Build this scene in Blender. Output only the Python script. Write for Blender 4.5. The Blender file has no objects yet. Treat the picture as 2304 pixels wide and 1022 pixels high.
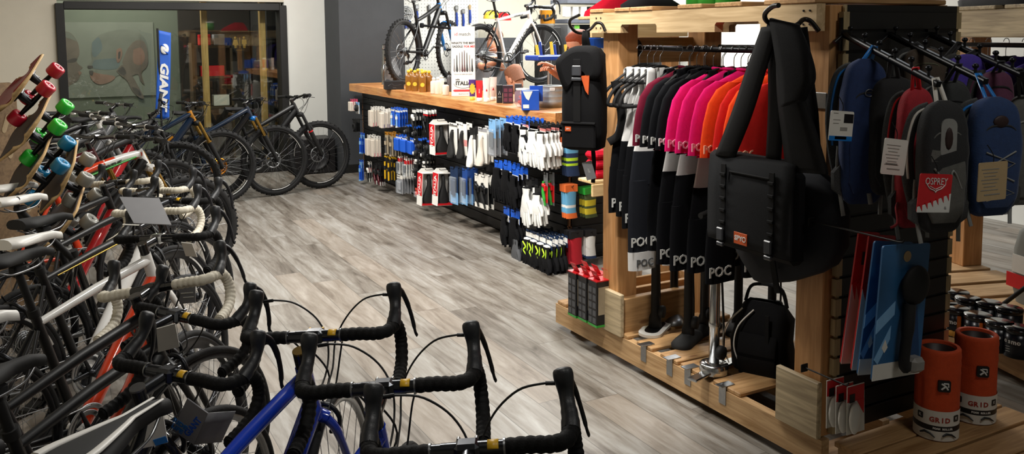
import bpy, bmesh, math, random
from mathutils import Matrix, Vector, Euler, noise
rnd = random.Random(7)
PI = math.pi
SC = bpy.context.scene
COL = SC.collection
V = Vector

# ---------------------------------------------------------------- camera
FPX, PCX, PCY, CAMH = 1940.0, 1152.0, 258.0, 1.68
CAMR = (Matrix.Rotation(-math.radians(28.3), 3, 'Z') @ Matrix.Rotation(PI/2-math.radians(5.3), 3, 'X')
        @ Matrix.Rotation(math.radians(-0.41), 3, 'Z'))
def ray(px, py):
    return CAMR @ V(((px-PCX)/FPX, -(py-PCY)/FPX, -1.0))
def at(px, py, x=None, y=None, z=None, d=None):
    """Measured point of the shop: where the sight line of a photo pixel meets a known plane."""
    r = ray(px, py)
    if x is not None: t = x/r.x
    elif y is not None: t = y/r.y
    elif z is not None: t = (z-CAMH)/r.z
    else: t = d
    return V((0, 0, CAMH)) + r*t

cam = bpy.data.cameras.new('camera'); camo = bpy.data.objects.new('camera', cam); COL.objects.link(camo)
camo.matrix_world = Matrix.Translation((0, 0, CAMH)) @ CAMR.to_4x4()
cam.sensor_fit = 'HORIZONTAL'; cam.sensor_width = 36.0; cam.lens = FPX*36.0/2304
cam.shift_y = -(511.0-PCY)/2304; cam.clip_start = 0.05; cam.clip_end = 60
SC.camera = camo

# ---------------------------------------------------------------- materials
MATS = {}
def _new(name):
    m = bpy.data.materials.new(name); m.use_nodes = True
    nt = m.node_tree; b = nt.nodes['Principled BSDF']
    return m, nt, b
def hexc(h):
    h = h.lstrip('#'); c = [int(h[i:i+2], 16)/255 for i in (0, 2, 4)]
    return [x/12.92 if x <= .04045 else ((x+.055)/1.055)**2.4 for x in c]
def mat(name, col, rough=.6, metal=0.0, var=.12, scale=30, bump=0.0, bscale=None, sheen=0, coat=0, stretch=None, spec=.5):
    """Procedural material: a base colour broken by noise, optional bump."""
    if name in MATS: return MATS[name]
    m, nt, b = _new(name); N = nt.nodes; L = nt.links
    if isinstance(col, str): col = hexc(col)
    tc = N.new('ShaderNodeTexCoord'); mp = N.new('ShaderNodeMapping'); L.new(tc.outputs['Object'], mp.inputs[0])
    if stretch: mp.inputs['Scale'].default_value = stretch
    nz = N.new('ShaderNodeTexNoise'); nz.inputs['Scale'].default_value = scale; nz.inputs['Detail'].default_value = 4
    L.new(mp.outputs[0], nz.inputs['Vector'])
    cr = N.new('ShaderNodeValToRGB')
    cr.color_ramp.elements[0].position = .25; cr.color_ramp.elements[1].position = .75
    cr.color_ramp.elements[0].color = [max(0, c*(1-var)) for c in col]+[1]
    cr.color_ramp.elements[1].color = [min(1, c*(1+var)) for c in col]+[1]
    L.new(nz.outputs['Fac'], cr.inputs[0]); L.new(cr.outputs[0], b.inputs['Base Color'])
    b.inputs['Roughness'].default_value = rough; b.inputs['Metallic'].default_value = metal
    b.inputs['Specular IOR Level'].default_value = spec
    if sheen: b.inputs['Sheen Weight'].default_value = sheen
    if coat: b.inputs['Coat Weight'].default_value = coat; b.inputs['Coat Roughness'].default_value = .08
    if bump:
        bp = N.new('ShaderNodeBump'); bp.inputs['Strength'].default_value = bump; bp.inputs['Distance'].default_value = .004
        n2 = N.new('ShaderNodeTexNoise'); n2.inputs['Scale'].default_value = bscale or scale*4; n2.inputs['Detail'].default_value = 3
        L.new(mp.outputs[0], n2.inputs['Vector']); L.new(n2.outputs['Fac'], bp.inputs['Height']); L.new(bp.outputs[0], b.inputs['Normal'])
    MATS[name] = m; return m
def clear(name, col, alpha=.25, rough=.05):
    """Thin clear plastic or glass: mostly see-through with a glossy skin."""
    if name in MATS: return MATS[name]
    m, nt, b = _new(name); N = nt.nodes; L = nt.links
    if isinstance(col, str): col = hexc(col)
    b.inputs['Base Color'].default_value = list(col)+[1]; b.inputs['Roughness'].default_value = rough
    b.inputs['Alpha'].default_value = alpha
    MATS[name] = m; return m
def emit(name, col, s):
    if name in MATS: return MATS[name]
    m, nt, b = _new(name)
    b.inputs['Base Color'].default_value = list(col)+[1]
    b.inputs['Emission Color'].default_value = list(col)+[1]; b.inputs['Emission Strength'].default_value = s
    MATS[name] = m; return m
def wood(name, c0, c1, axis='Y', rough=.6, knots=True):
    if name in MATS: return MATS[name]
    m, nt, b = _new(name); N = nt.nodes; L = nt.links
    c0 = hexc(c0) if isinstance(c0, str) else c0; c1 = hexc(c1) if isinstance(c1, str) else c1
    tc = N.new('ShaderNodeTexCoord'); mp = N.new('ShaderNodeMapping'); L.new(tc.outputs['Object'], mp.inputs[0])
    s = {'X': (1, 14, 14), 'Y': (14, 1, 14), 'Z': (14, 14, 1)}[axis]; mp.inputs['Scale'].default_value = s
    nz = N.new('ShaderNodeTexNoise'); nz.inputs['Scale'].default_value = 3.2; nz.inputs['Detail'].default_value = 6; nz.inputs['Distortion'].default_value = .9
    L.new(mp.outputs[0], nz.inputs['Vector'])
    n2 = N.new('ShaderNodeTexNoise'); n2.inputs['Scale'].default_value = 2.5; L.new(tc.outputs['Object'], n2.inputs['Vector'])
    ad = N.new('ShaderNodeMath'); ad.operation = 'MULTIPLY_ADD'; ad.inputs[1].default_value = .35; L.new(n2.outputs['Fac'], ad.inputs[0]); L.new(nz.outputs['Fac'], ad.inputs[2])
    cr = N.new('ShaderNodeValToRGB'); cr.color_ramp.elements[0].position = .42; cr.color_ramp.elements[1].position = .85
    cr.color_ramp.elements[0].color = c0+[1]; cr.color_ramp.elements[1].color = c1+[1]
    L.new(ad.outputs[0], cr.inputs[0]); out = cr.outputs[0]
    if knots:
        vo = N.new('ShaderNodeTexVoronoi'); vo.inputs['Scale'].default_value = 2.3
        m2 = N.new('ShaderNodeMapping'); m2.inputs['Scale'].default_value = {'X': (1, 3, 3), 'Y': (3, 1, 3), 'Z': (3, 3, 1)}[axis]
        L.new(tc.outputs['Object'], m2.inputs[0]); L.new(m2.outputs[0], vo.inputs['Vector'])
        k = N.new('ShaderNodeValToRGB'); k.color_ramp.elements[0].position = .05; k.color_ramp.elements[1].position = .1
        k.color_ramp.elements[0].color = (.35, .2, .1, 1); k.color_ramp.elements[1].color = (1, 1, 1, 1)
        L.new(vo.outputs['Distance'], k.inputs[0])
        mx = N.new('ShaderNodeMix'); mx.data_type = 'RGBA'; mx.blend_type = 'MULTIPLY'; mx.inputs[0].default_value = .8
        L.new(out, mx.inputs[6]); L.new(k.outputs[0], mx.inputs[7]); out = mx.outputs[2]
    L.new(out, b.inputs['Base Color']); b.inputs['Roughness'].default_value = rough
    bp = N.new('ShaderNodeBump'); bp.inputs['Strength'].default_value = .25; bp.inputs['Distance'].default_value = .003
    L.new(nz.outputs['Fac'], bp.inputs['Height']); L.new(bp.outputs[0], b.inputs['Normal'])
    MATS[name] = m; return m

# ---------------------------------------------------------------- mesh builder
def frame_of(d, up=V((0, 0, 1))):
    d = V(d).normalized()
    if abs(d.dot(up)) > .98: up = V((0, 1, 0)) if abs(d.y) < .9 else V((1, 0, 0))
    s = d.cross(up).normalized(); u = s.cross(d).normalized()
    return s, u, d
class MB:
    def __init__(self, M=None):
        self.v = []; self.f = []; self.mi = []; self.sm = []; self.m = 0; self.M = M or Matrix()
    def add(self, vs, fs, smooth=True):
        b = len(self.v); M = self.M
        self.v += [M @ V(p) for p in vs]
        for f in fs:
            self.f.append([b+i for i in f]); self.mi.append(self.m); self.sm.append(smooth)
        return self
    def box(self, c, s, R=None, bev=0.0, taper=1.0):
        x, y, z = s[0]/2, s[1]/2, s[2]/2
        c = V(c)
        if bev <= 0:
            P = [(-x, -y, -z), (x, -y, -z), (x, y, -z), (-x, y, -z), (-x*taper, -y*taper, z), (x*taper, -y*taper, z), (x*taper, y*taper, z), (-x*taper, y*taper, z)]
            F = [(0, 3, 2, 1), (4, 5, 6, 7), (0, 1, 5, 4), (1, 2, 6, 5), (2, 3, 7, 6), (3, 0, 4, 7)]
        else:
            bev = min(bev, x*.95, y*.95, z*.95); P = []; F = []; idx = {}
            for sx in (-1, 1):
                for sy in (-1, 1):
                    for sz in (-1, 1):
                        t = taper if sz > 0 else 1
                        for k in range(3):
                            q = [sx*(x*t-bev), sy*(y*t-bev), sz*(z-bev)]
                            q[k] += (sx, sy, sz)[k]*bev
                            idx[(sx, sy, sz, k)] = len(P); P.append(q)
            I = idx
            for k in range(3):
                a, b_ = [(1, 2), (2, 0), (0, 1)][k]
                for s_ in (-1, 1):
                    q = []
                    for (u, w) in ((-1, -1), (1, -1), (1, 1), (-1, 1)):
                        g = [0, 0, 0]; g[k] = s_; g[a] = u; g[b_] = w; q.append(I[(g[0], g[1], g[2], k)])
                    F.append(q if s_ > 0 else q[::-1])
                for u in (-1, 1):
                    for w in (-1, 1):
                        g0 = [0, 0, 0]; g0[k] = -1; g0[a] = u; g0[b_] = w; g1 = list(g0); g1[k] = 1
                        q = [I[tuple(g0)+(a,)], I[tuple(g1)+(a,)], I[tuple(g1)+(b_,)], I[tuple(g0)+(b_,)]]
                        F.append(q if u*w < 0 else q[::-1])
            for sx in (-1, 1):
                for sy in (-1, 1):
                    for sz in (-1, 1):
                        q = [I[(sx, sy, sz, 0)], I[(sx, sy, sz, 1)], I[(sx, sy, sz, 2)]]
                        F.append(q if sx*sy*sz > 0 else q[::-1])
        if R is not None: P = [R @ V(p) for p in P]
        return self.add([c+V(p) for p in P], F, False)
    def cyl(self, a, b, r0, r1=None, n=12, caps=True, smooth=True):
        a, b = V(a), V(b); r1 = r0 if r1 is None else r1
        s, u, d = frame_of(b-a)
        P = []
        for (c, r) in ((a, r0), (b, r1)):
            for i in range(n):
                t = 2*PI*i/n; P.append(c+(s*math.cos(t)+u*math.sin(t))*r)
        F = [(i, (i+1) % n, n+(i+1) % n, n+i) for i in range(n)]
        self.add(P, F, smooth)
        if caps:
            self.add(P, [tuple(range(n-1, -1, -1)), tuple(range(n, 2*n))], False)
        return self
    def tube(self, pts, r, n=8, caps=True, closed=False, flat=1.0, up=None, smooth=True):
        """Sweep a round (or flattened) section along a polyline; r may vary per point."""
        pts = [V(p) for p in pts]; k = len(pts); rr = r if isinstance(r, (list, tuple)) else [r]*k
        tang = []
        for i in range(k):
            a = pts[(i-1) % k] if (closed or i > 0) else pts[i]; b = pts[(i+1) % k] if (closed or i < k-1) else pts[i]
            t = (b-a)
            tang.append(t.normalized() if t.length > 1e-9 else V((0, 0, 1)))
        s, u, d = frame_of(tang[0], V(up) if up else V((0, 0, 1)))
        P = []
        for i in range(k):
            if i:
                q = tang[i-1].rotation_difference(tang[i]); s = q @ s; u = q @ u
            for j in range(n):
                t = 2*PI*j/n+PI/n*(1 if n == 4 else 0)
                P.append(pts[i]+s*(math.cos(t)*rr[i])+u*(math.sin(t)*rr[i]*flat))
        F = []
        for i in range(k if closed else k-1):
            a, b = i*n, ((i+1) % k)*n
            F += [(a+j, a+(j+1) % n, b+(j+1) % n, b+j) for j in range(n)]
        self.add(P, F, smooth)
        if caps and not closed:
            self.add(P, [tuple(range(n-1, -1, -1)), tuple(range((k-1)*n, k*n))], False)
        return self
    def loft(self, rings, caps=True, smooth=True, closed=True):
        n = len(rings[0]); P = [p for r in rings for p in r]; F = []
        for i in range(len(rings)-1):
            a, b = i*n, (i+1)*n
            F += [(a+j, a+(j+1) % n, b+(j+1) % n, b+j) for j in range(n if closed else n-1)]
        self.add(P, F, smooth)
        if caps: self.add(P, [tuple(range(n-1, -1, -1)), tuple(range((len(rings)-1)*n, len(rings)*n))], smooth)
        return self
    def lathe(self, prof, n=24, M=None, smooth=True, closed=False):
        M = M or Matrix(); P = []
        for (r, z) in prof:
            for j in range(n):
                t = 2*PI*j/n; P.append(M @ V((r*math.cos(t), r*math.sin(t), z)))
        k = len(prof); F = []
        for i in range(k if closed else k-1):
            a, b = i*n, ((i+1) % k)*n
            F += [(a+j, a+(j+1) % n, b+(j+1) % n, b+j) for j in range(n)]
        return self.add(P, F, smooth)
    def ell(self, c, r, R=None, n=12, m=8):
        P = []; c = V(c)
        for i in range(m+1):
            a = PI*i/m
            for j in range(n):
                t = 2*PI*j/n; q = V((r[0]*math.sin(a)*math.cos(t), r[1]*math.sin(a)*math.sin(t), r[2]*math.cos(a)))
                P.append(c+(R @ q if R is not None else q))
        F = [(i*n+j, i*n+n+j, i*n+n+(j+1) % n, i*n+(j+1) % n) for i in range(m) for j in range(n)]
        return self.add(P, F, True)
    def prism(self, poly, z0, z1, M=None, smooth=False):
        """2-D outline (x, y) extruded from z0 to z1 in the frame M."""
        M = M or Matrix(); n = len(poly)
        P = [M @ V((p[0], p[1], z0)) for p in poly]+[M @ V((p[0], p[1], z1)) for p in poly]
        area = sum(poly[i][0]*poly[(i+1) % n][1]-poly[(i+1) % n][0]*poly[i][1] for i in range(n))
        F = [(i, (i+1) % n, n+(i+1) % n, n+i) for i in range(n)]+[tuple(range(n-1, -1, -1)), tuple(range(n, 2*n))]
        if area < 0: F = [f[::-1] for f in F]
        return self.add(P, F, smooth)
    def grid(self, fn, nu, nv, th=.004, smooth=True):
        """A sheet with thickness th: fn(u, v) -> point, u and v from 0 to 1."""
        G = [[V(fn(i/nu, j/nv)) for j in range(nv+1)] for i in range(nu+1)]
        Nn = {}
        for i in range(nu+1):
            for j in range(nv+1):
                a = G[min(i+1, nu)][j]-G[max(i-1, 0)][j]; b = G[i][min(j+1, nv)]-G[i][max(j-1, 0)]
                q = a.cross(b); Nn[i, j] = q.normalized() if q.length > 1e-12 else V((0, 0, 1))
        w = nv+1; P = []
        for sgn in (.5, -.5):
            P += [G[i][j]+Nn[i, j]*th*sgn for i in range(nu+1) for j in range(nv+1)]
        o = (nu+1)*w; F = []
        for i in range(nu):
            for j in range(nv):
                q = (i*w+j, (i+1)*w+j, (i+1)*w+j+1, i*w+j+1); F.append(q); F.append(tuple(o+x for x in q[::-1]))
        ed = [i*w for i in range(nu+1)]+[nu*w+j for j in range(1, nv+1)]+[i*w+nv for i in range(nu-1, -1, -1)]+[j for j in range(nv-1, 0, -1)]
        for a, b in zip(ed, ed[1:]+ed[:1]): F.append((b, a, o+a, o+b))
        return self.add(P, F, smooth)
    def text(self, s, size, M, align='CENTER', ext=.0004, shear=0, sx=1.0, bold=0.0):
        key = (s, size, align, ext, shear, bold)
        if key not in TXT:
            cu = bpy.data.curves.new('lettering', 'FONT'); cu.body = s; cu.size = size; cu.align_x = align; cu.align_y = 'CENTER'
            cu.extrude = ext; cu.shear = shear; cu.offset = bold; cu.resolution_u = 2
            ob = bpy.data.objects.new('lettering', cu); COL.objects.link(ob)
            bpy.context.view_layer.update()
            me = bpy.data.meshes.new_from_object(ob.evaluated_get(bpy.context.evaluated_depsgraph_get()))
            TXT[key] = ([tuple(v.co) for v in me.vertices], [tuple(p.vertices) for p in me.polygons])
            bpy.data.objects.remove(ob); bpy.data.curves.remove(cu); bpy.data.meshes.remove(me)
        vs, fs = TXT[key]
        return self.add([M @ V((p[0]*sx, p[1], p[2])) for p in vs], fs, False)
    def mesh(self, name, mats):
        me = bpy.data.meshes.new(name); me.from_pydata([tuple(p) for p in self.v], [], self.f)
        for m in (mats if isinstance(mats, (list, tuple)) else [mats]): me.materials.append(m)
        me.polygons.foreach_set('material_index', self.mi); me.polygons.foreach_set('use_smooth', self.sm)
        me.update(); return me
    def build(self, name, mats, parent=None, M=None):
        o = bpy.data.objects.new(name, self.mesh(name, mats)); COL.objects.link(o)
        if parent is not None: o.parent = parent
        if M is not None: o.matrix_local = M
        return o
TXT = {}
def tag(o, label, cat, group=None, kind=None):
    if label: o['label'] = label
    if cat: o['category'] = cat
    if group: o['group'] = group
    if kind: o['kind'] = kind
    return o
def thing(name, label, cat, M=None, group=None):
    o = bpy.data.objects.new(name, None); COL.objects.link(o); o.empty_display_size = .1
    if M is not None: o.matrix_world = M
    return tag(o, label, cat, group)
def struct(name, mb, mats):
    o = mb.build(name, mats); o['kind'] = 'structure'; return o
def dup(root, M, label=None, group=None):
    """A copy of a thing with copies of its parts and their sub-parts."""
    def cp(o, par):
        c = o.copy(); COL.objects.link(c); c.parent = par
        for ch in KIDS.get(o.name, []) or [k for k in o.children]: cp(ch, c)
        return c
    r = cp(root, None); r.matrix_world = M
    if label: r['label'] = label
    if group: r['group'] = group
    return r
KIDS = {}
def T(x, y, z): return Matrix.Translation((x, y, z))
def RZ(d): return Matrix.Rotation(math.radians(d), 4, 'Z')
def RX(d): return Matrix.Rotation(math.radians(d), 4, 'X')
def RY(d): return Matrix.Rotation(math.radians(d), 4, 'Y')
def basis(o, x, y, z):
    """4x4 frame with origin o and the given axis directions."""
    m = Matrix((V(x).normalized(), V(y).normalized(), V(z).normalized())).transposed().to_4x4(); m.translation = V(o); return m
def arc(c, r, a0, a1, n, plane='xz'):
    out = []
    for i in range(n+1):
        a = math.radians(a0+(a1-a0)*i/n)
        if plane == 'xz': out.append(V((c[0]+r*math.cos(a), c[1], c[2]+r*math.sin(a))))
        elif plane == 'yz': out.append(V((c[0], c[1]+r*math.cos(a), c[2]+r*math.sin(a))))
        else: out.append(V((c[0]+r*math.cos(a), c[1]+r*math.sin(a), c[2])))
    return out
def rrect(w, h, r, n=4, cx=0, cy=0):
    out = []
    for (sx, sy, a0) in ((1, 1, 0), (-1, 1, 90), (-1, -1, 180), (1, -1, 270)):
        for i in range(n+1):
            a = math.radians(a0+90*i/n)
            out.append((cx+sx*(w/2-r)+r*math.cos(a), cy+sy*(h/2-r)+r*math.sin(a)))
    return out
def smooth_pts(pts, n=6):
    """Catmull-Rom through the points."""
    pts = [V(p) for p in pts]; out = []
    for i in range(len(pts)-1):
        p0 = pts[max(i-1, 0)]; p1 = pts[i]; p2 = pts[i+1]; p3 = pts[min(i+2, len(pts)-1)]
        for k in range(n):
            t = k/n
            out.append(.5*((2*p1)+(p2-p0)*t+(2*p0-5*p1+4*p2-p3)*t*t+(3*p1-p0-3*p2+p3)*t**3))
    out.append(pts[-1]); return out
# ---------------------------------------------------------------- palette
BLK = mat('black_rubber', '0c0c0c', .75, var=.2, scale=60)
TYRE = mat('tyre_rubber', '111112', .8, var=.25, scale=200, bump=.4, bscale=300)
GLOSS = mat('gloss_black_paint', '101114', .22, var=.1, coat=.6)
MATTE = mat('satin_carbon', '0f1012', .42, var=.15, scale=80)
TAPE = mat('black_bar_tape', '0a0a0a', .75, spec=.25, var=.2, scale=120, bump=.3, bscale=260)
HOOD = mat('hood_rubber', '1e2023', .45, var=.12, scale=90, bump=.15, bscale=400)
WTAPE = mat('white_bar_tape', 'd9d2c0', .65, var=.05, scale=80, bump=.25, bscale=240)
CHROME = mat('polished_metal', 'c9cbcc', .18, 1.0, var=.06)
STEEL = mat('brushed_steel', '9a9c9e', .35, 1.0, var=.1, scale=60)
DMETAL = mat('dark_anodised_metal', '2b2c2f', .35, .8, var=.12)
WHITE = mat('white_plastic', 'e8e6e0', .4, var=.03)
WPAINT = mat('white_gloss_paint', 'e3e2de', .25, var=.03, coat=.5)
BLUEP = mat('blue_gloss_paint', '1236a8', .2, var=.06, coat=.8)
NAVY = mat('dark_blue_paint', '0c2138', .28, var=.1, coat=.6)
ORANGE = mat('orange_gloss_paint', 'd8401c', .28, var=.05, coat=.6)
REDP = mat('red_gloss_paint', 'b81c22', .28, var=.06, coat=.5)
MAROON = mat('maroon_gloss_paint', '4a0d18', .3, var=.1, coat=.5)
GREENP = mat('green_gloss_paint', '2f9a35', .3, var=.06, coat=.4)
GREYP = mat('grey_paint', '5c5e60', .35, var=.08, coat=.3)
SILVER = mat('silver_paint', 'a9aaab', .3, .6, var=.05)
GOLD = mat('gold_stanchion', 'b0904a', .25, 1.0, var=.05)
GOLDP = mat('amber_paint', 'b5791f', .3, .2, var=.08)
YELLOW = mat('yellow_sticker', 'd8a91e', .4, var=.06)
CYAN = mat('sky_blue_paint', '1b74c4', .3, var=.06, coat=.4)
DECAL = mat('white_decal', 'dcdcd8', .4, var=.02)
DECALK = mat('black_decal', '111214', .45, var=.05)
REDM = mat('red_plastic', 'c8161f', .4, var=.06)
ORB = mat('rusty_orange_label', 'c4531f', .6, var=.08)
PAPER = mat('white_card', 'dad7cf', .75, var=.03, scale=20)
PAPERG = mat('grey_card', '8f8f92', .6, var=.04, scale=20)
TAN = mat('tan_card', 'b59c74', .8, var=.05, scale=20)
CABLE = mat('cable_housing', '0e0e0f', .45, var=.1)
# ---------------------------------------------------------------- setting
def floor_mat():
    m, nt, b = _new('weathered_oak_planks'); N = nt.nodes; L = nt.links
    tc = N.new('ShaderNodeTexCoord'); sep = N.new('ShaderNodeSeparateXYZ'); L.new(tc.outputs['Object'], sep.inputs[0])
    def mth(op, a, b_=None, c=None):
        n = N.new('ShaderNodeMath'); n.operation = op
        for i, q in enumerate((a, b_, c)):
            if q is None: continue
            if hasattr(q, 'node'): L.new(q, n.inputs[i])
            else: n.inputs[i].default_value = q
        return n.outputs[0]
    W, LEN = .19, 1.5
    col = mth('FLOOR', mth('DIVIDE', sep.outputs['X'], W))
    off = mth('FRACT', mth('MULTIPLY', mth('SINE', mth('MULTIPLY', col, 12.9898)), 43758.5))
    yy = mth('ADD', mth('DIVIDE', sep.outputs['Y'], LEN), off)
    row = mth('FLOOR', yy)
    cmb = N.new('ShaderNodeCombineXYZ'); L.new(col, cmb.inputs[0]); L.new(row, cmb.inputs[1])
    wn = N.new('ShaderNodeTexWhiteNoise'); L.new(cmb.outputs[0], wn.inputs['Vector'])
    mp = N.new('ShaderNodeMapping'); mp.inputs['Scale'].default_value = (9, 1.1, 9); L.new(tc.outputs['Object'], mp.inputs[0])
    av = N.new('ShaderNodeVectorMath'); av.operation = 'ADD'; L.new(mp.outputs[0], av.inputs[0])
    sc = N.new('ShaderNodeVectorMath'); sc.operation = 'SCALE'; sc.inputs['Scale'].default_value = 40; L.new(wn.outputs['Color'], sc.inputs[0]); L.new(sc.outputs[0], av.inputs[1])
    nz = N.new('ShaderNodeTexNoise'); nz.inputs['Scale'].default_value = 1.6; nz.inputs['Detail'].default_value = 7; nz.inputs['Roughness'].default_value = .65; nz.inputs['Distortion'].default_value = .5
    L.new(av.outputs[0], nz.inputs['Vector'])
    nf = N.new('ShaderNodeTexNoise'); nf.inputs['Scale'].default_value = 9; nf.inputs['Detail'].default_value = 4; L.new(av.outputs[0], nf.inputs['Vector'])
    fac = mth('ADD', mth('MULTIPLY', nz.outputs['Fac'], .95), mth('MULTIPLY', mth('SUBTRACT', wn.outputs['Value'], .5), .2))
    fac = mth('ADD', fac, mth('MULTIPLY', mth('SUBTRACT', nf.outputs['Fac'], .5), .17))
    cr = N.new('ShaderNodeValToRGB'); e = cr.color_ramp.elements
    e[0].position = .24; e[0].color = hexc('453d34')+[1]; e[1].position = .78; e[1].color = hexc('a6a5a0')+[1]
    for p, c in ((.38, '6b645b'), (.5, '827d75'), (.62, '93908a')):
        q = e.new(p); q.color = hexc(c)+[1]
    L.new(fac, cr.inputs[0])
    # warm brown planks
    warm = N.new('ShaderNodeMix'); warm.data_type = 'RGBA'; warm.blend_type = 'MULTIPLY'
    L.new(mth('MULTIPLY', mth('GREATER_THAN', wn.outputs['Value'], .72), .5), warm.inputs[0]); L.new(cr.outputs[0], warm.inputs[6]); warm.inputs[7].default_value = (.82, .68, .56, 1)
    fx = mth('FRACT', mth('DIVIDE', sep.outputs['X'], W)); fy = mth('FRACT', yy)
    gx = mth('LESS_THAN', mth('MINIMUM', fx, mth('SUBTRACT', 1.0, fx)), .011); gy = mth('LESS_THAN', mth('MINIMUM', fy, mth('SUBTRACT', 1.0, fy)), .0013)
    gap = mth('MAXIMUM', gx, gy)
    mx = N.new('ShaderNodeMix'); mx.data_type = 'RGBA'; L.new(mth('MULTIPLY', gap, .6), mx.inputs[0]); L.new(warm.outputs[2], mx.inputs[6]); mx.inputs[7].default_value = hexc('3a3530')+[1]
    L.new(mx.outputs[2], b.inputs['Base Color'])
    rg = mth('MULTIPLY_ADD', nf.outputs['Fac'], .2, .38); L.new(rg, b.inputs['Roughness'])
    bp = N.new('ShaderNodeBump'); bp.inputs['Strength'].default_value = .12; bp.inputs['Distance'].default_value = .003
    L.new(mth('SUBTRACT', nf.outputs['Fac'], gap), bp.inputs['Height']); L.new(bp.outputs[0], b.inputs['Normal'])
    return m
b = MB(); b.box((3.2, 5.2, -.05), (8.6, 16.4, .1)); struct('floor', b, floor_mat())
CREAM = mat('cream_wall_paint', 'c9c2b2', .85, var=.02, scale=8, bump=.1, bscale=160)
OFFW = mat('white_wall_paint', 'd6d6d0', .85, var=.02, scale=6, bump=.1, bscale=160)
CHAR = mat('charcoal_wall_paint', '3b3d40', .85, var=.05, scale=8, bump=.15, bscale=120)
BLKTRIM = mat('black_trim_paint', '0c0b09', .55, var=.15, scale=20)
YB = 10.8
b = MB(); b.box((-.45, YB+.1, 1.55), (1.16, .2, 3.1)); b.box((1.375, YB+.1, 2.6), (2.49, .2, 1.0)); struct('wall_back_left', b, CREAM)
b = MB(); b.box((2.95, YB+.1, 1.55), (.66, .2, 3.1)); struct('wall_back_centre', b, OFFW)
b = MB(); b.box((3.55, 10.5, 1.55), (.84, .6, 3.1)); struct('wall_back_column', b, CHAR)
b = MB(); b.box((5.73, 10.98, 1.55), (3.52, .16, 3.1)); struct('wall_back_right', b, mat('workshop_wall_paint', 'd8d4c4', .85, var=.02))
b = MB(); b.box((7.45, 4.2, 1.55), (.1, 13.6, 3.1)); struct('wall_right', b, OFFW)
b = MB(); b.box((-1.05, 4.2, 1.55), (.1, 13.6, 3.1)); struct('wall_left', b, CREAM)
b = MB(); b.box((3.2, -2.6, 1.55), (8.6, .1, 3.1)); struct('wall_front', b, OFFW)
b = MB(); b.box((3.2, 5.2, 3.15), (8.6, 16.4, .1)); struct('ceiling', b, mat('dark_ceiling_paint', '6a6864', .9))
b = MB(); b.box((2.945, YB-.008, .09), (.65, .016, .18)); struct('baseboard_back', b, BLKTRIM)
b = MB(); b.box((3.55, 10.19, .05), (.84, .02, .1)); struct('baseboard_column', b, BLKTRIM)
# shop window / glazed partition with black frame
def glass_mat():
    m, nt, b = _new('window_glass'); N = nt.nodes; L = nt.links; out = N['Material Output']
    t = N.new('ShaderNodeBsdfTransparent'); g_ = N.new('ShaderNodeBsdfGlossy'); g_.inputs['Roughness'].default_value = .02; x = N.new('ShaderNodeMixShader'); lw = N.new('ShaderNodeLayerWeight'); lw.inputs['Blend'].default_value = .35
    t.inputs[0].default_value = (.9, .93, .9, 1)
    ma = N.new('ShaderNodeMath'); ma.operation = 'MULTIPLY_ADD'; ma.inputs[1].default_value = .5; ma.inputs[2].default_value = .05; L.new(lw.outputs['Fresnel'], ma.inputs[0])
    L.new(ma.outputs[0], x.inputs[0]); L.new(t.outputs[0], x.inputs[1]); L.new(g_.outputs[0], x.inputs[2]); L.new(x.outputs[0], out.inputs[0]); N.remove(b); return m
GLASS = glass_mat()
b = MB()
for x in (.155, 2.595): b.box((x, YB+.06, 1.02), (.09, .22, 2.08), bev=.006)
b.box((1.375, YB+.06, 2.04), (2.36, .22, .09), bev=.006); b.box((1.375, YB+.06, .07), (2.36, .22, .13), bev=.006)
w = struct('window_1', b, BLKTRIM)
g = MB(); g.box((1.375, YB+.06, 1.06), (2.34, .008, 1.9)); g.build('window_glass', GLASS, w)
# room behind the glass
SAGE = mat('sage_wall_paint', '6b7163', .9, var=.05, scale=4)
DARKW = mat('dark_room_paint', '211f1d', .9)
b = MB(); b.box((.75, 12.95, 1.55), (3.6, .1, 3.1)); struct('wall_hall_back', b, SAGE)
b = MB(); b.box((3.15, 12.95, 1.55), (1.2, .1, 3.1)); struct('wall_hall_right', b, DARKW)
PINE = wood('pine_post', 'a07c42', 'c9a566', 'Z')
for i, x in enumerate((1.72, 2.42)):
    b = MB(); b.box((x, 11.15, 1.1), (.07, .09, 2.2), bev=.006); s_ = struct('trim_%d' % (i+1), b, PINE)
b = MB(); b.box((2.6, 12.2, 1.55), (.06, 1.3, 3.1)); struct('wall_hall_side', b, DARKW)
# watercolour mural of heads in profile, on the hall wall behind the glass
YM = 12.88
def blot(pts, mb, slot, k):
    mb.m = slot; q = [at(x, y, y=YM) for x, y in pts]; q = smooth_pts(q+[q[0]], 5)[:-1]
    mb.prism([(p.x, p.z) for p in q], 0, .001+.0006*k, basis((0, YM, 0), (1, 0, 0), (0, 0, 1), (0, -1, 0)))
mu = MB()
MURM = [mat('mural_wash_stone', '72756a', .9, var=.16, scale=5), mat('mural_wash_umber', '6b6257', .9, var=.25, scale=6), mat('mural_wash_blue', '626d6c', .9, var=.2, scale=5), mat('mural_wash_rust', '82685a', .9, var=.25, scale=6), mat('mural_wash_dark', '4a4641', .9, var=.3, scale=7), mat('mural_paper', '7b7f73', .9, var=.1, scale=3)]
p0, p1 = at(136, 222, y=YM), at(344, 50, y=YM); mu.m = 5; mu.box(((p0.x+p1.x)/2, YM+.008, (p0.z+p1.z)/2), (p1.x-p0.x, .012, p1.z-p0.z))
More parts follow.
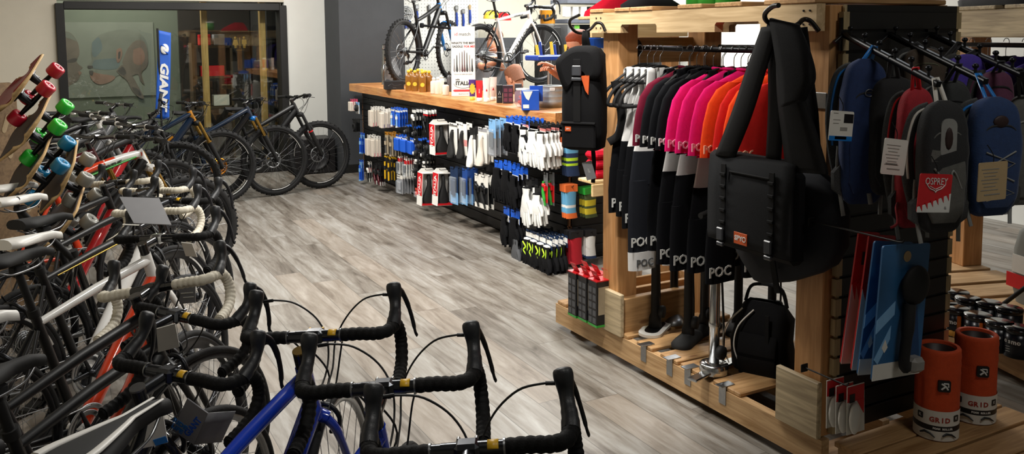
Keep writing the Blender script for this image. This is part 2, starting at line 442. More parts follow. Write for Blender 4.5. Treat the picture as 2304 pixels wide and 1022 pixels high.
MB_ = [([(140, 70), (158, 74), (172, 90), (178, 108), (178, 124), (172, 136), (178, 146), (186, 152), (180, 158), (183, 164), (180, 172), (176, 180), (164, 188), (140, 190)], 1), ([(150, 137), (165, 131), (174, 133), (168, 140), (152, 141)], 4), ([(140, 72), (158, 75), (172, 92), (160, 88), (148, 84)], 0), ([(176, 160), (184, 163), (178, 169)], 3),
 ([(205, 120), (208, 95), (222, 80), (250, 70), (285, 66), (315, 76), (330, 96), (333, 130), (325, 150), (300, 160), (272, 168), (258, 174), (250, 182), (230, 190), (216, 188), (206, 178), (203, 168), (200, 160), (206, 152), (196, 150), (206, 138), (207, 128)], 0),
 ([(207, 96), (222, 84), (230, 108), (218, 126), (208, 125)], 2), ([(212, 135), (265, 132), (262, 155), (210, 154)], 2), ([(202, 160), (225, 166), (258, 172), (250, 183), (228, 190), (214, 186), (204, 175)], 3), ([(197, 148), (208, 148), (208, 153), (199, 153)], 4), ([(201, 159), (210, 160), (208, 170), (203, 168)], 4),
 ([(275, 140), (286, 112), (304, 92), (325, 95), (333, 130), (330, 150), (318, 165), (325, 190), (316, 182), (310, 167), (295, 170), (285, 160)], 1), ([(300, 112), (318, 108), (326, 130), (316, 146), (300, 140)], 3), ([(262, 112), (272, 108), (275, 122), (268, 140), (262, 136)], 3), ([(266, 118), (271, 116), (270, 130), (266, 132)], 4),
 ([(262, 160), (275, 146), (288, 158), (302, 178), (314, 200), (324, 220), (314, 220), (298, 204), (286, 182), (272, 170)], 1), ([(264, 160), (276, 150), (284, 164), (276, 170)], 4), ([(296, 196), (310, 200), (318, 214), (306, 212)], 4)]
for k, (q, sl) in enumerate(MB_): blot(q, mu, sl, k)
m_ = mu.build('mural_art', MURM)
tag(m_, 'watercolour mural of pale heads in profile behind the shop window', 'mural')
# ---------------------------------------------------------------- bicycles
RBX = RX(90)
def wheel(name, par, key, R, w, rimd, spokes, rotor, rimcol, loc, nub=False, decal=None, disc=False):
    """A wheel: tyre as the part's own mesh; rim with spokes, hub and brake rotor are sub-parts."""
    if key not in WH:
        t = MB(RBX)
        if nub:
            n = 96; prof = [(R+.5*w*math.sin(a), w*.5*math.cos(a)) for a in [2*PI*k/10 for k in range(10)]]
            t.lathe(prof, n, closed=True)
            for k in range(80):
                a = 2*PI*k/80
                for zz in ((-.3, .3) if k % 2 else (0,)):
                    rr = R+.5*w*math.sqrt(1-4*zz*zz*.8)
                    t.box((rr*math.cos(a), rr*math.sin(a), zz*w*1.2), (.008, .014, w*.26), R=Matrix.Rotation(a, 3, 'Z'))
        else:
            t.lathe([(R+.5*w*math.sin(a), w*.5*math.cos(a)) for a in [2*PI*k/10 for k in range(10)]], 64, closed=True)
        r = MB(RBX); r0 = R-w*.36; r1 = r0-rimd; hw = w*.36
        r.lathe([(r0, -hw), (r0, hw), (r0-.006, hw), (r1, .005), (r1, -.005), (r0-.006, -hw)], 64, closed=True)
        r.m = 1
        for k in range(spokes):
            a = 2*PI*k/spokes; a2 = a+(.32 if k % 2 else -.32)*(1 if spokes > 12 else .1); z = .028 if (k//2) % 2 else -.028
            r.cyl((.024*math.cos(a2+PI/2*(1 if k % 2 else -1)*.5), .024*math.sin(a2+PI/2*(1 if k % 2 else -1)*.5), z), (r1*math.cos(a), r1*math.sin(a), 0), .0011, n=4, caps=False)
        if decal:
            r.m = 2
            for k in range(decal):
                a = 360*k/decal+20
                for sgn in (1, -1):
                    pts = arc((0, 0, 0), (r0+r1)/2-.002, a, a+38, 10, 'xy')
                    zz = sgn*(hw*.62+.002)
                    ring_o = [V((p.x*1.016, p.y*1.016, zz*1.1)) for p in pts]; ring_i = [V((p.x*.984, p.y*.984, zz*.85)) for p in pts]
                    r.loft([ring_o, ring_i], caps=False, closed=False)
        h = MB(RBX); h.lathe([(.006, -.052), (.011, -.05), (.011, -.034), (.024, -.032), (.024, -.026), (.013, -.02), (.013, .02), (.024, .026), (.024, .032), (.011, .034), (.011, .05), (.006, .052)], 16)
        ro = None
        if rotor:
            ro = MB(RBX)
            ro.lathe([(.088, -.043), (.088, -.041), (.073, -.041), (.073, -.043)], 40, closed=True)
            for k in range(6):
                a = 2*PI*k/6; ro.tube([(.02*math.cos(a), .02*math.sin(a), -.042), (.05*math.cos(a+.35), .05*math.sin(a+.35), -.042), (.076*math.cos(a+.45), .076*math.sin(a+.45), -.042)], .005, n=4, flat=.3)
        WH[key] = [t.mesh('tyre', TYRE), r.mesh('rim', [rimcol, STEEL, DECAL]), h.mesh('hub', DMETAL), ro.mesh('brake_rotor', STEEL) if ro else None]
    ms = WH[key]
    o = bpy.data.objects.new(name, ms[0]); COL.objects.link(o); o.parent = par; o.matrix_local = loc
    for nm, me in zip(('rim', 'hub', 'brake_rotor'), ms[1:]):
        if me is None: continue
        c = bpy.data.objects.new(nm, me); COL.objects.link(c); c.parent = o
    return o
WH = {}
SHM = {}
def shared(key, fn):
    """Mesh data shared between copies of the same part."""
    if key not in SHM: SHM[key] = fn()
    return SHM[key]
def put(name, me, par, M=None):
    o = bpy.data.objects.new(name, me); COL.objects.link(o); o.parent = par
    if M is not None: o.matrix_local = M
    return o
def saddle_mb(W=.14, L=.275, padcol=0, panel=False):
    s = MB(); rings = []
    for i in range(15):
        t = i/14; x = -L*.5+L*t
        w = W*.5*(1-.03*t) if t < .12 else W*.5*max(.25, (1-((t-.12)/.5)**1.1*.73)) if t < .62 else W*.5*(.27-.05*(t-.62))
        if t < .1: w *= .75+2.5*t
        zc = .018*(1-t)**2*1.2+.004*math.sin(t*PI)-(.012*max(0, t-.85)/.15); th = .03-.008*t
        if t > .95: w *= .7
        ring = []
        for k in range(14):
            a = 2*PI*k/14; ca, sa = math.cos(a), math.sin(a)
            z = zc+(sa*.5*th if sa > 0 else sa*th*.9)-(.012*(abs(ca)**4)*(w/.07) if sa >= 0 else .012*(abs(ca)**2)); ring.append((x, w*math.copysign(abs(ca)**.8, ca), z))
        rings.append(ring)
    s.loft(rings)
    if panel:      # white stripes and a rear panel along the flanks
        s.m = 1
        for sg in (1, -1):
            pts = []
            for i in range(13):
                t = .02+.9*i/12; x = -L*.5+L*t
                w = W*.5*(1-.03*t) if t < .12 else W*.5*max(.25, (1-((t-.12)/.5)**1.1*.73)) if t < .62 else W*.5*.25
                zc = .018*(1-t)**2*1.2+.004*math.sin(t*PI); th = .03-.008*t
                pts.append((x, sg*w*.66, zc+th*.40))
            s.tube(pts, [.004+.008*(1-i/12) for i in range(13)], n=6, flat=.4)
    return s
def rails_mb():
    r = MB()
    for sg in (1, -1): r.tube(smooth_pts([(.105, sg*.012, -.012), (.07, sg*.018, -.036), (.03, sg*.022, -.043), (-.05, sg*.022, -.043), (-.11, sg*.03, -.015)], 4), .0035, n=6)
    return r
def crank_mb(mtb):
    c = MB(RBX)
    for r0, n, z in (((.094, 44, .0), (.07, 34, -.008)) if not mtb else ((.066, 32, .0),)):
        c.lathe([(r0, -.0015+z), (r0+.003, 0+z), (r0, .0015+z), (r0-.016, .0015+z), (r0-.016, -.0015+z)], 48, closed=True)
    c.m = 1
    for k in range(5):
        a = 2*PI*k/5+.3; c.tube([(0, 0, .006), ((.062 if mtb else .086)*math.cos(a), (.062 if mtb else .086)*math.sin(a), .002)], [.013, .007], n=6, flat=.4, up=(0, 0, 1))
    c.lathe([(0, -.11), (.014, -.11), (.014, .03), (0, .03)], 14)
    c.tube([(0, 0, .024), (.085, .02, .03), (.17, .04, .034)], [.014, .010, .012], n=8, flat=.7)
    c.tube([(0, 0, -.11), (-.085, -.02, -.116), (-.17, -.04, -.12)], [.014, .010, .012], n=8, flat=.7)
    return c
def pedal_mb():
    p = MB(); p.box((0, 0, 0), (.085, .07, .014), bev=.004); p.cyl((0, -.06, 0), (0, .035, 0), .006, n=8)
    for sx in (-1, 1): p.box((sx*.036, 0, .009), (.008, .062, .006), bev=.002)
    return p
def chain_mb(bb, ax, rf, rr):
    c = MB(); d = (V(ax)-V(bb)); y = -.045
    a = math.atan2(d.z, d.x); n = V((-math.sin(a), 0, math.cos(a)))
    p0, p1 = V(bb)+n*rf, V(ax)+n*rr; q0, q1 = V(bb)-n*rf, V(ax)-n*rr
    if n.z < 0: p0, p1, q0, q1 = q0, q1, p0, p1
    for (u, w) in ((p0, p1), (q0, V(ax)+V((.03, 0, -.10)))): c.tube([V((u.x, y, u.z)), V((w.x, y, w.z))], .004, n=4, flat=.7)
    c.tube([V((ax[0]+.03, y, ax[2]-.10)), V((ax[0]-.012, y, ax[2]-.03))], .004, n=4, flat=.7)
    c.M = T(ax[0], y, ax[2]) @ RBX
    for k, r0 in enumerate((.026, .034, .042, .05)): c.lathe([(r0, -.002-.005*k), (r0+.002, -.001-.005*k), (r0, 0-.005*k), (r0-.012, 0-.005*k), (r0-.012, -.002-.005*k)], 28, closed=True)
    return c
def derail_mb(ax):
    r = MB(); x, z = ax[0], ax[2]
    r.tube([(x, -.055, z-.015), (x+.01, -.062, z-.045), (x+.025, -.058, z-.06)], [.010, .014, .010], n=8)
    r.tube([(x+.025, -.05, z-.05), (x+.02, -.05, z-.13)], .010, n=6, flat=.4)
    r.M = T(x+.03, -.046, z-.065) @ RBX; r.lathe([(.02, -.003), (.022, 0), (.02, .003), (.004, .003), (.004, -.003)], 14, closed=True)
    r.M = T(x+.02, -.046, z-.125) @ RBX; r.lathe([(.02, -.003), (.022, 0), (.02, .003), (.004, .003), (.004, -.003)], 14, closed=True)
    return r
def caliper_mb():
    c = MB(); c.tube(smooth_pts([(0, .045, -.05), (0, .05, -.02), (0, .03, .012), (0, 0, .02), (0, -.03, .012), (0, -.05, -.02), (0, -.045, -.05)], 3), [.008]*19, n=6, flat=.8)
    for s in (1, -1): c.box((0, s*.03, -.05), (.045, .012, .012), bev=.003)
    c.cyl((-.02, 0, .01), (.025, 0, .01), .008, n=10); c.cyl((.01, .03, .015), (.01, .03, .05), .004, n=6)
    return c
def road_bar(kind):
    """Drop bar (own mesh = bare centre), tape, hoods and levers for both sides."""
    out = []
    b = MB(); b.cyl((0, -.1, 0), (0, .1, 0), .0155, n=14); b.cyl((0, -.052, 0), (0, .052, 0), .0165, n=14); out.append(('bar', b))
    for s in (1, -1):
        path = smooth_pts([(0, .075*s, 0), (0, .12*s, .001), (-.002, .165*s, 0), (.012, .193*s, -.002), (.045, .203*s, -.006), (.08, .206*s, -.016), (.098, .208*s, -.045), (.095, .21*s, -.08), (.065, .213*s, -.112), (.02, .216*s, -.126), (-.04, .219*s, -.13)], 5)
        dense = []; 
        for a_, b_ in zip(path, path[1:]):
            m_ = max(1, int((b_-a_).length/.0045+.5)); dense += [a_.lerp(b_, q/m_) for q in range(m_)]
        path = dense+[path[-1]]; rr = [(.0160, .0176, .0181, .0172)[i % 4] for i in range(len(path))]
        t = MB(); t.tube(path, rr, n=10); t.cyl(path[-1], path[-1]+V((-.006, .0005*s, 0)), .014, n=10); out.append(('bar_tape', t))
        cl = MB(); cl.cyl((0, .068*s, 0), (0, .078*s, 0), .0178, n=12)
        h = MB(); h.tube(smooth_pts([(.05, .204*s, -.006), (.075, .205*s, .006), (.103, .203*s, .02), (.122, .201*s, .042), (.13, .199*s, .068), (.138, .197*s, .084)], 4), [.0194]*4+[.0176]*3+[.0158]*4+[.0164, .0175, .0188, .020, .021, .0215, .0213, .0205, .0175, .009], n=12, flat=1.0)
        out.append(('brake_hood', h))
        l = MB(); l.tube(smooth_pts([(.142, .206*s, .064), (.162, .214*s, .04), (.17, .224*s, 0), (.166, .233*s, -.045), (.156, .239*s, -.078), (.16, .242*s, -.092)], 4), [.011]*5+[.010]*4+[.0085]*6+[.006]*6, n=8, flat=.55, up=(0, 1, 0)); out.append(('brake_lever', l))
    return out
def flat_bar(width):
    out = []; w = width/2
    b = MB(); b.tube(smooth_pts([(-.03, -w, .012), (-.012, -w*.5, .012), (0, -.07, 0), (0, 0, 0), (0, .07, 0), (-.012, w*.5, .012), (-.03, w, .012)], 5), .0125, n=8); out.append(('bar', b))
    for s in (1, -1):
        g = MB(); g.tube([(-.0165, s*(w-.135), .012), (-.0235, s*(w-.07), .012), (-.031, s*(w+.002), .012)], [.016, .015, .0165], n=10); g.cyl((-.0165, s*(w-.139), .012), (-.017, s*(w-.132), .012), .019, n=12); out.append(('grip', g))
        l = MB(); l.cyl((-.012, s*(w-.165), .012), (-.0125, s*(w-.15), .012), .019, n=10); l.tube([(.01, s*(w-.16), .004), (.03, s*(w-.19), -.004)], .010, n=8)
        l.tube(smooth_pts([(.025, s*(w-.165), -.002), (.045, s*(w-.13), -.008), (.042, s*(w-.08), -.014), (.04, s*(w-.035), -.016)], 4), [.007]*4+[.0055]*9, n=6, flat=.6)
        l.box((-.005, s*(w-.185), -.012), (.03, .03, .018), bev=.005); out.append(('brake_lever', l))
    return out
def bicycle(name, label, cfg, bar=None, M=None, group=None, lean=0, heading=47, steer=0):
    """One whole bicycle. bar = world point of the handlebar centre (z is taken from the geometry)."""
    g = cfg.get; mtb = g('mtb', False); sc = g('s', 1.0)
    if mtb:
        R, w = .345, .056; bb = V((0, 0, .33)); ra = V((-.435, 0, .374)); fa = V((.70, 0, .374)); ha = math.radians(68); off = .047; hb, ht, sl = .535, .535+g('ht', .11), .06; stt = g('st', .47); sah = g('sah', 1.0)
    else:
        R, w = .323, .0255; bb = V((0, 0, .27)); ra = V((-.405, 0, .336)); fa = V((.585*sc, 0, .336)); ha = math.radians(73); off = .045; hb, ht, sl = .375, .375+g('ht', .145), g('stem', .10); stt = g('st', .50); sah = g('sah', .96)
    u = V((-math.cos(ha), 0, math.sin(ha))); fwd = V((math.sin(ha), 0, math.cos(ha)))
    A0 = fa-fwd*off
    H0, H1 = A0+u*hb, A0+u*ht
    S0 = A0+u*(ht+.03)
    Bc = S0+V((sl, 0, .02 if mtb else .012))+(V((0, 0, .02)) if mtb else V((0, 0, 0)))
    St = bb+V((-.292, 0, .956))*stt
    axis = T(*A0) @ Matrix.Rotation(math.radians(steer), 4, u) @ T(*-A0)
    root = thing(name, label, 'bicycle', None, group)
    F = cfg['frame']; DT = cfg.get('dt', F)
    fr = MB()
    if not mtb:
        fr.m = 0; tt0 = H1-u*.03; tt1 = bb+V((-.292, 0, .956))*(stt-.015-g('slope', .03))
        fr.tube([tt0, tt0.lerp(tt1, .5)+V((0, 0, .006)), tt1], [.021, .019, .015], n=10, flat=g('ttflat', .9))
        fr.m = 1; fr.tube([H0+u*.03, (H0+u*.03).lerp(bb, .5), bb+V((.02, 0, .01))], [.028, .029, .027], n=10, flat=1.1)
        fr.m = 2; fr.tube([H0, H0+u*.05, H1], [.026, .022, .021], n=12)
        fr.m = 8; fr.tube([bb, St], [.02, .0165], n=10); fr.m = 0
        fr.cyl(bb+V((0, -.036, 0)), bb+V((0, .036, 0)), .024, n=14)
        fr.m = 3
        for s in (1, -1):
            fr.tube(smooth_pts([bb+V((-.03, .02*s, 0)), bb+V((-.16, .045*s, .012)), ra+V((0, .063*s, 0))], 4), [.014]*4+[.011]*5, n=8)
            fr.tube(smooth_pts([tt1+V((-.015, .012*s, -.02)), (tt1+ra)*.5+V((.02, .045*s, 0)), ra+V((0, .063*s, .01))], 4), .0085, n=8)
            fr.cyl(ra+V((0, .056*s, 0)), ra+V((0, .068*s, 0)), .014, n=10)
    else:
        tt0 = H1-u*.03; tt1 = bb+V((-.26, 0, .956))*(stt-.05); Bm = bb+V((-.02, 0, .03)); kink = g('kink', .03)
        fr.m = 0; fr.tube(smooth_pts([tt0, tt0.lerp(tt1, .5)+V((0, 0, kink)), tt1], 4), [.03, .03, .029, .028, .027, .026, .025, .023, .021], n=10, flat=.9)
        fr.m = 1; fr.tube(smooth_pts([H0+u*.03, (H0+u*.03).lerp(bb, .45)+V((0, 0, kink*.6)), bb+V((.02, 0, .01))], 4), [.034]*5+[.03]*4, n=10, flat=1.1)
        fr.m = 2; fr.tube([H0, H1], [.029, .026], n=12)
        fr.m = 0; fr.tube([bb, St], [.024, .018], n=10); fr.cyl(bb+V((0, -.036, 0)), bb+V((0, .036, 0)), .028, n=14)
        fr.m = 3
        for s in (1, -1):
            fr.tube(smooth_pts([bb+V((-.04, .025*s, .03)), bb+V((-.18, .06*s, .035)), ra+V((0, .07*s, 0))], 4), [.016]*4+[.012]*5, n=8)
            fr.tube(smooth_pts([tt1+V((-.01, .016*s, -.03)), (tt1+ra)*.5+V((.02, .055*s, .01)), ra+V((0, .07*s, .01))], 4), .011, n=8)
        if g('shock'):
            fr.m = 4; a_, b_ = bb.lerp(St, .42)+V((.03, 0, .02)), (H0+u*.03).lerp(bb, .42)+V((-.0, 0, .06)); fr.tube([a_, a_.lerp(b_, .45)], .022, n=10); fr.tube([a_.lerp(b_, .45), b_], .014, n=10)
    if g('text'):
        tx, ts, tc = cfg['text']
        d = (H0-bb).normalized(); 
        for sgn in (-1, 1):
            zx = V((0, sgn, 0)); xx = d if sgn < 0 else -d; yy = zx.cross(xx)
            c = bb.lerp(H0, g('tpos', .5))+zx*(.031 if not mtb else .037); fr.m = 5; fr.text(tx, ts, basis(c, xx, yy, zx), ext=.001, shear=.2, bold=.0008)
    if g('ttext'):
        tx, ts = cfg['ttext']; d = (tt0-tt1).normalized()
        for sgn in (-1, 1):
            zx = V((0, sgn, 0)); xx = d if sgn < 0 else -d; yy = zx.cross(xx)
            c = tt1.lerp(tt0, .62)+zx*(.0235 if not mtb else .031); fr.m = 5; fr.text(tx, ts, basis(c, xx, yy, zx), ext=.001, shear=.2, bold=.0005)
    if g('tfront'):
        fr.m = 7; fr.tube([tt1.lerp(tt0, .55)+V((0, 0, kink*.9)), tt1.lerp(tt0, .78)+V((0, 0, kink*.6)), tt0+V((-.01, 0, 0))], [.0285, .0295, .031], n=10, flat=.92)
    if g('stripe'):
        fr.m = 6; d = tt0-tt1
        for sgn in (1, -1): fr.tube([tt1.lerp(tt0, .1)+V((0, sgn*(.014 if not mtb else .024), -.004)), tt1.lerp(tt0, .5)+V((0, sgn*(.018 if not mtb else .027), -.004)), tt1.lerp(tt0, .92)+V((0, sgn*(.02 if not mtb else .029), -.004))], .0055 if not mtb else .01, n=6, flat=.6)
    tc = g('text')[2] if g('text') else g('tcol', DECAL)
    fo = fr.build('frame', [F, DT, g('ht_col', F), g('stays', F), g('shock', BLK), tc, g('stripe', DECAL), g('tfront', DECAL), g('seatcol', F)], root)
    # rear wheel
    rc = g('rim', DMETAL); dec = g('dec', 0)
    wk = ('w', mtb, rc.name, dec, g('deep', False))
    rimd = .02 if mtb else (.042 if g('deep') else .018)
    rw = wheel('rear_wheel', root, wk, R, w, rimd, 28 if not g('deep') else 20, mtb, rc, T(*ra), nub=mtb, decal=dec)
    # fork and front wheel turn with the steering
    fk = MB()
    if mtb:
        cr = H0-u*.012; lc = g('fork', BLK); uc = g('stan', BLK)
        fk.m = 0; fk.box((0, 0, 0), (.06, .16, .05), bev=.018, R=Matrix.Rotation(-(PI/2-ha), 3, 'Y')); fk.v = [cr+V((.015, 0, -.01))+p for p in fk.v]
        for s in (1, -1):
            top = cr+V((.02, .066*s, 0)); bot = fa+V((0, .066*s, 0)); mid = top.lerp(bot, .45)
            fk.m = 1; fk.cyl(top, mid, .0175, n=12)
            fk.m = 2; fk.tube([mid+(top-mid)*.03, mid.lerp(bot, .1), mid.lerp(bot, .6), bot], [.0255, .025, .022, .017], n=12)
            fk.m = 3; fk.cyl(mid+(top-mid).normalized()*.004, mid+(top-mid).normalized()*.016, .0265, n=12)
        fk.m = 2; q = fa+u*.30+fwd*.012; fk.M = basis(q, fwd, (0, 1, 0), u); fk.tube(arc((0, 0, 0), .07, 0, 180, 8, 'yz'), .012, n=6, flat=1.2); fk.M = Matrix()
        fm = [g('crown', BLK), uc, lc, g('seal', BLK)]
    else:
        fk.m = 0
        for s in (1, -1):
            fk.tube(smooth_pts([H0+V((.012, .028*s, -.012)), H0+V((.035, .047*s, -.06)), H0.lerp(fa, .55)+V((.02, .052*s, 0)), fa+V((-.004, .054*s, .03)), fa+V((0, .054*s, 0))], 3), [.016]*4+[.014]*4+[.011]*5, n=8, flat=.8)
        fk.tube([H0+V((.014, -.034, -.012)), H0+V((.012, 0, .004)), H0+V((.014, .034, -.012))], [.017, .02, .017], n=10)
        fm = [g('fork', F)]
    fko = fk.build('fork', fm, root); fko.matrix_local = axis
    wk2 = wk
    fw = wheel('front_wheel', root, wk2, R, w, rimd, 28 if not g('deep') else 20, mtb, rc, axis @ T(*fa), nub=mtb, decal=dec)
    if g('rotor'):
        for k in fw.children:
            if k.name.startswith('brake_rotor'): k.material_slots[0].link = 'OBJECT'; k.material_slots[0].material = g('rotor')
        b = MB(RBX); b.lathe([(.02, -.0425), (.07, -.0425), (.07, -.0405), (.02, -.0405)], 32, closed=True); b.build('rotor_glow_disc', g('rotor'), fw)  # added disc, its colour imitates light glowing on the rotor
    # stem
    st = MB(); st.cyl(H1, H1+u*.045, .0185, n=14); st.tube([S0, Bc], [.0175, .016], n=10); st.m = 2; st.box(Bc+V((-.004, 0, 0)), (.042, .05, .04), bev=.008); st.m = 1; st.cyl(H1+u*.045, H1+u*.05, .019, n=16)
    for sy in (-1, 1):
        for sz in (-1, 1): st.cyl(Bc+V((.012, sy*.018, sz*.015)), Bc+V((.022, sy*.018, sz*.015)), .004, n=6)
    sto = st.build('stem', [g('stemcol', GLOSS), g('cap', STEEL), g('face', g('stemcol', GLOSS))], root); sto.matrix_local = axis
    # handlebar
    bw = g('barw', .74 if mtb else 1.0)
    parts = shared(('bar', mtb, bw), lambda: [(n, m.mesh(n, BLK)) for n, m in (flat_bar(bw) if mtb else road_bar(0))])
    tape = g('tape', TAPE)
    def colour(n):
        return {'bar': g('barcol', GLOSS), 'bar_tape': tape, 'brake_hood': g('hood', HOOD), 'brake_lever': g('lever', DMETAL), 'grip': g('grip', BLK)}[n]
    scb = Matrix.Diagonal((1, bw if not mtb else 1, 1, 1))
    bo = None
    for n, me in parts:
        o = bpy.data.objects.new('handlebar' if n == 'bar' else n, me); COL.objects.link(o)
        o.material_slots[0].link = 'OBJECT'; o.material_slots[0].material = colour(n)
        if n == 'bar': bo = o; o.parent = root; o.matrix_local = axis @ T(*Bc) @ RY(g('bartilt', -8 if not mtb else 0)) @ scb
        else: o.parent = bo
    if g('sticker'):
        k = MB(); k.grid(lambda u, v: (.0166*math.cos(1.2+1.5*u), -.062+.022*v, .0166*math.sin(1.2+1.5*u)), 8, 2, .0006); so = k.build('sticker', YELLOW, bo); so['label'] = 'yellow sticker'
        for s in (1, -1): k = MB(); k.cyl((0, .071*s, 0), (0, .075*s, 0), .0186, n=14); k.build('tape_clamp', STEEL, bo)
    # cables
    cb = MB(); hc = H0+V((.05, 0, .02))
    if not mtb and g('sidecable'):
        Bm = T(*Bc)
        for s in (1, -1):
            q = [(.142, .186*s, .062), (.142, .155*s, .064), (.15, .10*s, .05), (.16, .045*s, .0), (.14, .012*s, -.06), (.1, .008*s, -.13)]
            cb.tube(smooth_pts([Bc+V(x) for x in q]+[H0+V((.05, .01*s, .02))], 5), .0027, n=6); cb.cyl(Bc+V((.142, .186*s, .062)), Bc+V((.142, .16*s, .064)), .0048, n=8)
            cb.tube(smooth_pts([Bc+V((.02, .07*s, -.016)), Bc+V((.05, .05*s, -.07)), Bc+V((.03, .035*s, -.15)), H0+V((.02, .03*s, .0))], 5), .0027, n=6)
        cb.tube(smooth_pts([Bc+V((.02, .06, -.016)), Bc+V((.07, .04, -.06)), Bc+V((.09, 0, -.15)), H0+V((.055, .03, -.02))], 5), .0027, n=6)
    elif not mtb:
        for s in (1, -1): cb.tube(smooth_pts([Bc+V((.01, .07*s, -.014)), Bc+V((.06, .05*s, -.05)), Bc+V((.05, .01*s, -.12)), H0+V((.03, .02*s, .0))], 5), .0026, n=6)
    else:
        for s in (1, -1):
            cb.tube(smooth_pts([Bc+V((.03, .19*s, -.01)), Bc+V((.12, .12*s, .015)), Bc+V((.13, .0, -.04)), Bc+V((.08, -.045*s, -.14)), H0+V((.04, -.05*s, -.03))], 5), .0026, n=6)
            cb.tube(smooth_pts([Bc+V((.02, .175*s, -.015)), Bc+V((.10, .09*s, -.02)), Bc+V((.09, .02*s, -.09)), H0+V((.03, .03*s, .03))], 5), .0026, n=6)
    cbo = cb.build('cables', CABLE, root); cbo.matrix_local = axis
    # brakes
    if not mtb:
        put('front_brake', shared('caliper', lambda: caliper_mb().mesh('brake_caliper', DMETAL)), root, axis @ T(*(H0+V((.055, 0, -.01)))))
        put('rear_brake', shared('caliper', None), root, T(*((tt1+ra)*.5+V((-.02, 0, .12)))) @ RY(-30))
    # seat
    sx = -g('sb', 0)+St.x-.292/.956*(sah-.06-St.z)
    sp = MB(); sp.tube([bb.lerp(St, .9), V((sx, 0, sah-.06))], g('postr', .0137), n=10); sp.box((sx, 0, sah-.05), (.05, .035, .03), bev=.006)
    sp.cyl(St+V((.004, 0, -.014)), St+V((-.003, 0, .012)), .021, n=12); sp.build('seatpost', [g('post', BLK)], root)
    pan = bool(g('spanel'))
    so = put('saddle', shared(('saddle', mtb, pan), lambda: saddle_mb(panel=pan).mesh('saddle', [BLK, WHITE])), root, T(sx+.005, 0, sah-.012) @ RY(g('nose', -2)))
    so.material_slots[0].link = 'OBJECT'; so.material_slots[0].material = g('saddle', BLK)
    put('saddle_rails', shared('rails', lambda: rails_mb().mesh('saddle_rails', STEEL)), so)
    if g('stext'):
        b = MB(); b.text(g('stext'), .03, basis((-.05, -.034, .012), (1, -.35, 0), (.2, .7, .7), (-.1, -.7, .7)), ext=.006, bold=.001); b.build('lettering', DECALK, so)
    # drivetrain
    ca = math.radians(g('crank', -20))
    ck = put('crankset', shared(('crank', mtb), lambda: crank_mb(mtb).mesh('crankset', [STEEL, DMETAL])), root, T(*(bb+V((0, -.045, 0)))) @ RY(math.degrees(ca)))
    for s in (1, -1):
        put('pedal', shared('pedal', lambda: pedal_mb().mesh('pedal', BLK)), ck, T(.17*s, (-.095 if s > 0 else .17), .04*s))
    put('chain', shared(('chain', mtb), lambda: chain_mb(bb, ra, .066 if mtb else .09, .045).mesh('chain', STEEL)), root)
    put('rear_derailleur', shared(('derail', mtb), lambda: derail_mb(ra).mesh('derailleur', DMETAL)), root)
    base = RZ(90-heading) @ RX(lean)
    B = base @ (axis @ Bc)
    if M is None:
        bar = at(bar[0], bar[1], z=B.z)
        root.matrix_world = T(bar.x-B.x, bar.y-B.y, 0) @ base
    else: root.matrix_world = M
    return root
GUNM = mat('gunmetal', '4a4c50', .22, .9, var=.08)
# ---------------------------------------------------------------- the row of bikes along the left, nearest first
G1 = 'road bikes parked in the row on the left'
G2 = 'mountain bikes parked in the row on the left'
def R_(px, py, label, heading, steer, lean, **c):
    return bicycle('road_bicycle', label, c, bar=(px, py), heading=heading, steer=steer, lean=lean, group=G1)
def M_(px, py, label, heading, steer, lean, **c):
    c['mtb'] = True
    return bicycle('mountain_bicycle', label, c, bar=(px, py), heading=heading, steer=steer, lean=lean, group=G2)
R_(1052, 1013, 'road bike nearest the camera with its black taped drop bar at the picture bottom', 46, 17, 0, frame=GLOSS, sidecable=True, stem=.12, sticker=True, barcol=GUNM, stemcol=GUNM, saddle=BLK, spanel=True, ht=.16)
R_(864, 873, 'road bike with white fork between the nearest drop bar and the gold capped stem', 46, 16, 0, frame=BLUEP, dt=BLUEP, sidecable=True, stem=.12, sticker=True, barcol=GUNM, stemcol=GUNM, cap=CHROME, fork=WPAINT, spanel=True, ht=.16)
R_(708, 757, 'blue road bike with gold stem cap and black taped drop bar', 46, 14, 0, frame=BLUEP, sidecable=True, stem=.12, sticker=True, barcol=GUNM, stemcol=GUNM, cap=GOLD, text=('GIANT', .045, YELLOW), fork=BLUEP, rim=STEEL, spanel=True, sb=.07, nose=-6, ht=.16)
R_(380, 842, 'low black road bike with a round steerer cap beside the large black and white saddle', 46, -4, 0, s=.95, ht=.10, barw=.94, frame=GLOSS, sticker=True, barcol=GUNM, stemcol=GUNM, rim=STEEL, st=.46, sah=.88)
R_(397, 710, 'low black road bike with yellow bar sticker just below the white taped handlebar', 46, -8, 0, s=.95, ht=.10, barw=.94, frame=MATTE, sticker=True, barcol=GUNM, stemcol=GUNM, st=.46, sah=.88)
R_(344, 650, 'orange road bike with bare white taped drop bar hanging over the black ones', 47, 12, -8, frame=MATTE, dt=ORANGE, tape=WTAPE, text=('ORBEA', .06, DECALK), saddle=WHITE, deep=True, dec=2)
R_(355, 537, 'white and orange road bike with silver stem faceplate under the grey card', 47, 8, -2, frame=WPAINT, dt=ORANGE, seatcol=MATTE, stays=MATTE, stemcol=GLOSS, face=CHROME, text=('ORBEA', .075, DECALK), tpos=.62, saddle=BLK, rim=DMETAL, cap=CHROME)
R_(332, 478, 'road bike with white bar tape holding the grey card', 47, 4, -4, frame=MATTE, dt=WPAINT, tape=WTAPE, text=('MASI', .06, DECALK), saddle=WHITE, deep=True, dec=3, stripe=GOLD, sah=.89)
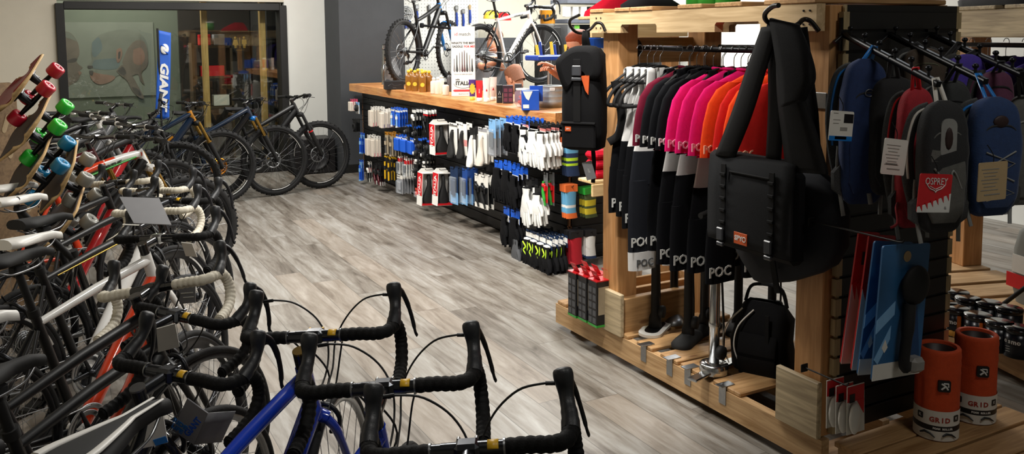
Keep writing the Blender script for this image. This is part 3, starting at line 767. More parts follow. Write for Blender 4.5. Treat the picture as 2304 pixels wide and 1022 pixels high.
R_(385, 452, 'black taped road bike behind the grey card', 47, 0, -2, frame=GLOSS, sticker=True, barcol=GUNM, stemcol=GUNM, saddle=BLK, sb=.1, sah=.93)
R_(335, 430, 'road bike with a short white taped bar end right of the orange mountain bike', 47, 0, -4, frame=MATTE, tape=WTAPE, saddle=WHITE, stext='40', sb=.12, sah=.97, dec=2)
R_(262, 412, 'farthest road bike with white bar tape next to the orange mountain bike', 47, 2, -5, frame=MATTE, dt=REDP, tape=WTAPE, saddle=WHITE)
M_(326, 312, 'orange white and green full suspension mountain bike with gold fork stanchions', 66, -8, -4, frame=ORANGE, dt=MATTE, ht_col=WPAINT, stan=GOLD, crown=WPAINT, fork=MATTE, shock=BLK, stripe=GREENP, tfront=WPAINT, ttext=('VIRTUE', .042), tcol=DECALK, barcol=BLK, st=.52)
M_(354, 252, 'black mountain bike with its bar turned end on in front of the blue banner', 66, -42, 6, frame=MATTE, dt=NAVY, stan=BLK, shock=BLK, ttext=('GIANT', .04))
M_(300, 285, 'black mountain bike with white brake levers above the orange frame', 55, -12, -5, frame=MATTE, dt=REDP, stan=GOLD, lever=WHITE)
M_(215, 310, 'maroon mountain bike behind the blue skateboard wheels', 58, 5, 0, frame=MAROON, stan=GOLD, lever=STEEL)
M_(238, 268, 'black mountain bike with white stem behind the green skateboard wheels', 52, -16, -5, frame=GREYP, stemcol=WHITE, lever=WHITE, stan=SILVER, crown=WPAINT)
M_(262, 236, 'grey mountain bike with long black grips under the mural', 56, -14, -6, frame=GREYP, lever=STEEL)
M_(195, 255, 'black mountain bike with white lever half hidden by the green wheels', 50, -10, -4, frame=MATTE, lever=WHITE)
# the three bikes at the back by the window
G3 = 'mountain bikes parked by the shop window'
def place_front(px, py, heading, steer, label, **c):
    """Put the bike so that its front tyre stands on the measured floor point."""
    c['mtb'] = True; c.update(st=.39, kink=0, sah=.93); p = at(px, py, z=0)
    base = RZ(90-heading); f = base @ V((.70, 0, 0))
    return bicycle('mountain_bicycle', label, c, M=T(p.x-f.x, p.y-f.y, 0) @ base, heading=heading, steer=steer, group=G3)
place_front(500, 458, 86, 8, 'dark blue and gold mountain bike by the window, leftmost of the three there', frame=NAVY, dt=NAVY, ht_col=GOLDP, stan=GOLD, fork=BLK, seal=GOLD, shock=GOLDP, dec=4, rim=BLK, rotor=mat('rotor_painted_glow', 'e08a24', .25, 1.0))  # rotor colour stands in for orange light reflected off it
place_front(622, 439, 88, 10, 'dark blue mountain bike by the window with a sky blue fork crown', frame=NAVY, dt=GLOSS, stan=GOLD, fork=BLK, dec=3, rim=BLK, crown=CYAN)
place_front(722, 423, 89, 12, 'plain black mountain bike in front of the white wall and speaker', frame=MATTE, dt=MATTE, stan=BLK, fork=BLK, seal=REDM, rim=BLK, dec=3)
# ---------------------------------------------------------------- service counter
FIR = wood('fir_worktop', 'a25c2c', 'd39a5e', 'Y', rough=.4)
SLATB = mat('black_slat_laminate', '0d0d0e', .45, var=.2, scale=10)
SLATE = wood('slat_panel_core', '6e4424', '9a6a40', 'Z', knots=False)
def slat_panel(name, label, O, U, W, H, par=None, pitch=.0762, edge=None, ew=.012):
    """Grooved display panel: O = lower corner, U = along the panel, its face looks along U x Z reversed."""
    M = basis(O, U, V((0, 0, 1)), V(U).cross(V((0, 0, 1))))
    b = MB(M); n = int(H/pitch+.5); b.box((W/2, H/2, -.016), (W, H, .008))
    for k in range(n): b.box((W/2, pitch*(k+.5), -.006), (W-.004, pitch-.011, .012), bev=.002)
    o = b.build('slat_panel', SLATB, par)
    for x in (0, W):
        e = MB(M)
        for k in range(n): e.box((x-(ew-.012)/2, pitch*(k+.5), -.010), (ew, pitch-.012, .022))
        e.box((x, H/2, -.016), (.012, H, .010)); e.build('panel_edge', edge or SLATE, par)
    return o
CT = thing('service_counter', 'long black slat walled service counter under the timber worktop', 'counter', T(3.25, 5.3, 0))
def loc(o): return o
b = MB(); b.box((.42, 2.36, .5), (.62, 4.66, .98)); b.build('carcass', SLATB, CT)
slat_panel('front', '', V((.085, 4.7, .03)), V((0, -1, 0)), 4.68, .99, CT)
slat_panel('end', '', V((.09, .02, .03)), V((1, 0, 0)), .6, .99, CT)
wt = MB(); prof = [(0, 0), (0, .082), (.004, .088), (.76, .088), (.76, 0)]
rings = []
for i in range(25):
    y = 5.36+4.70*i/24; wob = .006*math.sin(i*1.7)+.004*math.sin(i*3.1); cut = .05 if i == 0 else 0
    rings.append([(3.195+wob*.6+(cut if k < 3 else 0)+p[0], y+(.05 if i == 0 and k > 2 else 0), 1.02+p[1]) for k, p in enumerate(prof)])
wt.loft(rings, smooth=False); w_ = wt.build('worktop', FIR); tag(w_, 'thick reddish timber worktop lying along the slat walled counter', 'worktop')
CZ = 1.109
def on_counter(px, py): return at(px, py, z=CZ)
def facing(p): return math.degrees(math.atan2(p.x, p.y))     # bearing from the entrance towards p
def stand(name, label, cat, p, group=None, rz=0): return thing(name, label, cat, T(p.x, p.y, p.z) @ RZ(rz), group)
CARDB = mat('black_carton', '17171a', .5, var=.08)
LID = mat('yellow_cap', 'e8c23a', .45, var=.05)
AMBER = mat('amber_plastic', '8a5a1c', .25, var=.12, coat=.3)
# long black carton
p = on_counter(886, 201); o = stand('carton', 'flat black carton at the far end of the worktop', 'box', p, rz=-12)
b = MB(); b.box((0, 0, .045), (.2, .13, .09), bev=.003); b.m = 1; b.tube(smooth_pts([(-.07, -.066, .04), (-.03, -.066, .062), (.0, -.066, .045), (.07, -.066, .052)], 4), .0012, n=4); b.text('PEARL', .014, basis((.0, -.0655, .02), (1, 0, 0), (0, 0, 1), (0, -1, 0))); b.build('carton_body', [CARDB, GREYP], o)
# clear bagged chrome part behind
p = on_counter(868, 190); o = stand('bagged_chrome_part', 'chrome bracket in clear plastic wrap beside the black carton', 'spare part', p)
b = MB(); b.tube(smooth_pts([(-.02, 0, 0), (-.03, 0, .12), (-.01, .01, .25), (.0, 0, .4)], 4), [.03, .026, .024, .022, .024, .03, .034, .03, .028, .03, .032, .034, .036], n=10); b.box((0, 0, .44), (.08, .05, .06), bev=.012); b.build('bracket', CHROME, o)
CLR = clear('clear_wrap', 'c4c8cc', .16, .12)
b = MB(); b.grid(lambda u, v: (-.02+.22*u*(1-.3*v), .03*math.sin(6*u+3*v), .02+.2*v+.08*u+.02*math.sin(9*u)), 10, 8, .002); b.build('plastic_wrap', CLR, o)
# amber bottles with yellow caps
def bottle(name, label, cat, p, h, r, body, capm, group, lab=None, square=False, cap_h=.03, rz=0):
    o = stand(name, label, cat, p, group, rz)
    b = MB()
    if square:
        rings = []
        for (s, z) in ((.94, 0), (1, .006), (1, h*.68), (.8, h*.78), (.36, h*.84), (.34, h*.86)): rings.append([(x*s, y*s, z) for x, y in rrect(2*r, 1.5*r, r*.4, 3)])
        b.loft(rings)
    else: b.lathe([(0, 0), (r*.94, 0), (r, .006), (r, h*.72), (r*.9, h*.78), (r*.42, h*.84), (r*.4, h*.86), (0, h*.86)], 20)
    b.build('bottle_body', body, o)
    c = MB(); c.lathe([(0, h*.86), (r*.5, h*.86), (r*.5, h*.86+cap_h*.7), (r*.36, h*.86+cap_h), (0, h*.86+cap_h)], 16); c.build('cap', capm, o)
    if lab:
        l = MB(); l.m = 0; l.lathe([(r*1.01, h*.14), (r*1.01, h*.6)], 20) if not square else l.prism([(.62*r*math.cos(a*PI/8), .62*r*math.sin(a*PI/8)) for a in range(16)], 0, .001, basis((0, -.755*r, h*.34), (1, 0, 0), (0, 0, 1), (0, -1, 0))); l.build('label', lab, o)
    return o
AB = []
for i, (px, py, lb) in enumerate(((920, 204, 1), (934, 205, 1), (951, 207, 1), (958, 205, 0), (966, 206, 0), (925, 199, 0), (941, 200, 0), (950, 201, 0))):
    pos = ('front left', 'front middle', 'front right', 'between the front ones and the white bottles', 'nearest the white bottles', '', '', '')[i]
    lab = ('amber bottle with yellow cap and round yellow label, %s of its cluster' % pos) if i < 3 else ('plain amber bottle with yellow cap, %s' % pos) if i < 5 else 'amber bottle with yellow cap in the back row of its cluster'
    bottle('spray_bottle', lab, 'bottle', on_counter(px, py), .215, .034, AMBER, LID, 'amber bottles on the worktop', lab=LID if lb else None, square=True, rz=-25)
FROST = mat('frosted_bottle', 'ddd2c4', .4, var=.05)
for i, (px, py, h, cm) in enumerate(((976, 211, .155, WHITE), (986, 212, .165, WHITE), (993, 208, .17, WHITE), (1003, 214, .12, BLK))):
    bottle('lotion_bottle', ('white lotion bottle nearest the amber bottles', 'white lotion bottle second from the amber bottles', 'tall white lotion bottle half behind the short one', 'short white bottle with black cap beside the standing sign')[i], 'bottle', on_counter(px, py), h, .032, FROST, cm, 'lotion bottles on the worktop', cap_h=.025)
bottle('dark_bottle', 'slim dark bottle with black cap behind the short white bottle', 'bottle', on_counter(1011, 206), .2, .026, mat('smoke_plastic', '4a4c50', .3), BLK, None, cap_h=.035)
# standing sign
p = on_counter(1043, 216); o = stand('standing_sign', 'tall white leaning display sign with a row of saddles', 'sign', p, rz=-26)
b = MB(); W_, H_ = .225, .66; lean = 9
SG = RX(-lean)
b.M = SG; b.box((0, 0, H_/2), (W_, .008, H_)); b.build('sign_board', WHITE, o)
b = MB(); b.M = T(.0, .17, 0) @ RX(6); b.box((0, 0, H_*.47), (W_, .006, H_*.94)); b.build('rear_strut', WHITE, o)
t = MB(SG)
def SB(x, z): return basis((x, -.0046, z), (1, 0, 0), (0, 0, 1), (0, -1, 0))
t.m = 0; t.text('id', .046, SB(-.066, .585)); t.m = 1; t.text('match', .046, SB(.016, .585))
t.m = 1; t.text("WHAT'S THE BEST", .027, SB(0, .50), bold=.001); t.text('SADDLE', .027, SB(-.052, .467), bold=.001); t.m = 0; t.text('FOR ME?', .027, SB(.06, .467), bold=.001)
for k, (x, c, hh) in enumerate(((-.085, 2, .12), (-.06, 1, .15), (-.035, 2, .17), (-.01, 3, .18), (.012, 3, .19), (.035, 1, .17), (.06, 2, .15), (.083, 1, .12))):
    t.m = {1: 1, 2: 4, 3: 3}[c]; q = smooth_pts([(x-.009, .3-.06, 0), (x-.005, .3, 0), (x-.003, .3+hh-.07, 0), (x+.003, .3+hh-.07, 0), (x+.005, .3, 0), (x+.011, .3-.06, 0), (x, .3-.075, 0), (x-.009, .3-.06, 0)], 3)[:-1]
    t.prism([(v.x, v.y) for v in q], 0, .0012, basis((0, -.0042, 0), (1, 0, 0), (0, 0, 1), (0, -1, 0)))
t.m = 1; t.text('Discover our saddle with idmatch', .0125, SB(0, .205)); t.text('selle', .022, SB(-.055, .155), bold=.0006); t.text('ITALIA', .05, SB(-.0, .118), bold=.0022)
t.tube([V((.09*math.cos(a), -.0048, .118+.045*math.sin(a))) for a in [PI+PI*k/12 for k in range(13)]], .002, n=4)
t.m = 0; t.prism([(-.1, .05), (-.085, .06), (.1, .06), (.1, .04), (-.085, .04)], 0, .001, basis((0, -.0042, 0), (1, 0, 0), (0, 0, 1), (0, -1, 0)))
t.m = 1; t.text('SELLEITALIA.COM', .012, SB(0, .018)); t.build('print', [REDM, DECALK, GREYP, MAROON, PAPERG], o)
# squeeze tubes and cartons
PURP = mat('purple_print', '4a2478', .4, var=.1)
def squeeze(name, label, p, h, w, body, capm, deco=None, rz=-26):
    o = stand(name, label, 'tube', p, None, rz); b = MB(); rings = []
    for k in range(7):
        t = k/6; rw = w*.5*(.78+.22*t); ry = .016*(1-t)+.0015
        rings.append([(rw*math.cos(a), ry*math.sin(a), .03+h*t) for a in [2*PI*j/16 for j in range(16)]])
    b.loft(rings); b.build('tube_body', body, o)
    c = MB(); c.lathe([(0, 0), (w*.36, 0), (w*.38, .004), (w*.36, .032), (0, .032)], 16); c.build('cap', capm, o)
    if deco:
        d = MB(); deco(d, h, w); d.build('print', [LID, DECAL, REDM, DECALK], o)
    return o
def deco_star(d, h, w):
    q = []
    for k in range(20): 
        a = 2*PI*k/20; r = (.021 if k % 2 else .028); q.append((r*math.cos(a), .1+r*1.9*math.sin(a)))
    d.m = 0; d.prism(q, 0, .014, basis((0, -.004, 0), (1, 0, 0), (0, 0, 1), (0, -1, 0)))
def deco_red(d, h, w): d.m = 1; d.text('MUC', .018, basis((0, -.0155, .09), (0, 0, 1), (-1, 0, 0), (0, -1, 0)))
def deco_a(d, h, w): d.m = 2; d.prism([(-.008, .09), (0, .115), (.008, .09)], 0, .0125, basis((0, 0, 0), (1, 0, 0), (0, 0, 1), (0, -1, 0)))
squeeze('squeeze_tube', 'purple squeeze tube with a yellow burst and yellow cap', on_counter(1063, 225), .15, .062, PURP, LID, deco_star)
squeeze('squeeze_tube', 'red squeeze tube with white cap', on_counter(1079, 228), .15, .062, REDM, WHITE, deco_red)
squeeze('squeeze_tube', 'white squeeze tube with small red triangle next to the red tube', on_counter(1095, 229), .175, .066, WHITE, WHITE, deco_a)
squeeze('squeeze_tube', 'white squeeze tube with small red triangle touching the black carton', on_counter(1110, 226), .175, .066, mat('pinkish_white_plastic', 'e2d3cc', .4), WHITE, deco_a)
for i, (px, py, w, m, lb) in enumerate(((1124, 231, .05, CARDB, 'small black carton with a red triangle mark'), (1143, 232, .085, mat('plum_carton', '33202c', .5, var=.1), 'plum coloured carton with a printed grid'), (1166, 228, .06, mat('slate_carton', '3a3c44', .5), 'slate grey carton behind the clear jar'))):
    o = stand('small_carton', lb, 'box', on_counter(px, py), None, -26); b = MB(); b.box((0, .0, .075), (w, .07, .15), bev=.002)
    fx = basis((0, -.0352, 0), (1, 0, 0), (0, 0, 1), (0, -1, 0))
    if i == 0:
        b.m = 1; b.tube([V((-.009, -.0355, .07)), V((0, -.0355, .1)), V((.009, -.0355, .07))], .002, n=4); b.text('ASSOS', .01, basis((0, -.0353, .05), (1, 0, 0), (0, 0, 1), (0, -1, 0)))
    if i == 1:
        b.m = 2
        for ix in range(2):
            for iz in range(3): b.box((-.02+.04*ix, -.0355, .03+.04*iz), (.03, .001, .03))
    b.build('carton_body', [m, DECAL, mat('rose_print', '6d3447', .5)], o)
# clear jar with orange contents
o = stand('clear_jar', 'round clear plastic jar of orange and purple sachets', 'jar', on_counter(1176, 240), None)
b = MB(); b.lathe([(0, 0), (.045, 0), (.066, .03), (.072, .075), (.062, .115), (.05, .13), (.05, .14)], 24); b.build('jar_wall', clear('jar_plastic', 'c9a9b8', .28, .08), o)
b = MB(); b.lathe([(.052, .132), (.054, .134), (.054, .146), (0, .147)], 24); b.build('jar_lid', WHITE, o)
b = MB()
for k in range(14): a = k*2.4; r = .035*math.sqrt((k % 7)/7); b.m = k % 2; b.box((r*math.cos(a), r*math.sin(a), .02+.0045*k), (.035, .022, .012), R=Euler((k, k*.7, k*1.3)).to_matrix(), bev=.003)
b.build('sachets', [ORANGE, PURP], o)
# blue collection box with white card
BLUEB = mat('blue_carton', '1c4fb4', .45, var=.06)
o = stand('collection_box', 'blue carton with a white triangular card and price label', 'box', on_counter(1199, 247), None, -26)
b = MB(); b.box((-.02, 0, .075), (.13, .11, .15), bev=.002); b.box((.03, .056, .12), (.1, .006, .12)); b.m = 1; b.prism([(-.08, .145), (-.005, .145), (-.035, .075), (-.055, .09)], .055, .0575, basis((0, 0, 0), (1, 0, 0), (0, 0, 1), (0, -1, 0))); b.box((-.055, -.0558, .03), (.045, .002, .028))
b.build('carton_body', [BLUEB, WHITE, DECALK], o)
o = stand('white_leaflet', 'small white and green leaflet pad beside the clear jar', 'leaflet', on_counter(1192, 238), None, -26)
b = MB(); b.box((0, 0, .04), (.05, .012, .08), R=Matrix.Rotation(.2, 3, 'X')); b.m = 1; b.box((.006, -.008, .03), (.03, .003, .03), R=Matrix.Rotation(.2, 3, 'X')); b.build('pad', [WHITE, mat('lime_print', '8fd04a', .5)], o)
# galvanised bucket
GALV = mat('galvanised_tin', 'a3a8aa', .42, .35, var=.12, scale=25)
o = stand('galvanised_bucket', 'round galvanised tin bucket at the near end of the worktop', 'bucket', on_counter(1240, 241), None, -26)
b = MB(); b.lathe([(0, .003), (.094, .003), (.096, 0), (.099, .04), (.102, .045), (.1, .05), (.102, .08), (.105, .085), (.103, .09), (.105, .125), (.108, .13), (.106, .135), (.108, .165), (.112, .168), (.108, .17), (.104, .168), (.094, .012), (0, .01)], 40); b.build('bucket_body', GALV, o)
b = MB(); b.box((0, -.1085, .148), (.04, .003, .022)); b.m = 1; b.box((0, -.1102, .148), (.03, .001, .003)); b.build('label', [WHITE, PAPERG], o)
b = MB()
for s in (1, -1): b.M = T(s*.11, 0, .11); b.tube(arc((0, 0, 0), .03, -90, 90, 8, 'yz'), .003, n=6)
b.build('handle', STEEL, o)
# ---------------------------------------------------------------- goods on pegs: slat wall under the worktop
HOOKM = mat('black_wire', '0b0b0b', .4, .3)
BLUEC = mat('blue_header', '1b59c8', .5, var=.05)
LBLUE = mat('pale_blue_print', '7fb0dc', .5, var=.05)
NAVYC = mat('navy_card', '10294a', .5, var=.08)
PINK = mat('pink_print', 'c44a6a', .5, var=.06)
BEIGE = mat('beige_card', 'a89a82', .6, var=.06)
LIME = mat('lime_fabric', 'b7e02a', .6, var=.08)
BFAB = mat('black_fabric', '0d0d0f', .9, var=.25, scale=160, bump=.25, bscale=500, spec=.15)
WFAB = mat('white_fabric', 'dcdcd8', .85, var=.05, scale=120, bump=.15, bscale=400)
GFAB = mat('grey_fabric', '4b4d50', .9, var=.12, scale=140, bump=.2, bscale=400)
BLIS = clear('blister_plastic', 'c8d0d8', .22, .1)
WX = lambda p, yaw=0: basis(p, (0, -1, 0), (0, 0, 1), (-1, 0, 0)) @ RY(yaw)     # hangs facing the aisle
WY = lambda p, yaw=0: basis(p, (1, 0, 0), (0, 0, 1), (0, -1, 0)) @ RY(yaw)      # hangs facing the entrance
def zone(b, w, y0, y1, z, slot):
    b.m = slot; b.box((0, (y0+y1)/2, z), (w, abs(y1-y0), .0012))
def glove_mb(s=1.0, fist=0):
    g = MB(); g.tube([(0, 0, 0), (0, -.03*s, .002), (0, -.055*s, .004), (0, -.095*s, .004), (0, -.115*s, .002)], [.036*s, .030*s, .040*s, .046*s, .040*s], n=12, flat=.24, up=(0, 0, 1))
    for k in range(4):
        x = (-.03+.0205*k)*s; L = (.06, .082, .09, .074)[k]*s
        g.tube([(x, -.1*s, .002), (x*1.15, -.1*s-L*.5, .005+.004*(k % 2)), (x*1.35, -.1*s-L, .001+.006*(k % 2))], [.0105*s, .0095*s, .007*s], n=7)
    g.tube([(.036*s, -.06*s, .004), (.06*s, -.088*s, .01), (.064*s, -.118*s, .012)], [.014*s, .012*s, .008*s], n=7)
    return g
def product(kind, w, h, slotmats):
    """Shape of the thing on the card; returns list of (part name, MB, materials)."""
    a = slotmats
    if kind == 'gloves':
        g = glove_mb(h/.22); g.M = Matrix(); b = MB(T(-w*.05, -.055, .014)); 
        for dz, dx in ((0, -.012), (.02, .015)):
            b.M = T(dx, -.05, .012+dz) @ RZ(4 if dx > 0 else -5); b.add([tuple(v) for v in g.v], g.f)
        b.m = 1; b.M = Matrix(); b.box((0, -.052, .02), (w*.62, .022, .036), bev=.006)
        if len(a) > 2: b.m = 2; b.tube(smooth_pts([(-.025, -.07, .046), (.018, -.1, .05), (-.012, -.13, .049), (.015, -.16, .046), (0, -.2, .04)], 4), .008, n=6, flat=.5); b.tube(smooth_pts([(.03, -.06, .04), (.035, -.12, .046), (.02, -.18, .04)], 4), .006, n=6, flat=.5)
        return [('gloves', b, a)]
    if kind == 'saddle':
        b = MB(basis((0, -.02-h*.52, .02), (0, 1, 0), (-1, 0, 0), (0, 0, 1))); s = saddle_mb(W=w*.75, L=h*.86); b.add([tuple(v) for v in s.v], s.f)
        r = MB(b.M @ T(0, 0, 0)); q = rails_mb(); r.add([tuple(v) for v in q.v], q.f); return [('saddle', b, a), ('rails', r, [STEEL])]
    if kind == 'pump':
        b = MB(); b.cyl((0, -.045, .014), (0, -h*.9, .014), .010, n=10); b.m = 1; b.cyl((0, -h*.35, .014), (0, -h*.52, .014), .013, n=10); b.cyl((0, -h*.9, .014), (0, -h*.97, .014), .013, n=10); return [('pump', b, a)]
    if kind == 'tool':
        b = MB(); b.tube(smooth_pts([(-w*.2, -.05, .012), (-w*.22, -h*.5, .014), (w*.05, -h*.75, .014), (w*.2, -h*.92, .012)], 4), [.010]*4+[.013]*5+[.008]*4, n=8); b.m = 1; b.lathe([(0, 0), (w*.22, 0), (w*.22, .02), (0, .022)], 14, T(-w*.12, -h*.32, .004)); b.box((w*.18, -h*.4, .012), (w*.22, h*.18, .018), bev=.004); return [('tool', b, a)]
    if kind == 'light':
        b = MB(); b.lathe([(0, 0), (w*.28, 0), (w*.3, .012), (w*.26, .03), (w*.2, .034), (0, .036)], 16, T(0, -h*.4, .002)); b.m = 1; b.lathe([(0, .036), (w*.19, .036), (w*.14, .041), (0, .042)], 14, T(0, -h*.4, .002)); b.box((0, -h*.75, .012), (w*.4, h*.12, .02), bev=.005); return [('lamp', b, a)]
    if kind == 'blister':
        b = MB(); b.box((0, -h*.56, .014), (w*.8, h*.7, .026), bev=.008); c = MB(); c.box((0, -h*.5, .012), (w*.5, h*.42, .014), bev=.005); return [('blister', b, [BLIS]), ('content', c, a)]
    if kind == 'bottle':
        b = MB(); b.box((0, -h*.53, .018), (w*.86, h*.82, .034), bev=.006); return [('pouch', b, a)]
    if kind == 'cable':
        b = MB()
        for k in range(3): b.tube([(w*.3*math.cos(t)*(1-.1*k), -h*.55+h*.3*math.sin(t)*(1-.08*k), .006+.006*k) for t in [2*PI*j/18 for j in range(18)]], .0035, n=6, closed=True)
        return [('coil', b, a)]
    if kind == 'sock':
        b = MB(); b.tube(smooth_pts([(0, -.03, .012), (0, -h*.45, .014), (0, -h*.75, .014), (w*.12, -h*.92, .014), (w*.3, -h*.98, .012)], 3), [w*.4, w*.42, w*.42, w*.41, w*.4, w*.4, w*.4, w*.41, w*.4, w*.38, w*.35, w*.28, w*.2], n=12, flat=.28, up=(0, 0, 1)); return [('sock', b, a)]
    return []
def pack(name, label, cat, group, w, h, card, zones, kind, pm, M, hh=None):
    """A carded product hanging from a peg by the hole at its origin."""
    o = thing(name, label, cat, M, group)
    H = hh or h
    b = MB(); b.prism([(-w/2, .014), (-w/2, -H+.014), (w/2, -H+.014), (w/2, .014), (w*.12, .014), (.008, .006), (.006, -.003), (-.006, -.003), (-.008, .006), (-w*.12, .014)], -.001, .001)
    mats = [card]
    for (y0, y1, m) in zones:
        if m not in mats: mats.append(m)
        zone(b, w*.98, .014-y0*H, .014-y1*H, .0016, mats.index(m))
    b.build('hang_card', mats, o)
    for nm, mb, ms in product(kind, w, h, pm): mb.build(nm, ms, o)
    return o
def peg(M, L, group='wire pegs on the slat walls', lab='black wire peg holding hanging goods on a slat wall'):
    b = MB(M); b.tube([(0, 0, -L), (0, 0, 0), (0, .002, .012), (0, .012, .018)], .003, n=6); b.box((0, -.002, -L), (.034, .03, .006), bev=.002)
    o = b.build('display_hook', HOOKM); return tag(o, lab, 'hook', group)
WALLX = 3.262
def row(name, label, cat, group, px, py, wpx, hpx, n, card, zones, kind, pm, step=.024, out=.19, plane='x', hh=None, cols=1, dcol=0.0):
    """A peg full of the same product; (px, py) is the middle of the foremost one in the photo."""
    if plane == 'x':
        p = at(px, py, x=WALLX-out); n_ = V((-1, 0, 0)); W = WX
    else:
        p = at(px, py, y=plane-out); n_ = V((0, -1, 0)); W = WY
    Z = (CAMR.transposed() @ (p-V((0, 0, CAMH)))).z*-1
    k = Z/FPX; w = wpx*k*1.12; h = hpx*k; p = p+V((0, 0, h/2-.014))
    first = None
    for c in range(cols):
        for i in range(n):
            q = p-n_*(step*i)+V((0, 0, rnd.uniform(-.004, .004)))+(V((0, 1, 0)) if plane == 'x' else V((1, 0, 0)))*(dcol*c)
            M = W(q, rnd.uniform(-7, 7))
            if first is None: first = pack(name, label, cat, group, w, h, card, zones, kind, pm, M, hh and hh*k)
            else: dup(first, M)
        peg(W(p+(V((0, 1, 0)) if plane == 'x' else V((1, 0, 0)))*(dcol*c)+n_*.012), out+.012)
    return first
G = 'goods hanging on the counter slat wall'
CW = PAPER
row('light_pack', 'white carded bottle pouch with red foot, top hook row at the far end', 'pouch', 'white carded pouches, top row', 838, 262, 24, 44, 5, CW, [(0, .16, WHITE), (.8, 1, PINK)], 'bottle', [FROST], step=.03)
row('pouch_pack', 'white pouch with purple foot beside the far white pouches, top row', 'pouch', 'purple footed pouches', 862, 266, 22, 42, 4, CW, [(0, .16, WHITE), (.8, 1, PURP)], 'bottle', [FROST], step=.03)
row('tube_patch_pack', 'blue carded pack with pale bottle print, top row right of the white pouches', 'pack', 'blue carded packs, top row', 884, 262, 20, 40, 4, BLUEC, [(.1, .2, DECAL)], 'pump', [LBLUE, WHITE], cols=2, dcol=-.14, step=.03)
row('tool_pack', 'black carded tool with white headed fittings, top row centre', 'tool', 'black carded tools', 932, 268, 24, 50, 4, DECALK, [(.06, .2, DECAL)], 'tool', [BLK, WHITE], step=.03)
row('tool_pack', 'black and white carded tool pack hanging left of the red saddle box', 'tool', 'black and white carded tools', 958, 272, 22, 54, 4, DECALK, [(.05, .22, WHITE), (.24, .3, REDM)], 'tool', [DMETAL, BLK], step=.03)
o = row('bottle_pack', 'blue slim carded pack at the far end of the second row', 'pack', 'slim blue packs, second row', 813, 322, 15, 46, 2, BLUEC, [(.1, .3, LBLUE)], 'pump', [BLUEC, LBLUE])
row('pouch_pack', 'pale pouch with red foot, second row at the far end', 'pouch', 'pale pouches, second row', 830, 326, 18, 46, 3, CW, [(0, .12, WHITE), (.82, 1, PINK)], 'bottle', [FROST], step=.032, cols=2, dcol=-.16)
row('pump_pack', 'beige carded mini pump, second row', 'pump', 'beige carded pumps', 870, 322, 14, 50, 4, BEIGE, [(0, .14, GOLDP)], 'pump', [STEEL, BEIGE], cols=2, dcol=-.15, step=.03)
row('tube_pack', 'plain blue pack with white lettering band, second row centre', 'pack', 'plain blue packs, second row', 897, 320, 24, 34, 4, BLUEC, [(.12, .28, DECAL)], 'bottle', [BLUEC], cols=3, dcol=-.18, step=.03)
row('light_pack', 'black carded bike light, second row between blue packs and red saddle box', 'bike light', 'black carded lights, second row', 938, 345, 20, 48, 4, DECALK, [(.05, .2, GREYP)], 'light', [BLK, WHITE], cols=2, dcol=-.2, step=.03)
row('spoke_pack', 'blue slim carded pack at the far end of the third row', 'pack', 'slim blue packs, third row', 812, 382, 14, 46, 2, BLUEC, [(.1, .4, LBLUE)], 'pump', [BLUEC, LBLUE])
row('tape_pack', 'white carded red and black pack, third row at the far end', 'pack', 'white carded packs, third row', 830, 386, 14, 46, 2, CW, [(.15, .8, DECALK), (.3, .5, REDM)], 'tool', [BLK, WHITE])
row('shoe_cover_pack', 'dark carded pack with white tips, third row', 'pack', 'dark packs with white tips', 846, 390, 17, 48, 3, DECALK, [(.82, 1, WHITE)], 'tool', [MAROON, BLK], cols=2, dcol=-.12)
row('chain_pack', 'black and yellow carded chain pack, third row', 'pack', 'black and yellow packs', 869, 378, 13, 54, 3, CARDB, [(0, .08, YELLOW), (.4, .95, CARDB), (.55, .62, YELLOW)], 'pump', [YELLOW, BLK], cols=2, dcol=-.11, step=.03)
row('brake_pad_pack', 'white carded small part pack, third row centre', 'pack', 'white carded small parts', 898, 372, 16, 40, 4, CW, [(.1, .3, REDM), (.6, .95, WHITE)], 'blister', [BLK], cols=2, dcol=-.18)
row('lamp_pack', 'black carded lamp, third row behind the clear bags', 'bike light', 'black carded lamps, third row', 936, 385, 18, 44, 3, DECALK, [(.05, .15, WHITE)], 'light', [BLK, STEEL], cols=2, dcol=-.2)
row('lamp_pack', 'black carded lamp high in the middle, above the lower saddle boxes', 'bike light', 'black carded lamps above the saddle boxes', 946, 330, 18, 46, 3, DECALK, [(.08, .2, BLUEC)], 'light', [BLK, DMETAL], cols=2, dcol=-.2)
row('clear_bag', 'clear plastic bag of small parts low on the slat wall', 'bag', 'clear parts bags, bottom row', 900, 415, 26, 42, 5, PAPERG, [(0, .2, PAPER)], 'blister', [PAPERG], step=.03)
row('reflector_pack', 'orange red reflector pack low beside the clear bags', 'reflector', None, 940, 434, 26, 18, 1, ORANGE, [], 'blister', [ORANGE])
row('lock_cable_pack', 'coiled blue lock cable left of the lower saddle boxes', 'cable', None, 952, 405, 20, 36, 1, DECALK, [], 'cable', [BLUEC])
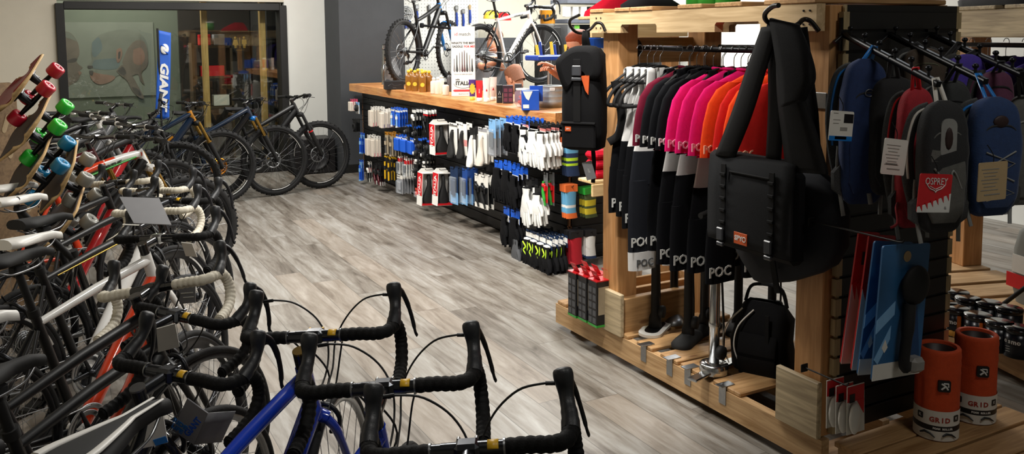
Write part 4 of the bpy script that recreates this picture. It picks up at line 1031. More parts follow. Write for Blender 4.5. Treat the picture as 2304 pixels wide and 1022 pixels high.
# boxed saddles
def saddle_box(px, py, wpx, hpx, label, tilt=0):
    p = at(px, py, x=WALLX-.19); Z = (CAMR.transposed() @ (p-V((0, 0, CAMH)))).z*-1; k = Z/FPX; h = hpx*k; w = wpx*k
    o = thing('saddle_box', label, 'saddle', WX(p+V((0, 0, h/2)), 0) @ RY(90) @ RZ(tilt*.5), 'boxed saddles on the slat wall')
    b = MB(); b.box((0, -h/2, -.06), (w, h, .006)); b.box((-w/2, -h/2, .0), (.006, h, .12)); b.box((0, -h+.004, 0), (w, .008, .12)); b.box((0, -.01, -.02), (w, .006, .08)); b.prism([(-w/2, 0), (w/2, 0), (w*.3, .03), (-w*.3, .03)], -.06, -.056)
    LM = basis((-w/2-.0035, -h/2, 0), (0, 0, 1), (0, 1, 0), (-1, 0, 0))
    b.m = 1; b.box((-w/2-.0032, -h*.36, 0), (.001, h*.68, .119))
    b.m = 0; b.prism([(.05*math.cos(t), h*.1+h*.24*math.sin(t)) for t in [2*PI*k_/24 for k_ in range(24)]], .0005, .0012, LM)
    b.m = 1; b.prism([(.046*math.cos(t), h*.1+h*.225*math.sin(t)) for t in [2*PI*k_/24 for k_ in range(24)]], .0012, .0018, LM)
    b.m = 2; b.text('ITALIA', .062, LM @ T(.0, h*.1, .0022) @ RZ(90), bold=.0015, ext=.0005); b.m = 1; b.box((0, -h+.012, .03), (w*.98, .012, .07))
    b.build('hanging_box', [WHITE, REDM, DECAL], o)
    s = MB(basis((.004, -h*.52, .0), (0, 1, 0), (-1, 0, 0), (0, 0, 1))); q = saddle_mb(W=w*.8, L=h*.85); s.add([tuple(v) for v in q.v], q.f); s.build('saddle', BLK, o)
    peg(WX(p+V((-.02, 0, h/2+.02))), .2)
saddle_box(993, 312, 44, 70, 'black saddle in the upper red and white box, under the worktop')
saddle_box(966, 424, 42, 74, 'black saddle in the lower red and white box, left of the pair', -6)
saddle_box(998, 424, 36, 74, 'black saddle in the lower red and white box, right of the pair', -6)
row('saddle_card', 'black and white saddle on a pale lettered card right of the upper saddle box', 'saddle', 'black carded saddles', 1020, 312, 34, 72, 2, PAPERG, [(0, .98, PAPER), (.06, .12, DECALK)], 'saddle', [BLK], step=.06)
row('saddle_card', 'black and red saddle on a pale card, upper row middle', 'saddle', 'black and red carded saddles', 1042, 314, 32, 72, 2, PAPERG, [(0, .98, PAPER), (.5, .7, REDM)], 'saddle', [BLK], step=.06)
row('saddle_card', 'white saddle on a black headed card, upper row', 'saddle', 'white carded saddles', 1064, 328, 34, 82, 2, DECALK, [(0, .3, DECALK), (.3, 1, PAPER)], 'saddle', [WHITE], step=.06)
row('saddle_card', 'white saddle on a pale card next to the grey window box, upper row', 'saddle', 'white saddles on pale cards', 1086, 326, 34, 80, 2, PAPER, [(.02, .12, PAPERG)], 'saddle', [FROST], step=.06)
row('insole_pack', 'grey white window pack right of the white saddles', 'pack', 'grey white window packs', 1108, 310, 30, 84, 3, PAPERG, [(0, .5, LBLUE)], 'blister', [GREYP], step=.05)
row('inner_tube_pack', 'navy pack with clear pale foot beside the lower saddle boxes', 'pack', 'navy packs with pale feet', 1022, 418, 30, 84, 3, NAVYC, [(.68, 1, LBLUE)], 'blister', [NAVYC], step=.05)
row('inner_tube_pack', 'blue pack with pale foot, lower row centre', 'pack', 'blue packs with pale feet', 1046, 420, 26, 82, 3, mat('royal_card', '123f86', .5), [(.7, 1, LBLUE)], 'blister', [NAVYC], step=.05)
row('grip_pack', 'white headed card with black wedge shaped grip, lower row', 'pack', 'white headed grip cards', 1076, 428, 26, 76, 2, PAPER, [(.35, .85, DECALK)], 'tool', [BLK, DMETAL], step=.05, cols=2, dcol=-.12)
GLV = 'gloves'
row('glove_card', 'black gloves on a blue headed card, upper row', 'gloves', 'black gloves with blue heads, upper row', 1146, 296, 26, 70, 4, BLUEC, [(.55, 1, WHITE)], GLV, [BFAB, BFAB], step=.04, hh=26, cols=3, dcol=-.13)
row('glove_card', 'white gloves with black cuff on a black card, upper row near end', 'gloves', 'white gloves with black cuffs', 1183, 318, 26, 92, 5, DECALK, [(.3, .55, WHITE), (.3, .5, REDM)], GLV, [WFAB, BFAB], step=.035, hh=30, cols=3, dcol=-.125)
row('glove_card', 'black gloves on a blue and white headed card, middle row', 'gloves', 'black gloves with blue heads, middle row', 1122, 404, 28, 84, 3, BLUEC, [(.6, 1, WHITE)], GLV, [BFAB, BFAB], step=.04, hh=30, cols=2, dcol=-.15)
row('glove_card', 'black gloves on a blue headed card, middle row second peg pair', 'gloves', 'black gloves, middle row near', 1160, 420, 28, 84, 3, BLUEC, [(.6, 1, WHITE)], GLV, [BFAB, BFAB], step=.04, hh=26, cols=1)
row('glove_card', 'white long fingered gloves below the white gloves with black cuffs', 'gloves', 'white long gloves', 1190, 452, 26, 100, 2, DECALK, [], GLV, [WFAB, BFAB], step=.05, hh=24)
row('glove_card', 'white long fingered gloves next to the red and grey pack', 'gloves', 'white long gloves beside the red pack', 1212, 458, 26, 84, 2, DECALK, [], GLV, [WFAB, BFAB], step=.05, hh=24)
row('grip_pack', 'red and grey pack with green tip by the counter edge', 'pack', 'red and grey packs', 1228, 425, 18, 76, 2, GREYP, [(.4, .9, REDM)], 'tool', [GREENP, REDM], step=.05)
row('glove_card', 'black gloves on a blue and white headed card, lowest blue row', 'gloves', 'black gloves with blue heads, lower row', 1140, 505, 30, 80, 3, BLUEC, [(.55, 1, WHITE)], GLV, [BFAB, BFAB], step=.04, hh=32, cols=2, dcol=-.14)
row('glove_card', 'grey gloves on a navy headed card beside the lime striped gloves', 'gloves', 'grey gloves, bottom row', 1166, 560, 28, 84, 3, NAVYC, [], GLV, [GFAB, BFAB], step=.04, hh=24)
row('glove_card', 'black lime and white striped gloves nearest the floor', 'gloves', 'lime striped gloves, bottom row', 1192, 562, 26, 92, 4, NAVYC, [(.2, .6, WHITE)], GLV, [BFAB, WFAB, LIME], step=.042, hh=26, cols=4, dcol=-.095)
row('camera_box', 'white boxed action camera hanging at the far corner', 'camera', 'boxed cameras', 805, 243, 24, 26, 1, LBLUE, [(.25, 1, WHITE)], 'light', [BLK, GREYP])
row('mount_pack', 'pink carded small pack at the far upper corner', 'pack', 'pink carded packs', 792, 236, 16, 26, 3, PINK, [(.5, 1, PAPER)], 'bottle', [FROST])
row('helmet_mount_pack', 'black carded mount hanging at the far lower corner', 'pack', 'black carded mounts', 798, 282, 18, 30, 3, DECALK, [], 'cable', [BLK])
row('lamp_pack', 'black bagged lamp low on the far part of the slat wall', 'bike light', 'black bagged lamps', 918, 296, 18, 40, 3, DECALK, [(.08, .2, BLUEC)], 'light', [BLK, STEEL], cols=2, dcol=-.2)
# ---------------------------------------------------------------- socks on the end of the counter
PE = 5.285
SORG = mat('orange_knit', 'd9682a', .9, var=.06, bump=.2, bscale=400); SBLU = mat('light_blue_knit', '5f9fc4', .9, var=.06, bump=.2, bscale=400); SNAV = mat('navy_knit', '1c3052', .9, bump=.2, bscale=400)
SYEL = mat('yellow_knit', 'c8b52a', .9, var=.1, bump=.2, bscale=400); SGRN = mat('olive_knit', '44502a', .9, bump=.2, bscale=400); SRED = mat('red_knit', 'b01626', .9, var=.06, bump=.2, bscale=400)
def socks(label, px, py, wpx, hpx, n, head, bands, group, step=.03):
    p = at(px, py, y=PE-.15); Z = (CAMR.transposed() @ (p-V((0, 0, CAMH)))).z*-1; k = Z/FPX; w = wpx*k*1.1; h = hpx*k; p = p+V((0, 0, h/2-.014)); first = None
    for i in range(n):
        M = WY(p+V((0, step*i, 0)), rnd.uniform(-8, 8))
        if first is None:
            o = first = thing('sock_pair', label, 'socks', M, group)
            b = MB(); b.prism([(-w*.48, .014), (-w*.48, -h*.16), (w*.48, -h*.16), (w*.48, .014)], -.014, .014); b.build('hang_card', head, o)
            b = MB(); mats = []; y0 = -h*.15; 
            rings = []; 
            for (t0, t1, m) in bands:
                if m not in mats: mats.append(m)
                b.m = mats.index(m); R_ = []
                for t in (t0, (t0+t1)/2, t1):
                    y = y0-(h*.83)*t; ww = w*.46*(1-.1*math.sin(t*PI)); sh = w*.1*max(0, t-.7)/.3
                    R_.append([(sh+ww*math.cos(a), y, .016*math.sin(a)) for a in [2*PI*j/14 for j in range(14)]])
                b.loft(R_, caps=True)
            b.build('knit_pair', mats, o)
        else: dup(first, M)
    peg(WY(p+V((0, -.02, 0))), .16)
socks('orange headed blue socks with lime band, upper pair on the counter end', 1287, 352, 34, 84, 3, SORG, [(0, .25, SBLU), (.25, .4, SNAV), (.4, .5, LIME), (.5, .58, SNAV), (.58, .66, LIME), (.66, 1, SNAV)], 'blue and lime socks')
socks('light blue socks with orange toe on the counter end', 1284, 452, 30, 74, 3, SORG, [(0, .5, SBLU), (.5, .6, WFAB), (.6, .8, SBLU), (.8, 1, SORG)], 'light blue and orange socks')
socks('yellow and olive checked socks with green header', 1328, 454, 36, 66, 3, GREENP, [(0, .25, SGRN), (.25, .5, SYEL), (.5, .6, SGRN), (.6, .85, SYEL), (.85, 1, SGRN)], 'yellow and olive socks')
socks('red socks hanging above the red topped boxes', 1296, 556, 34, 74, 3, CARDB, [(0, 1, SRED)], 'red socks')
socks('white socks beside the red socks', 1328, 548, 26, 62, 3, CARDB, [(0, .88, WFAB), (.88, 1, SNAV)], 'white socks')
# ---------------------------------------------------------------- pallet wood clothes rack
PAL = wood('pallet_pine', '9a7448', 'cfab7e', 'Y'); PALX = wood('pallet_pine_cross', '8e673c', 'c09868', 'X'); PALZ = wood('pallet_pine_upright', 'a4723e', 'c99662', 'Z'); OLDW = wood('weathered_board', '8d7c62', 'c8b592', 'Y')
RX0 = 2.5      # aisle face of the rack
RK = thing('pallet_rack', 'tall clothes rack built from pallet timber, carrying jerseys and bags', 'rack', T(RX0, 3.1, 0))
def RL(x, y, z): return V((x-RX0, y-3.1, z))
def wb(name, m, x0, x1, y0, y1, z0, z1, par=RK, bev=.004, conv=RL):
    b = MB(); b.box(conv((x0+x1)/2, (y0+y1)/2, (z0+z1)/2), (x1-x0, y1-y0, z1-z0), bev=bev); return b.build(name, m, par)
for i, x in enumerate((RX0, 2.84, 3.16)):
    b = MB(); prof = [(2.2, .035), (4.13, .035), (4.13, .145), (2.2, .145)]
    b.prism([(p[0]-3.1, p[1]) for p in prof], 0, .04, basis((x-RX0+.04, 0, 0), (0, 1, 0), (0, 0, 1), (1, 0, 0)) @ T(0, 0, -.04)); b.build('stringer', PAL, RK)
for y in (2.3, 3.15, 4.0): wb('skid', PALX, RX0+.05, 3.19, y-.05, y+.05, 0, .035)
for (y0, y1) in ((4.03, 4.12), (3.86, 3.985), (3.44, 3.56), (3.24, 3.365), (3.05, 3.18), (2.9, 3.03), (2.64, 2.81)):
    b = MB(); b.box(RL(RX0+.345, (y0+y1)/2, .155), (.68, y1-y0, .02), R=Matrix.Rotation(rnd.uniform(-.01, .01), 3, 'Z'), bev=.004); b.build('deck_slat', PALX, RK)
for y in (3.3, 3.1, 2.97, 2.74):
    b = MB(); b.box(RL(RX0+.012, y, .1675), (.075, .042, .003)); b.box(RL(RX0-.002, y, .125), (.003, .042, .085)); b.build('steel_clip', STEEL, RK)
POSTS = ((2.5, 3.53), (2.5, 2.215), (3.05, 3.53), (2.98, 2.26))
for (x, y) in POSTS:
    wb('post', PALZ, x+.005, x+.125, y, y+.135, .15, 1.78)
for (x, y, f) in ((2.5, 3.53, 1), (2.5, 2.215, 1)):
    wb('foot_block', OLDW, x-.02, x+.005, y-.01 if y < 3 else y-.06, y+.205, .15, .37)
    if y > 3: wb('foot_block', PALX, x+.0, x+.45, y-.045, y-.0, .15, .34)
# top beam with the two pallet notches
b = MB(); poly = [(3.72, 1.685), (3.45, 1.685), (3.45, 1.715), (3.44, 1.725), (3.18, 1.725), (3.17, 1.715), (3.17, 1.685), (2.78, 1.685), (2.78, 1.715), (2.77, 1.725), (2.53, 1.725), (2.52, 1.715), (2.52, 1.685), (2.24, 1.685), (2.24, 1.785), (3.72, 1.785)]
b.prism([(p[0]-3.1, p[1]) for p in poly], 0, .045, basis((-.04, 0, 0), (0, 1, 0), (0, 0, 1), (1, 0, 0))); b.build('top_beam', wood('top_beam_pine', 'a98c62', 'd0b48a', 'Y'), RK)
b = MB(); b.prism([(p[0]-3.1, p[1]) for p in poly], 0, .045, basis((.65, 0, 0), (0, 1, 0), (0, 0, 1), (1, 0, 0))); b.build('rear_beam', PAL, RK)
for (y0, y1) in ((3.6, 3.715), (3.38, 3.5), (3.2, 3.37), (2.86, 3.02), (2.62, 2.78), (2.24, 2.5)): wb('top_board', PALX, RX0-.045, 3.19, y0, y1, 1.786, 1.806)
b = MB()
for y in (3.66, 3.62, 2.3, 2.27):
    for z in (1.71, 1.76): b.cyl(RL(RX0-.0405, y, z), RL(RX0-.043, y, z), .004, n=8)
b.build('nail_heads', DMETAL, RK)['kind'] = 'stuff'
wb('cross_board', PALX, 2.65, 3.2, 3.62, 3.66, 1.53, 1.66); wb('cross_board', PALX, 2.65, 3.2, 2.27, 2.3, 1.53, 1.66)
wb('steel_plate', STEEL, RX0-.001, RX0+.004, 2.22, 2.355, 1.40, 1.46)
# pipe rails
for x in (2.66, 3.16):
    b = MB(); b.cyl(RL(x, 3.62, 1.607), RL(x, 2.3, 1.607), .0135, n=14); 
    for y, s in ((3.62, -1), (2.3, 1)): b.cyl(RL(x, y, 1.607), RL(x, y+s*.012, 1.607), .05, n=24); b.cyl(RL(x, y, 1.607), RL(x, y+s*.05, 1.607), .02, n=16)
    b.build('hanging_rail', DMETAL, RK)
# slat panel on the rack's near end
SP = thing('slat_panel', 'black grooved slat panel closing the near end of the pallet rack', 'slat wall', T(2.545, 2.188, .16))
slat_panel('p', '', V((.02, 0, 0)), V((1, 0, 0)), .64, 1.62, SP, edge=wood('pale_panel_edge', '8d7a58', 'b8a47c', 'Z', knots=False), ew=.03)

# ---------------------------------------------------------------- garments
HANG = mat('black_velvet_hanger', '0d0d0e', .8)
def cloth(name, c, v=.06): return mat(name, c, .88, var=v, scale=60, bump=.2, bscale=420, spec=.15)
MAROONF, PINKF, ORF, REDF, BLACKF = cloth('maroon_jersey', '5d0f25'), cloth('magenta_jersey', 'd81668'), cloth('orange_jersey', 'ea4a1c'), cloth('red_jersey', 'cc2420'), cloth('black_jersey', '08090d', .15)
WHITEF, GREYF, DARKF = cloth('white_lycra', 'd9d8d6', .03), cloth('charcoal_lycra', '1c1e24'), cloth('black_lycra', '08090d', .15)
PINKL, ORL = mat('pale_pink_print', 'e6a0b4', .7), mat('pale_orange_print', 'eeb898', .7)
def hanger(par, w=.2, drop=.1):
    h = MB(); h.tube(smooth_pts([(-.0, 0, -.075), (0, 0, -.03), (.018, 0, -.006), (.012, 0, .018), (-.008, 0, .02), (-.018, 0, .004)], 4), .002, n=6); h.build('hanger_hook', STEEL, par)
    b = MB(); b.tube(smooth_pts([(-w, 0, -.155), (-w*.6, 0, -.118), (-.05, 0, -.088), (0, 0, -.078), (.05, 0, -.088), (w*.6, 0, -.118), (w, 0, -.155)], 4), .009, n=8, flat=.6); b.tube([(-w, 0, -.158), (w, 0, -.158)], .006, n=6); b.build('hanger', HANG, par)
def oval(cx, cy, z, a, b, n=20, wob=0, ph=0):
    return [(cx+a*math.copysign(abs(math.cos(t))**.8, math.cos(t)), cy+b*math.sin(t)*(1+wob*math.sin(5*t+ph)), z+wob*.02*math.sin(3*t+ph)) for t in [2*PI*k/n for k in range(n)]]
def jersey(label, y, body, letter, M=None, L=.46, group='short sleeved jerseys on the pipe rail', x=2.66, yaw=0, cuff=None):
    o = thing('cycling_jersey', label, 'jersey', M or T(x, y, 1.603) @ RZ(yaw), group)
    hanger(o)
    ph = rnd.uniform(0, 6); b = MB(); R_ = []
    for z, a, t in ((-.085, .06, .03), (-.1, .1, .034), (-.125, .165, .034), (-.15, .2, .034), (-.2, .205, .036), (-.32, .2, .035), (-.45, .2, .034), (-L, .21, .034)): R_.append(oval(0, 0, z, a, t*.62, wob=.12 if z < -.2 else .03, ph=ph))
    b.loft(R_); b.build('body', body, o)
    c = MB(); c.tube([(.058*math.cos(t), .022*math.sin(t), -.083+.006*math.cos(t)**2) for t in [2*PI*k/20 for k in range(20)]], .007, n=6, closed=True); c.build('collar', body, o)
    for s in (-1, 1):
        e = MB(); P = [(.13, -.125, .05, .02), (.18, -.155, .062, .022), (.212, -.21, .074, .024), (.23, -.29, .08, .024), (.24, -.37, .083, .024), (.244, -.432, .082, .023)]
        e.loft([oval(s*(px), 0, z, a, t*.75, 16, .06, ph) for px, z, a, t in P]); so = e.build('sleeve', body, o)
        if letter:
            q = MB(); q.text('POC', .046, basis((s*.248-.03, -.0185, -.398), (1, .06, 0), (0, 0, 1), (.06, -1, 0)), ext=.0022, bold=.0012)
            q.build('lettering', letter, so)
    return o
def JY(px, py): return at(px, py, x=2.59).y
jersey('maroon jersey, farthest of the short sleeved jerseys', JY(1524, 172), MAROONF, DECAL)
jersey('black jersey hanging next to the maroon one', JY(1541, 168), BLACKF, DECAL)
jersey('black jersey in the middle of the three black ones', JY(1560, 168), BLACKF, DECAL)
jersey('black jersey hanging against the first magenta one', JY(1578, 168), BLACKF, DECAL)
jersey('magenta jersey next to the black jerseys', JY(1600, 172), PINKF, PINKL)
jersey('magenta jersey in the middle of the three magenta ones', JY(1624, 173), PINKF, PINKL)
jersey('magenta jersey hanging against the orange one', JY(1655, 183), PINKF, PINKL)
jersey('orange jersey next to the magenta jerseys', JY(1683, 184), ORF, ORL)
jersey('red jersey between the two orange ones behind the bag strap', JY(1712, 180), REDF, ORL)
jersey('orange jersey behind the wide bag strap', JY(1732, 184), ORF, ORL)
jersey('red jersey nearest the front post, partly behind the bag straps', JY(1762, 196), REDF, ORL, L=.5)
def bibs(label, y, upper, lower, zw, zh, cuff=None, letter=DECAL, x=2.66, group='bib shorts on the pipe rail', dx=0, straps=None):
    """Bib shorts: strap top hung over a hanger, coloured below the waist, two legs."""
    o = thing('bib_shorts', label, 'bib shorts', T(x+dx, y, 1.603), group); hanger(o, .15)
    ph = rnd.uniform(0, 6); z0 = zw-1.603; z1 = zh-1.603
    b = MB()
    for s in (-1, 1): b.tube(smooth_pts([(s*.055, .008, -.2), (s*.06, .012, -.11), (s*.06, 0, -.092), (s*.06, -.012, -.11), (s*.075, -.01, -.3)], 3), [.03]*13, n=8, flat=.18, up=(0, 1, 0))
    if straps: b.build('strap', straps, o); b = MB()
    b.loft([oval(0, 0, z, a, t, 20, .1, ph) for z, a, t in ((-.19, .09, .01), (-.26, .12, .013), (z0*.75, .125, .015), (z0+.02, .15, .018), (z0, .155, .018))]); b.build('bib_top', upper, o)
    b = MB(); b.loft([oval(0, 0, z, a, t, 20, .1, ph) for z, a, t in ((z0, .157, .019), (z0-.08, .168, .021), (z0-.16, .178, .021))])
    zc = z0-.14; ze = z1+(.09 if cuff else 0)
    for s in (-1, 1): b.loft([oval(s*px, 0, z, a, t, 16, .08, ph) for px, z, a, t in ((.092, zc, .086, .02), (.1, zc*.5+ze*.5, .086, .021), (.102, ze, .082, .021))])
    lo = b.build('shorts', lower, o)
    if cuff:
        b = MB()
        for s in (-1, 1): b.loft([oval(s*.102, 0, z, a, .0225, 16, .05, ph) for z, a in ((ze+.001, .083), (z1, .08))])
        cu = b.build('cuff', cuff, o)
    q = MB()
    for s in (-1, 1): q.text('POC', .062, basis((s*.1-.02, -.0225, ze+.05), (1, 0, 0), (0, 0, 1), (0, -1, 0)), ext=.0012, bold=.0012)
    if cuff: q.m = 1; q.text('POC', .05, basis((-.1, -.0235, z1+.035), (1, 0, 0), (0, 0, 1), (0, -1, 0)), ext=.001, bold=.001)
    q.build('lettering', [letter, GREYP], o)
    return o
bibs('grey white bib shorts farthest along the rail, beside the black backpack', 3.47, WHITEF, DARKF, 1.17, .80, dx=-.07)
bibs('white topped bib shorts with reflective lettering, second along the rail', 3.42, WHITEF, DARKF, 1.16, .79, dx=-.06)
bibs('white topped bib shorts with a long black leg, third along the rail', 3.37, WHITEF, DARKF, 1.14, .74, dx=-.06)
bibs('white topped bib shorts with white cuffs reaching down to the pump', 3.32, WHITEF, GREYF, 1.12, .54, cuff=WHITEF, dx=-.06)
for i, (y, zw, zh) in enumerate(((3.1, 1.05, .62), (3.04, 1.04, .6), (2.92, 1.0, .62), (2.8, .98, .6))):
    bibs(('long bib tights with white top under the maroon and black jerseys', 'long bib tights with white top under the black jerseys', 'long bib tights with white top under the magenta jerseys', 'long bib tights with white top behind the messenger bag')[i], y+.012, WHITEF, DARKF, zw, zh, dx=-.02 if i else -.05, straps=DARKF, group='long bib tights on the pipe rail')
bibs('black bib shorts filling the gap behind the white topped ones', 3.21, DARKF, DARKF, 1.1, .66, dx=-.03)
# clamp style hangers poking out in front of the white bibs
for i, (y, lb) in enumerate(((3.5, 'black clip hanger farthest along the rail by the black backpack'), (3.445, 'black clip hanger second along the rail'), (3.395, 'black clip hanger third along the rail'), (3.345, 'black clip hanger nearest, over the cuffed bib shorts'))):
    o = thing('clip_hanger', lb, 'hanger', T(2.475, y, 1.425), 'clip hangers over the white bib shorts'); b = MB()
    b.tube(smooth_pts([(.08, 0, .03), (.02, 0, .024), (-.05, 0, -.01), (-.085, 0, -.055), (-.09, 0, -.085), (-.06, 0, -.092), (.03, 0, -.09), (.09, 0, -.088)], 4), .0085, n=8); b.build('hanger_arm', HANG, o)
# dark garments on the rear rail
for i in range(9):
    jersey('dark jacket shoulder on the rear pipe rail', 2.45+i*.1, GREYF if i % 3 == 1 else DARKF, None, x=3.16, group='dark garments on the rear pipe rail', L=.62)
# ---------------------------------------------------------------- hooks and bags on the rack front
BAGF = mat('black_bag_canvas', '0b0b0d', .85, var=.2, scale=180, bump=.35, bscale=600, spec=.2)
BAGF2 = mat('black_webbing', '0c0c0d', .8, var=.2, scale=200, bump=.2, bscale=700, spec=.25)
NAVF = mat('dark_navy_canvas', '0c0f18', .85, var=.2, scale=120, bump=.3, bscale=500)
BUCK = mat('buckle_plastic', '3a3c40', .3)
def rod(label, pts, r=.0075):
    b = MB(); b.tube(smooth_pts([at(px, py, x=x) for px, py, x in pts], 6), r, n=10); return tag(b.build('bag_hook', mat('brown_black_steel', '1a1613', .4, .5)), label, 'hook', 'bent steel bag hooks on the top beam')
rod('bent steel hook carrying the black roll top backpack', [(1362, 70, 2.45), (1354, 54, 2.44), (1342, 52, 2.42), (1330, 64, 2.38), (1313, 74, 2.34), (1296, 72, 2.3), (1283, 58, 2.26), (1284, 44, 2.24), (1303, 34, 2.23)])
rod('bent steel hook carrying the messenger bag straps', [(1842, 70, 2.45), (1824, 48, 2.44), (1808, 44, 2.42), (1796, 54, 2.38), (1780, 60, 2.35), (1744, 56, 2.3), (1724, 46, 2.26), (1722, 30, 2.24), (1738, 15, 2.22), (1752, 12, 2.21)], .009)
# roll top backpack
p0 = at(1317, 90, x=2.31); fr_ = basis((p0.x, p0.y, p0.z-.30), V((.62, -.78, 0)), (0, 0, 1), V((-.78, -.62, 0)))
BP = thing('roll_top_backpack', 'black roll top backpack with grey buckle and small orange tag', 'backpack', fr_)
b = MB(); R_ = []
for y, w, d, off in ((-.235, .09, .05, .0), (-.225, .112, .075, .004), (-.15, .124, .085, .008), (-.02, .124, .09, .01), (.1, .12, .085, .008), (.18, .115, .075, .004), (.23, .115, .06, 0), (.262, .09, .03, 0)):
    R_.append([(x, y, z+off) for x, z in rrect(2*w*.80, 2*d, d*.5, 4)])
b.loft(R_[::-1]); b.build('body', BAGF, BP)
def onplane(M, px, py, zo):
    """Local x, y of a measured pixel on the frame's own plane at height zo."""
    iv = M.inverted(); o_ = iv @ V((0, 0, CAMH)); d = iv.to_3x3() @ ray(px, py); t = (zo-o_.z)/d.z; q = o_+d*t; return (q.x, q.y)
fl = [onplane(fr_, px, py, .09) for px, py in ((1268, 118), (1283, 108), (1300, 103), (1330, 103), (1345, 111), (1352, 140), (1350, 172), (1332, 180), (1318, 164), (1298, 172), (1278, 206), (1268, 202), (1260, 184), (1250, 152), (1251, 134))]
q = smooth_pts([V((x, y, 0)) for x, y in fl]+[V((fl[0][0], fl[0][1], 0))], 4)[:-1]; cx = sum(v.x for v in q)/len(q); cy = sum(v.y for v in q)/len(q)
b = MB(); b.loft([[(cx+(v.x-cx)*f, cy+(v.y-cy)*f, z) for v in q] for z, f in ((.03, .9), (.06, 1.0), (.085, 1.0), (.1, .93), (.106, .7))]); b.build('roll_top', BAGF, BP)
b = MB(); b.prism([(.012, .13), (.055, .135), (.05, .04), (.035, .06)], .098, .106, Matrix()); b.build('orange_lining', ORB, BP)
b = MB(); b.box((-.005, .06, .112), (.036, .3, .004), bev=.001); b.box((-.005, -.14, .106), (.03, .05, .004)); b.build('closing_strap', BAGF2, BP)
b = MB(); b.box((-.005, .155, .118), (.046, .05, .012), bev=.004); b.box((-.005, .115, .117), (.05, .016, .014), bev=.003); b.build('buckle', BUCK, BP)
b = MB(); b.box((0, -.16, .1), (.17, .12, .02), bev=.008); b.tube([(-.085, -.098, .108), (.085, -.098, .108)], .008, n=8); b.build('pocket', BAGF, BP)
b = MB(); b.box((-.05, -.125, .112), (.03, .022, .003)); b.m = 1; b.text('SPY', .012, basis((-.05, -.125, .1138), (1, 0, 0), (0, 1, 0), (0, 0, 1))); b.build('maker_tag', [ORB, DECAL], BP)
b = MB()
for s in (-1, 1): b.tube(smooth_pts([(s*.01, .262, -.02), (s*.006, .31, -.0), (-.0, .345, 0)], 4), .013, n=6, flat=.3)
b.build('hang_loop', BAGF2, BP)
b = MB(); b.tube(smooth_pts([(.11, -.2, -.03), (.155, -.16, -.05), (.165, -.06, -.06), (.13, .1, -.06)], 4), .02, n=8, flat=.4); b.tube([(.04, -.235, .0), (.045, -.3, 0), (.04, -.4, .0)], .011, n=6, flat=.3); b.build('shoulder_strap', BAGF2, BP)
b = MB(); b.box((0, 0, 0), (.05, .09, .002), R=Matrix.Rotation(.3, 3, 'Z')); b.m = 1; b.text('SPY', .014, basis((0, 0, .0012), (-.3, 1, 0), (-1, -.3, 0), (0, 0, 1))); k = b.build('swing_tag', [PAPERG, DECAL], BP, T(.03, -.335, .03))
# messenger bag: face parallel to the rack front
a0, a1 = at(1606, 346, x=2.3), at(1788, 380, x=2.3); W_ = a0.y-a1.y; H_ = .36
MG = thing('messenger_bag', 'charcoal messenger bag with orange label hanging on its strap', 'bag', basis(((a0.x), (a0.y+a1.y)/2, (a0.z+a1.z)/2-H_/2), (0, -1, 0), (0, 0, 1), (-1, 0, 0)))
MGF = mat('charcoal_bag_canvas', '191a1c', .85, var=.15, scale=200, bump=.35, bscale=700, spec=.2)
b = MB(); b.box((0, -.01, -.04), (W_, H_*.95, .07), bev=.02); b.build('body', BAGF, MG)
b = MB(); q = []
for (y, z) in ((H_/2-.005, -.07), (H_/2+.012, -.05), (H_/2+.012, -.01), (H_/2, .008), (.05, .016), (-H_/2+.06, .016), (-H_/2+.03, .012)): q.append((y, z))
b.grid(lambda u, v: ((u-.5)*W_*1.04, q[min(int(v*6+.001), 6)][0], q[min(int(v*6+.001), 6)][1]+.004*math.sin(PI*u)), 8, 6, .01, smooth=True); b.build('flap', MGF, MG)
b = MB(); b.tube([(-W_*.22, H_*.36, .024), (W_*.27, H_*.36, .024)], .004, n=6); b.tube([(-W_*.22, H_*.36, .026), (-W_*.23, H_*.27, .026)], .003, n=5); b.build('zip', BAGF2, MG)
for s in (-1, 1):
    x = s*W_*.3; b = MB(); b.box((x, -.0, .024), (.026, H_*.86, .005), bev=.001)
    for k in range(5): b.box((x, H_*(.32-.13*k), .029), (.03, .012, .008), bev=.002)
    so = b.build('compression_strap', BAGF2, MG); b = MB(); b.box((x-.004, -H_*.33, .034), (.036, .05, .012), bev=.004); b.box((x-.004, -H_*.44, .032), (.036, .016, .012), bev=.003); b.build('buckle', BUCK, so)
b = MB(); b.box((-W_*.06, -H_*.33, .026), (.07, .045, .004), bev=.001); b.m = 1; b.text('SPY', .026, basis((-W_*.06-.01, -H_*.33, .0285), (1, 0, 0), (0, 1, 0), (0, 0, 1)), bold=.0008); b.tube([(-W_*.06+.021+.009*math.cos(t), -H_*.33+.009*math.sin(t), .0285) for t in [2*PI*k/12 for k in range(12)]], .002, n=4, closed=True); b.build('maker_label', [ORB, DECAL], MG)
def ribbon(rows, th=.012, nu=4, n=5):
    """A strap as a thick sheet through measured edge points: rows of (left pixel, right pixel, distance x)."""
    A = smooth_pts([at(*l, x=x) for l, r, x in rows], n); B = smooth_pts([at(*r, x=x) for l, r, x in rows], n); m = len(A)-1
    b = MB(); b.grid(lambda u, v: A[int(v*m+.5)].lerp(B[int(v*m+.5)], u)+V((-.008*math.sin(PI*u), 0, 0)), nu, m, th); return b
iv = MG.matrix_world.inverted()
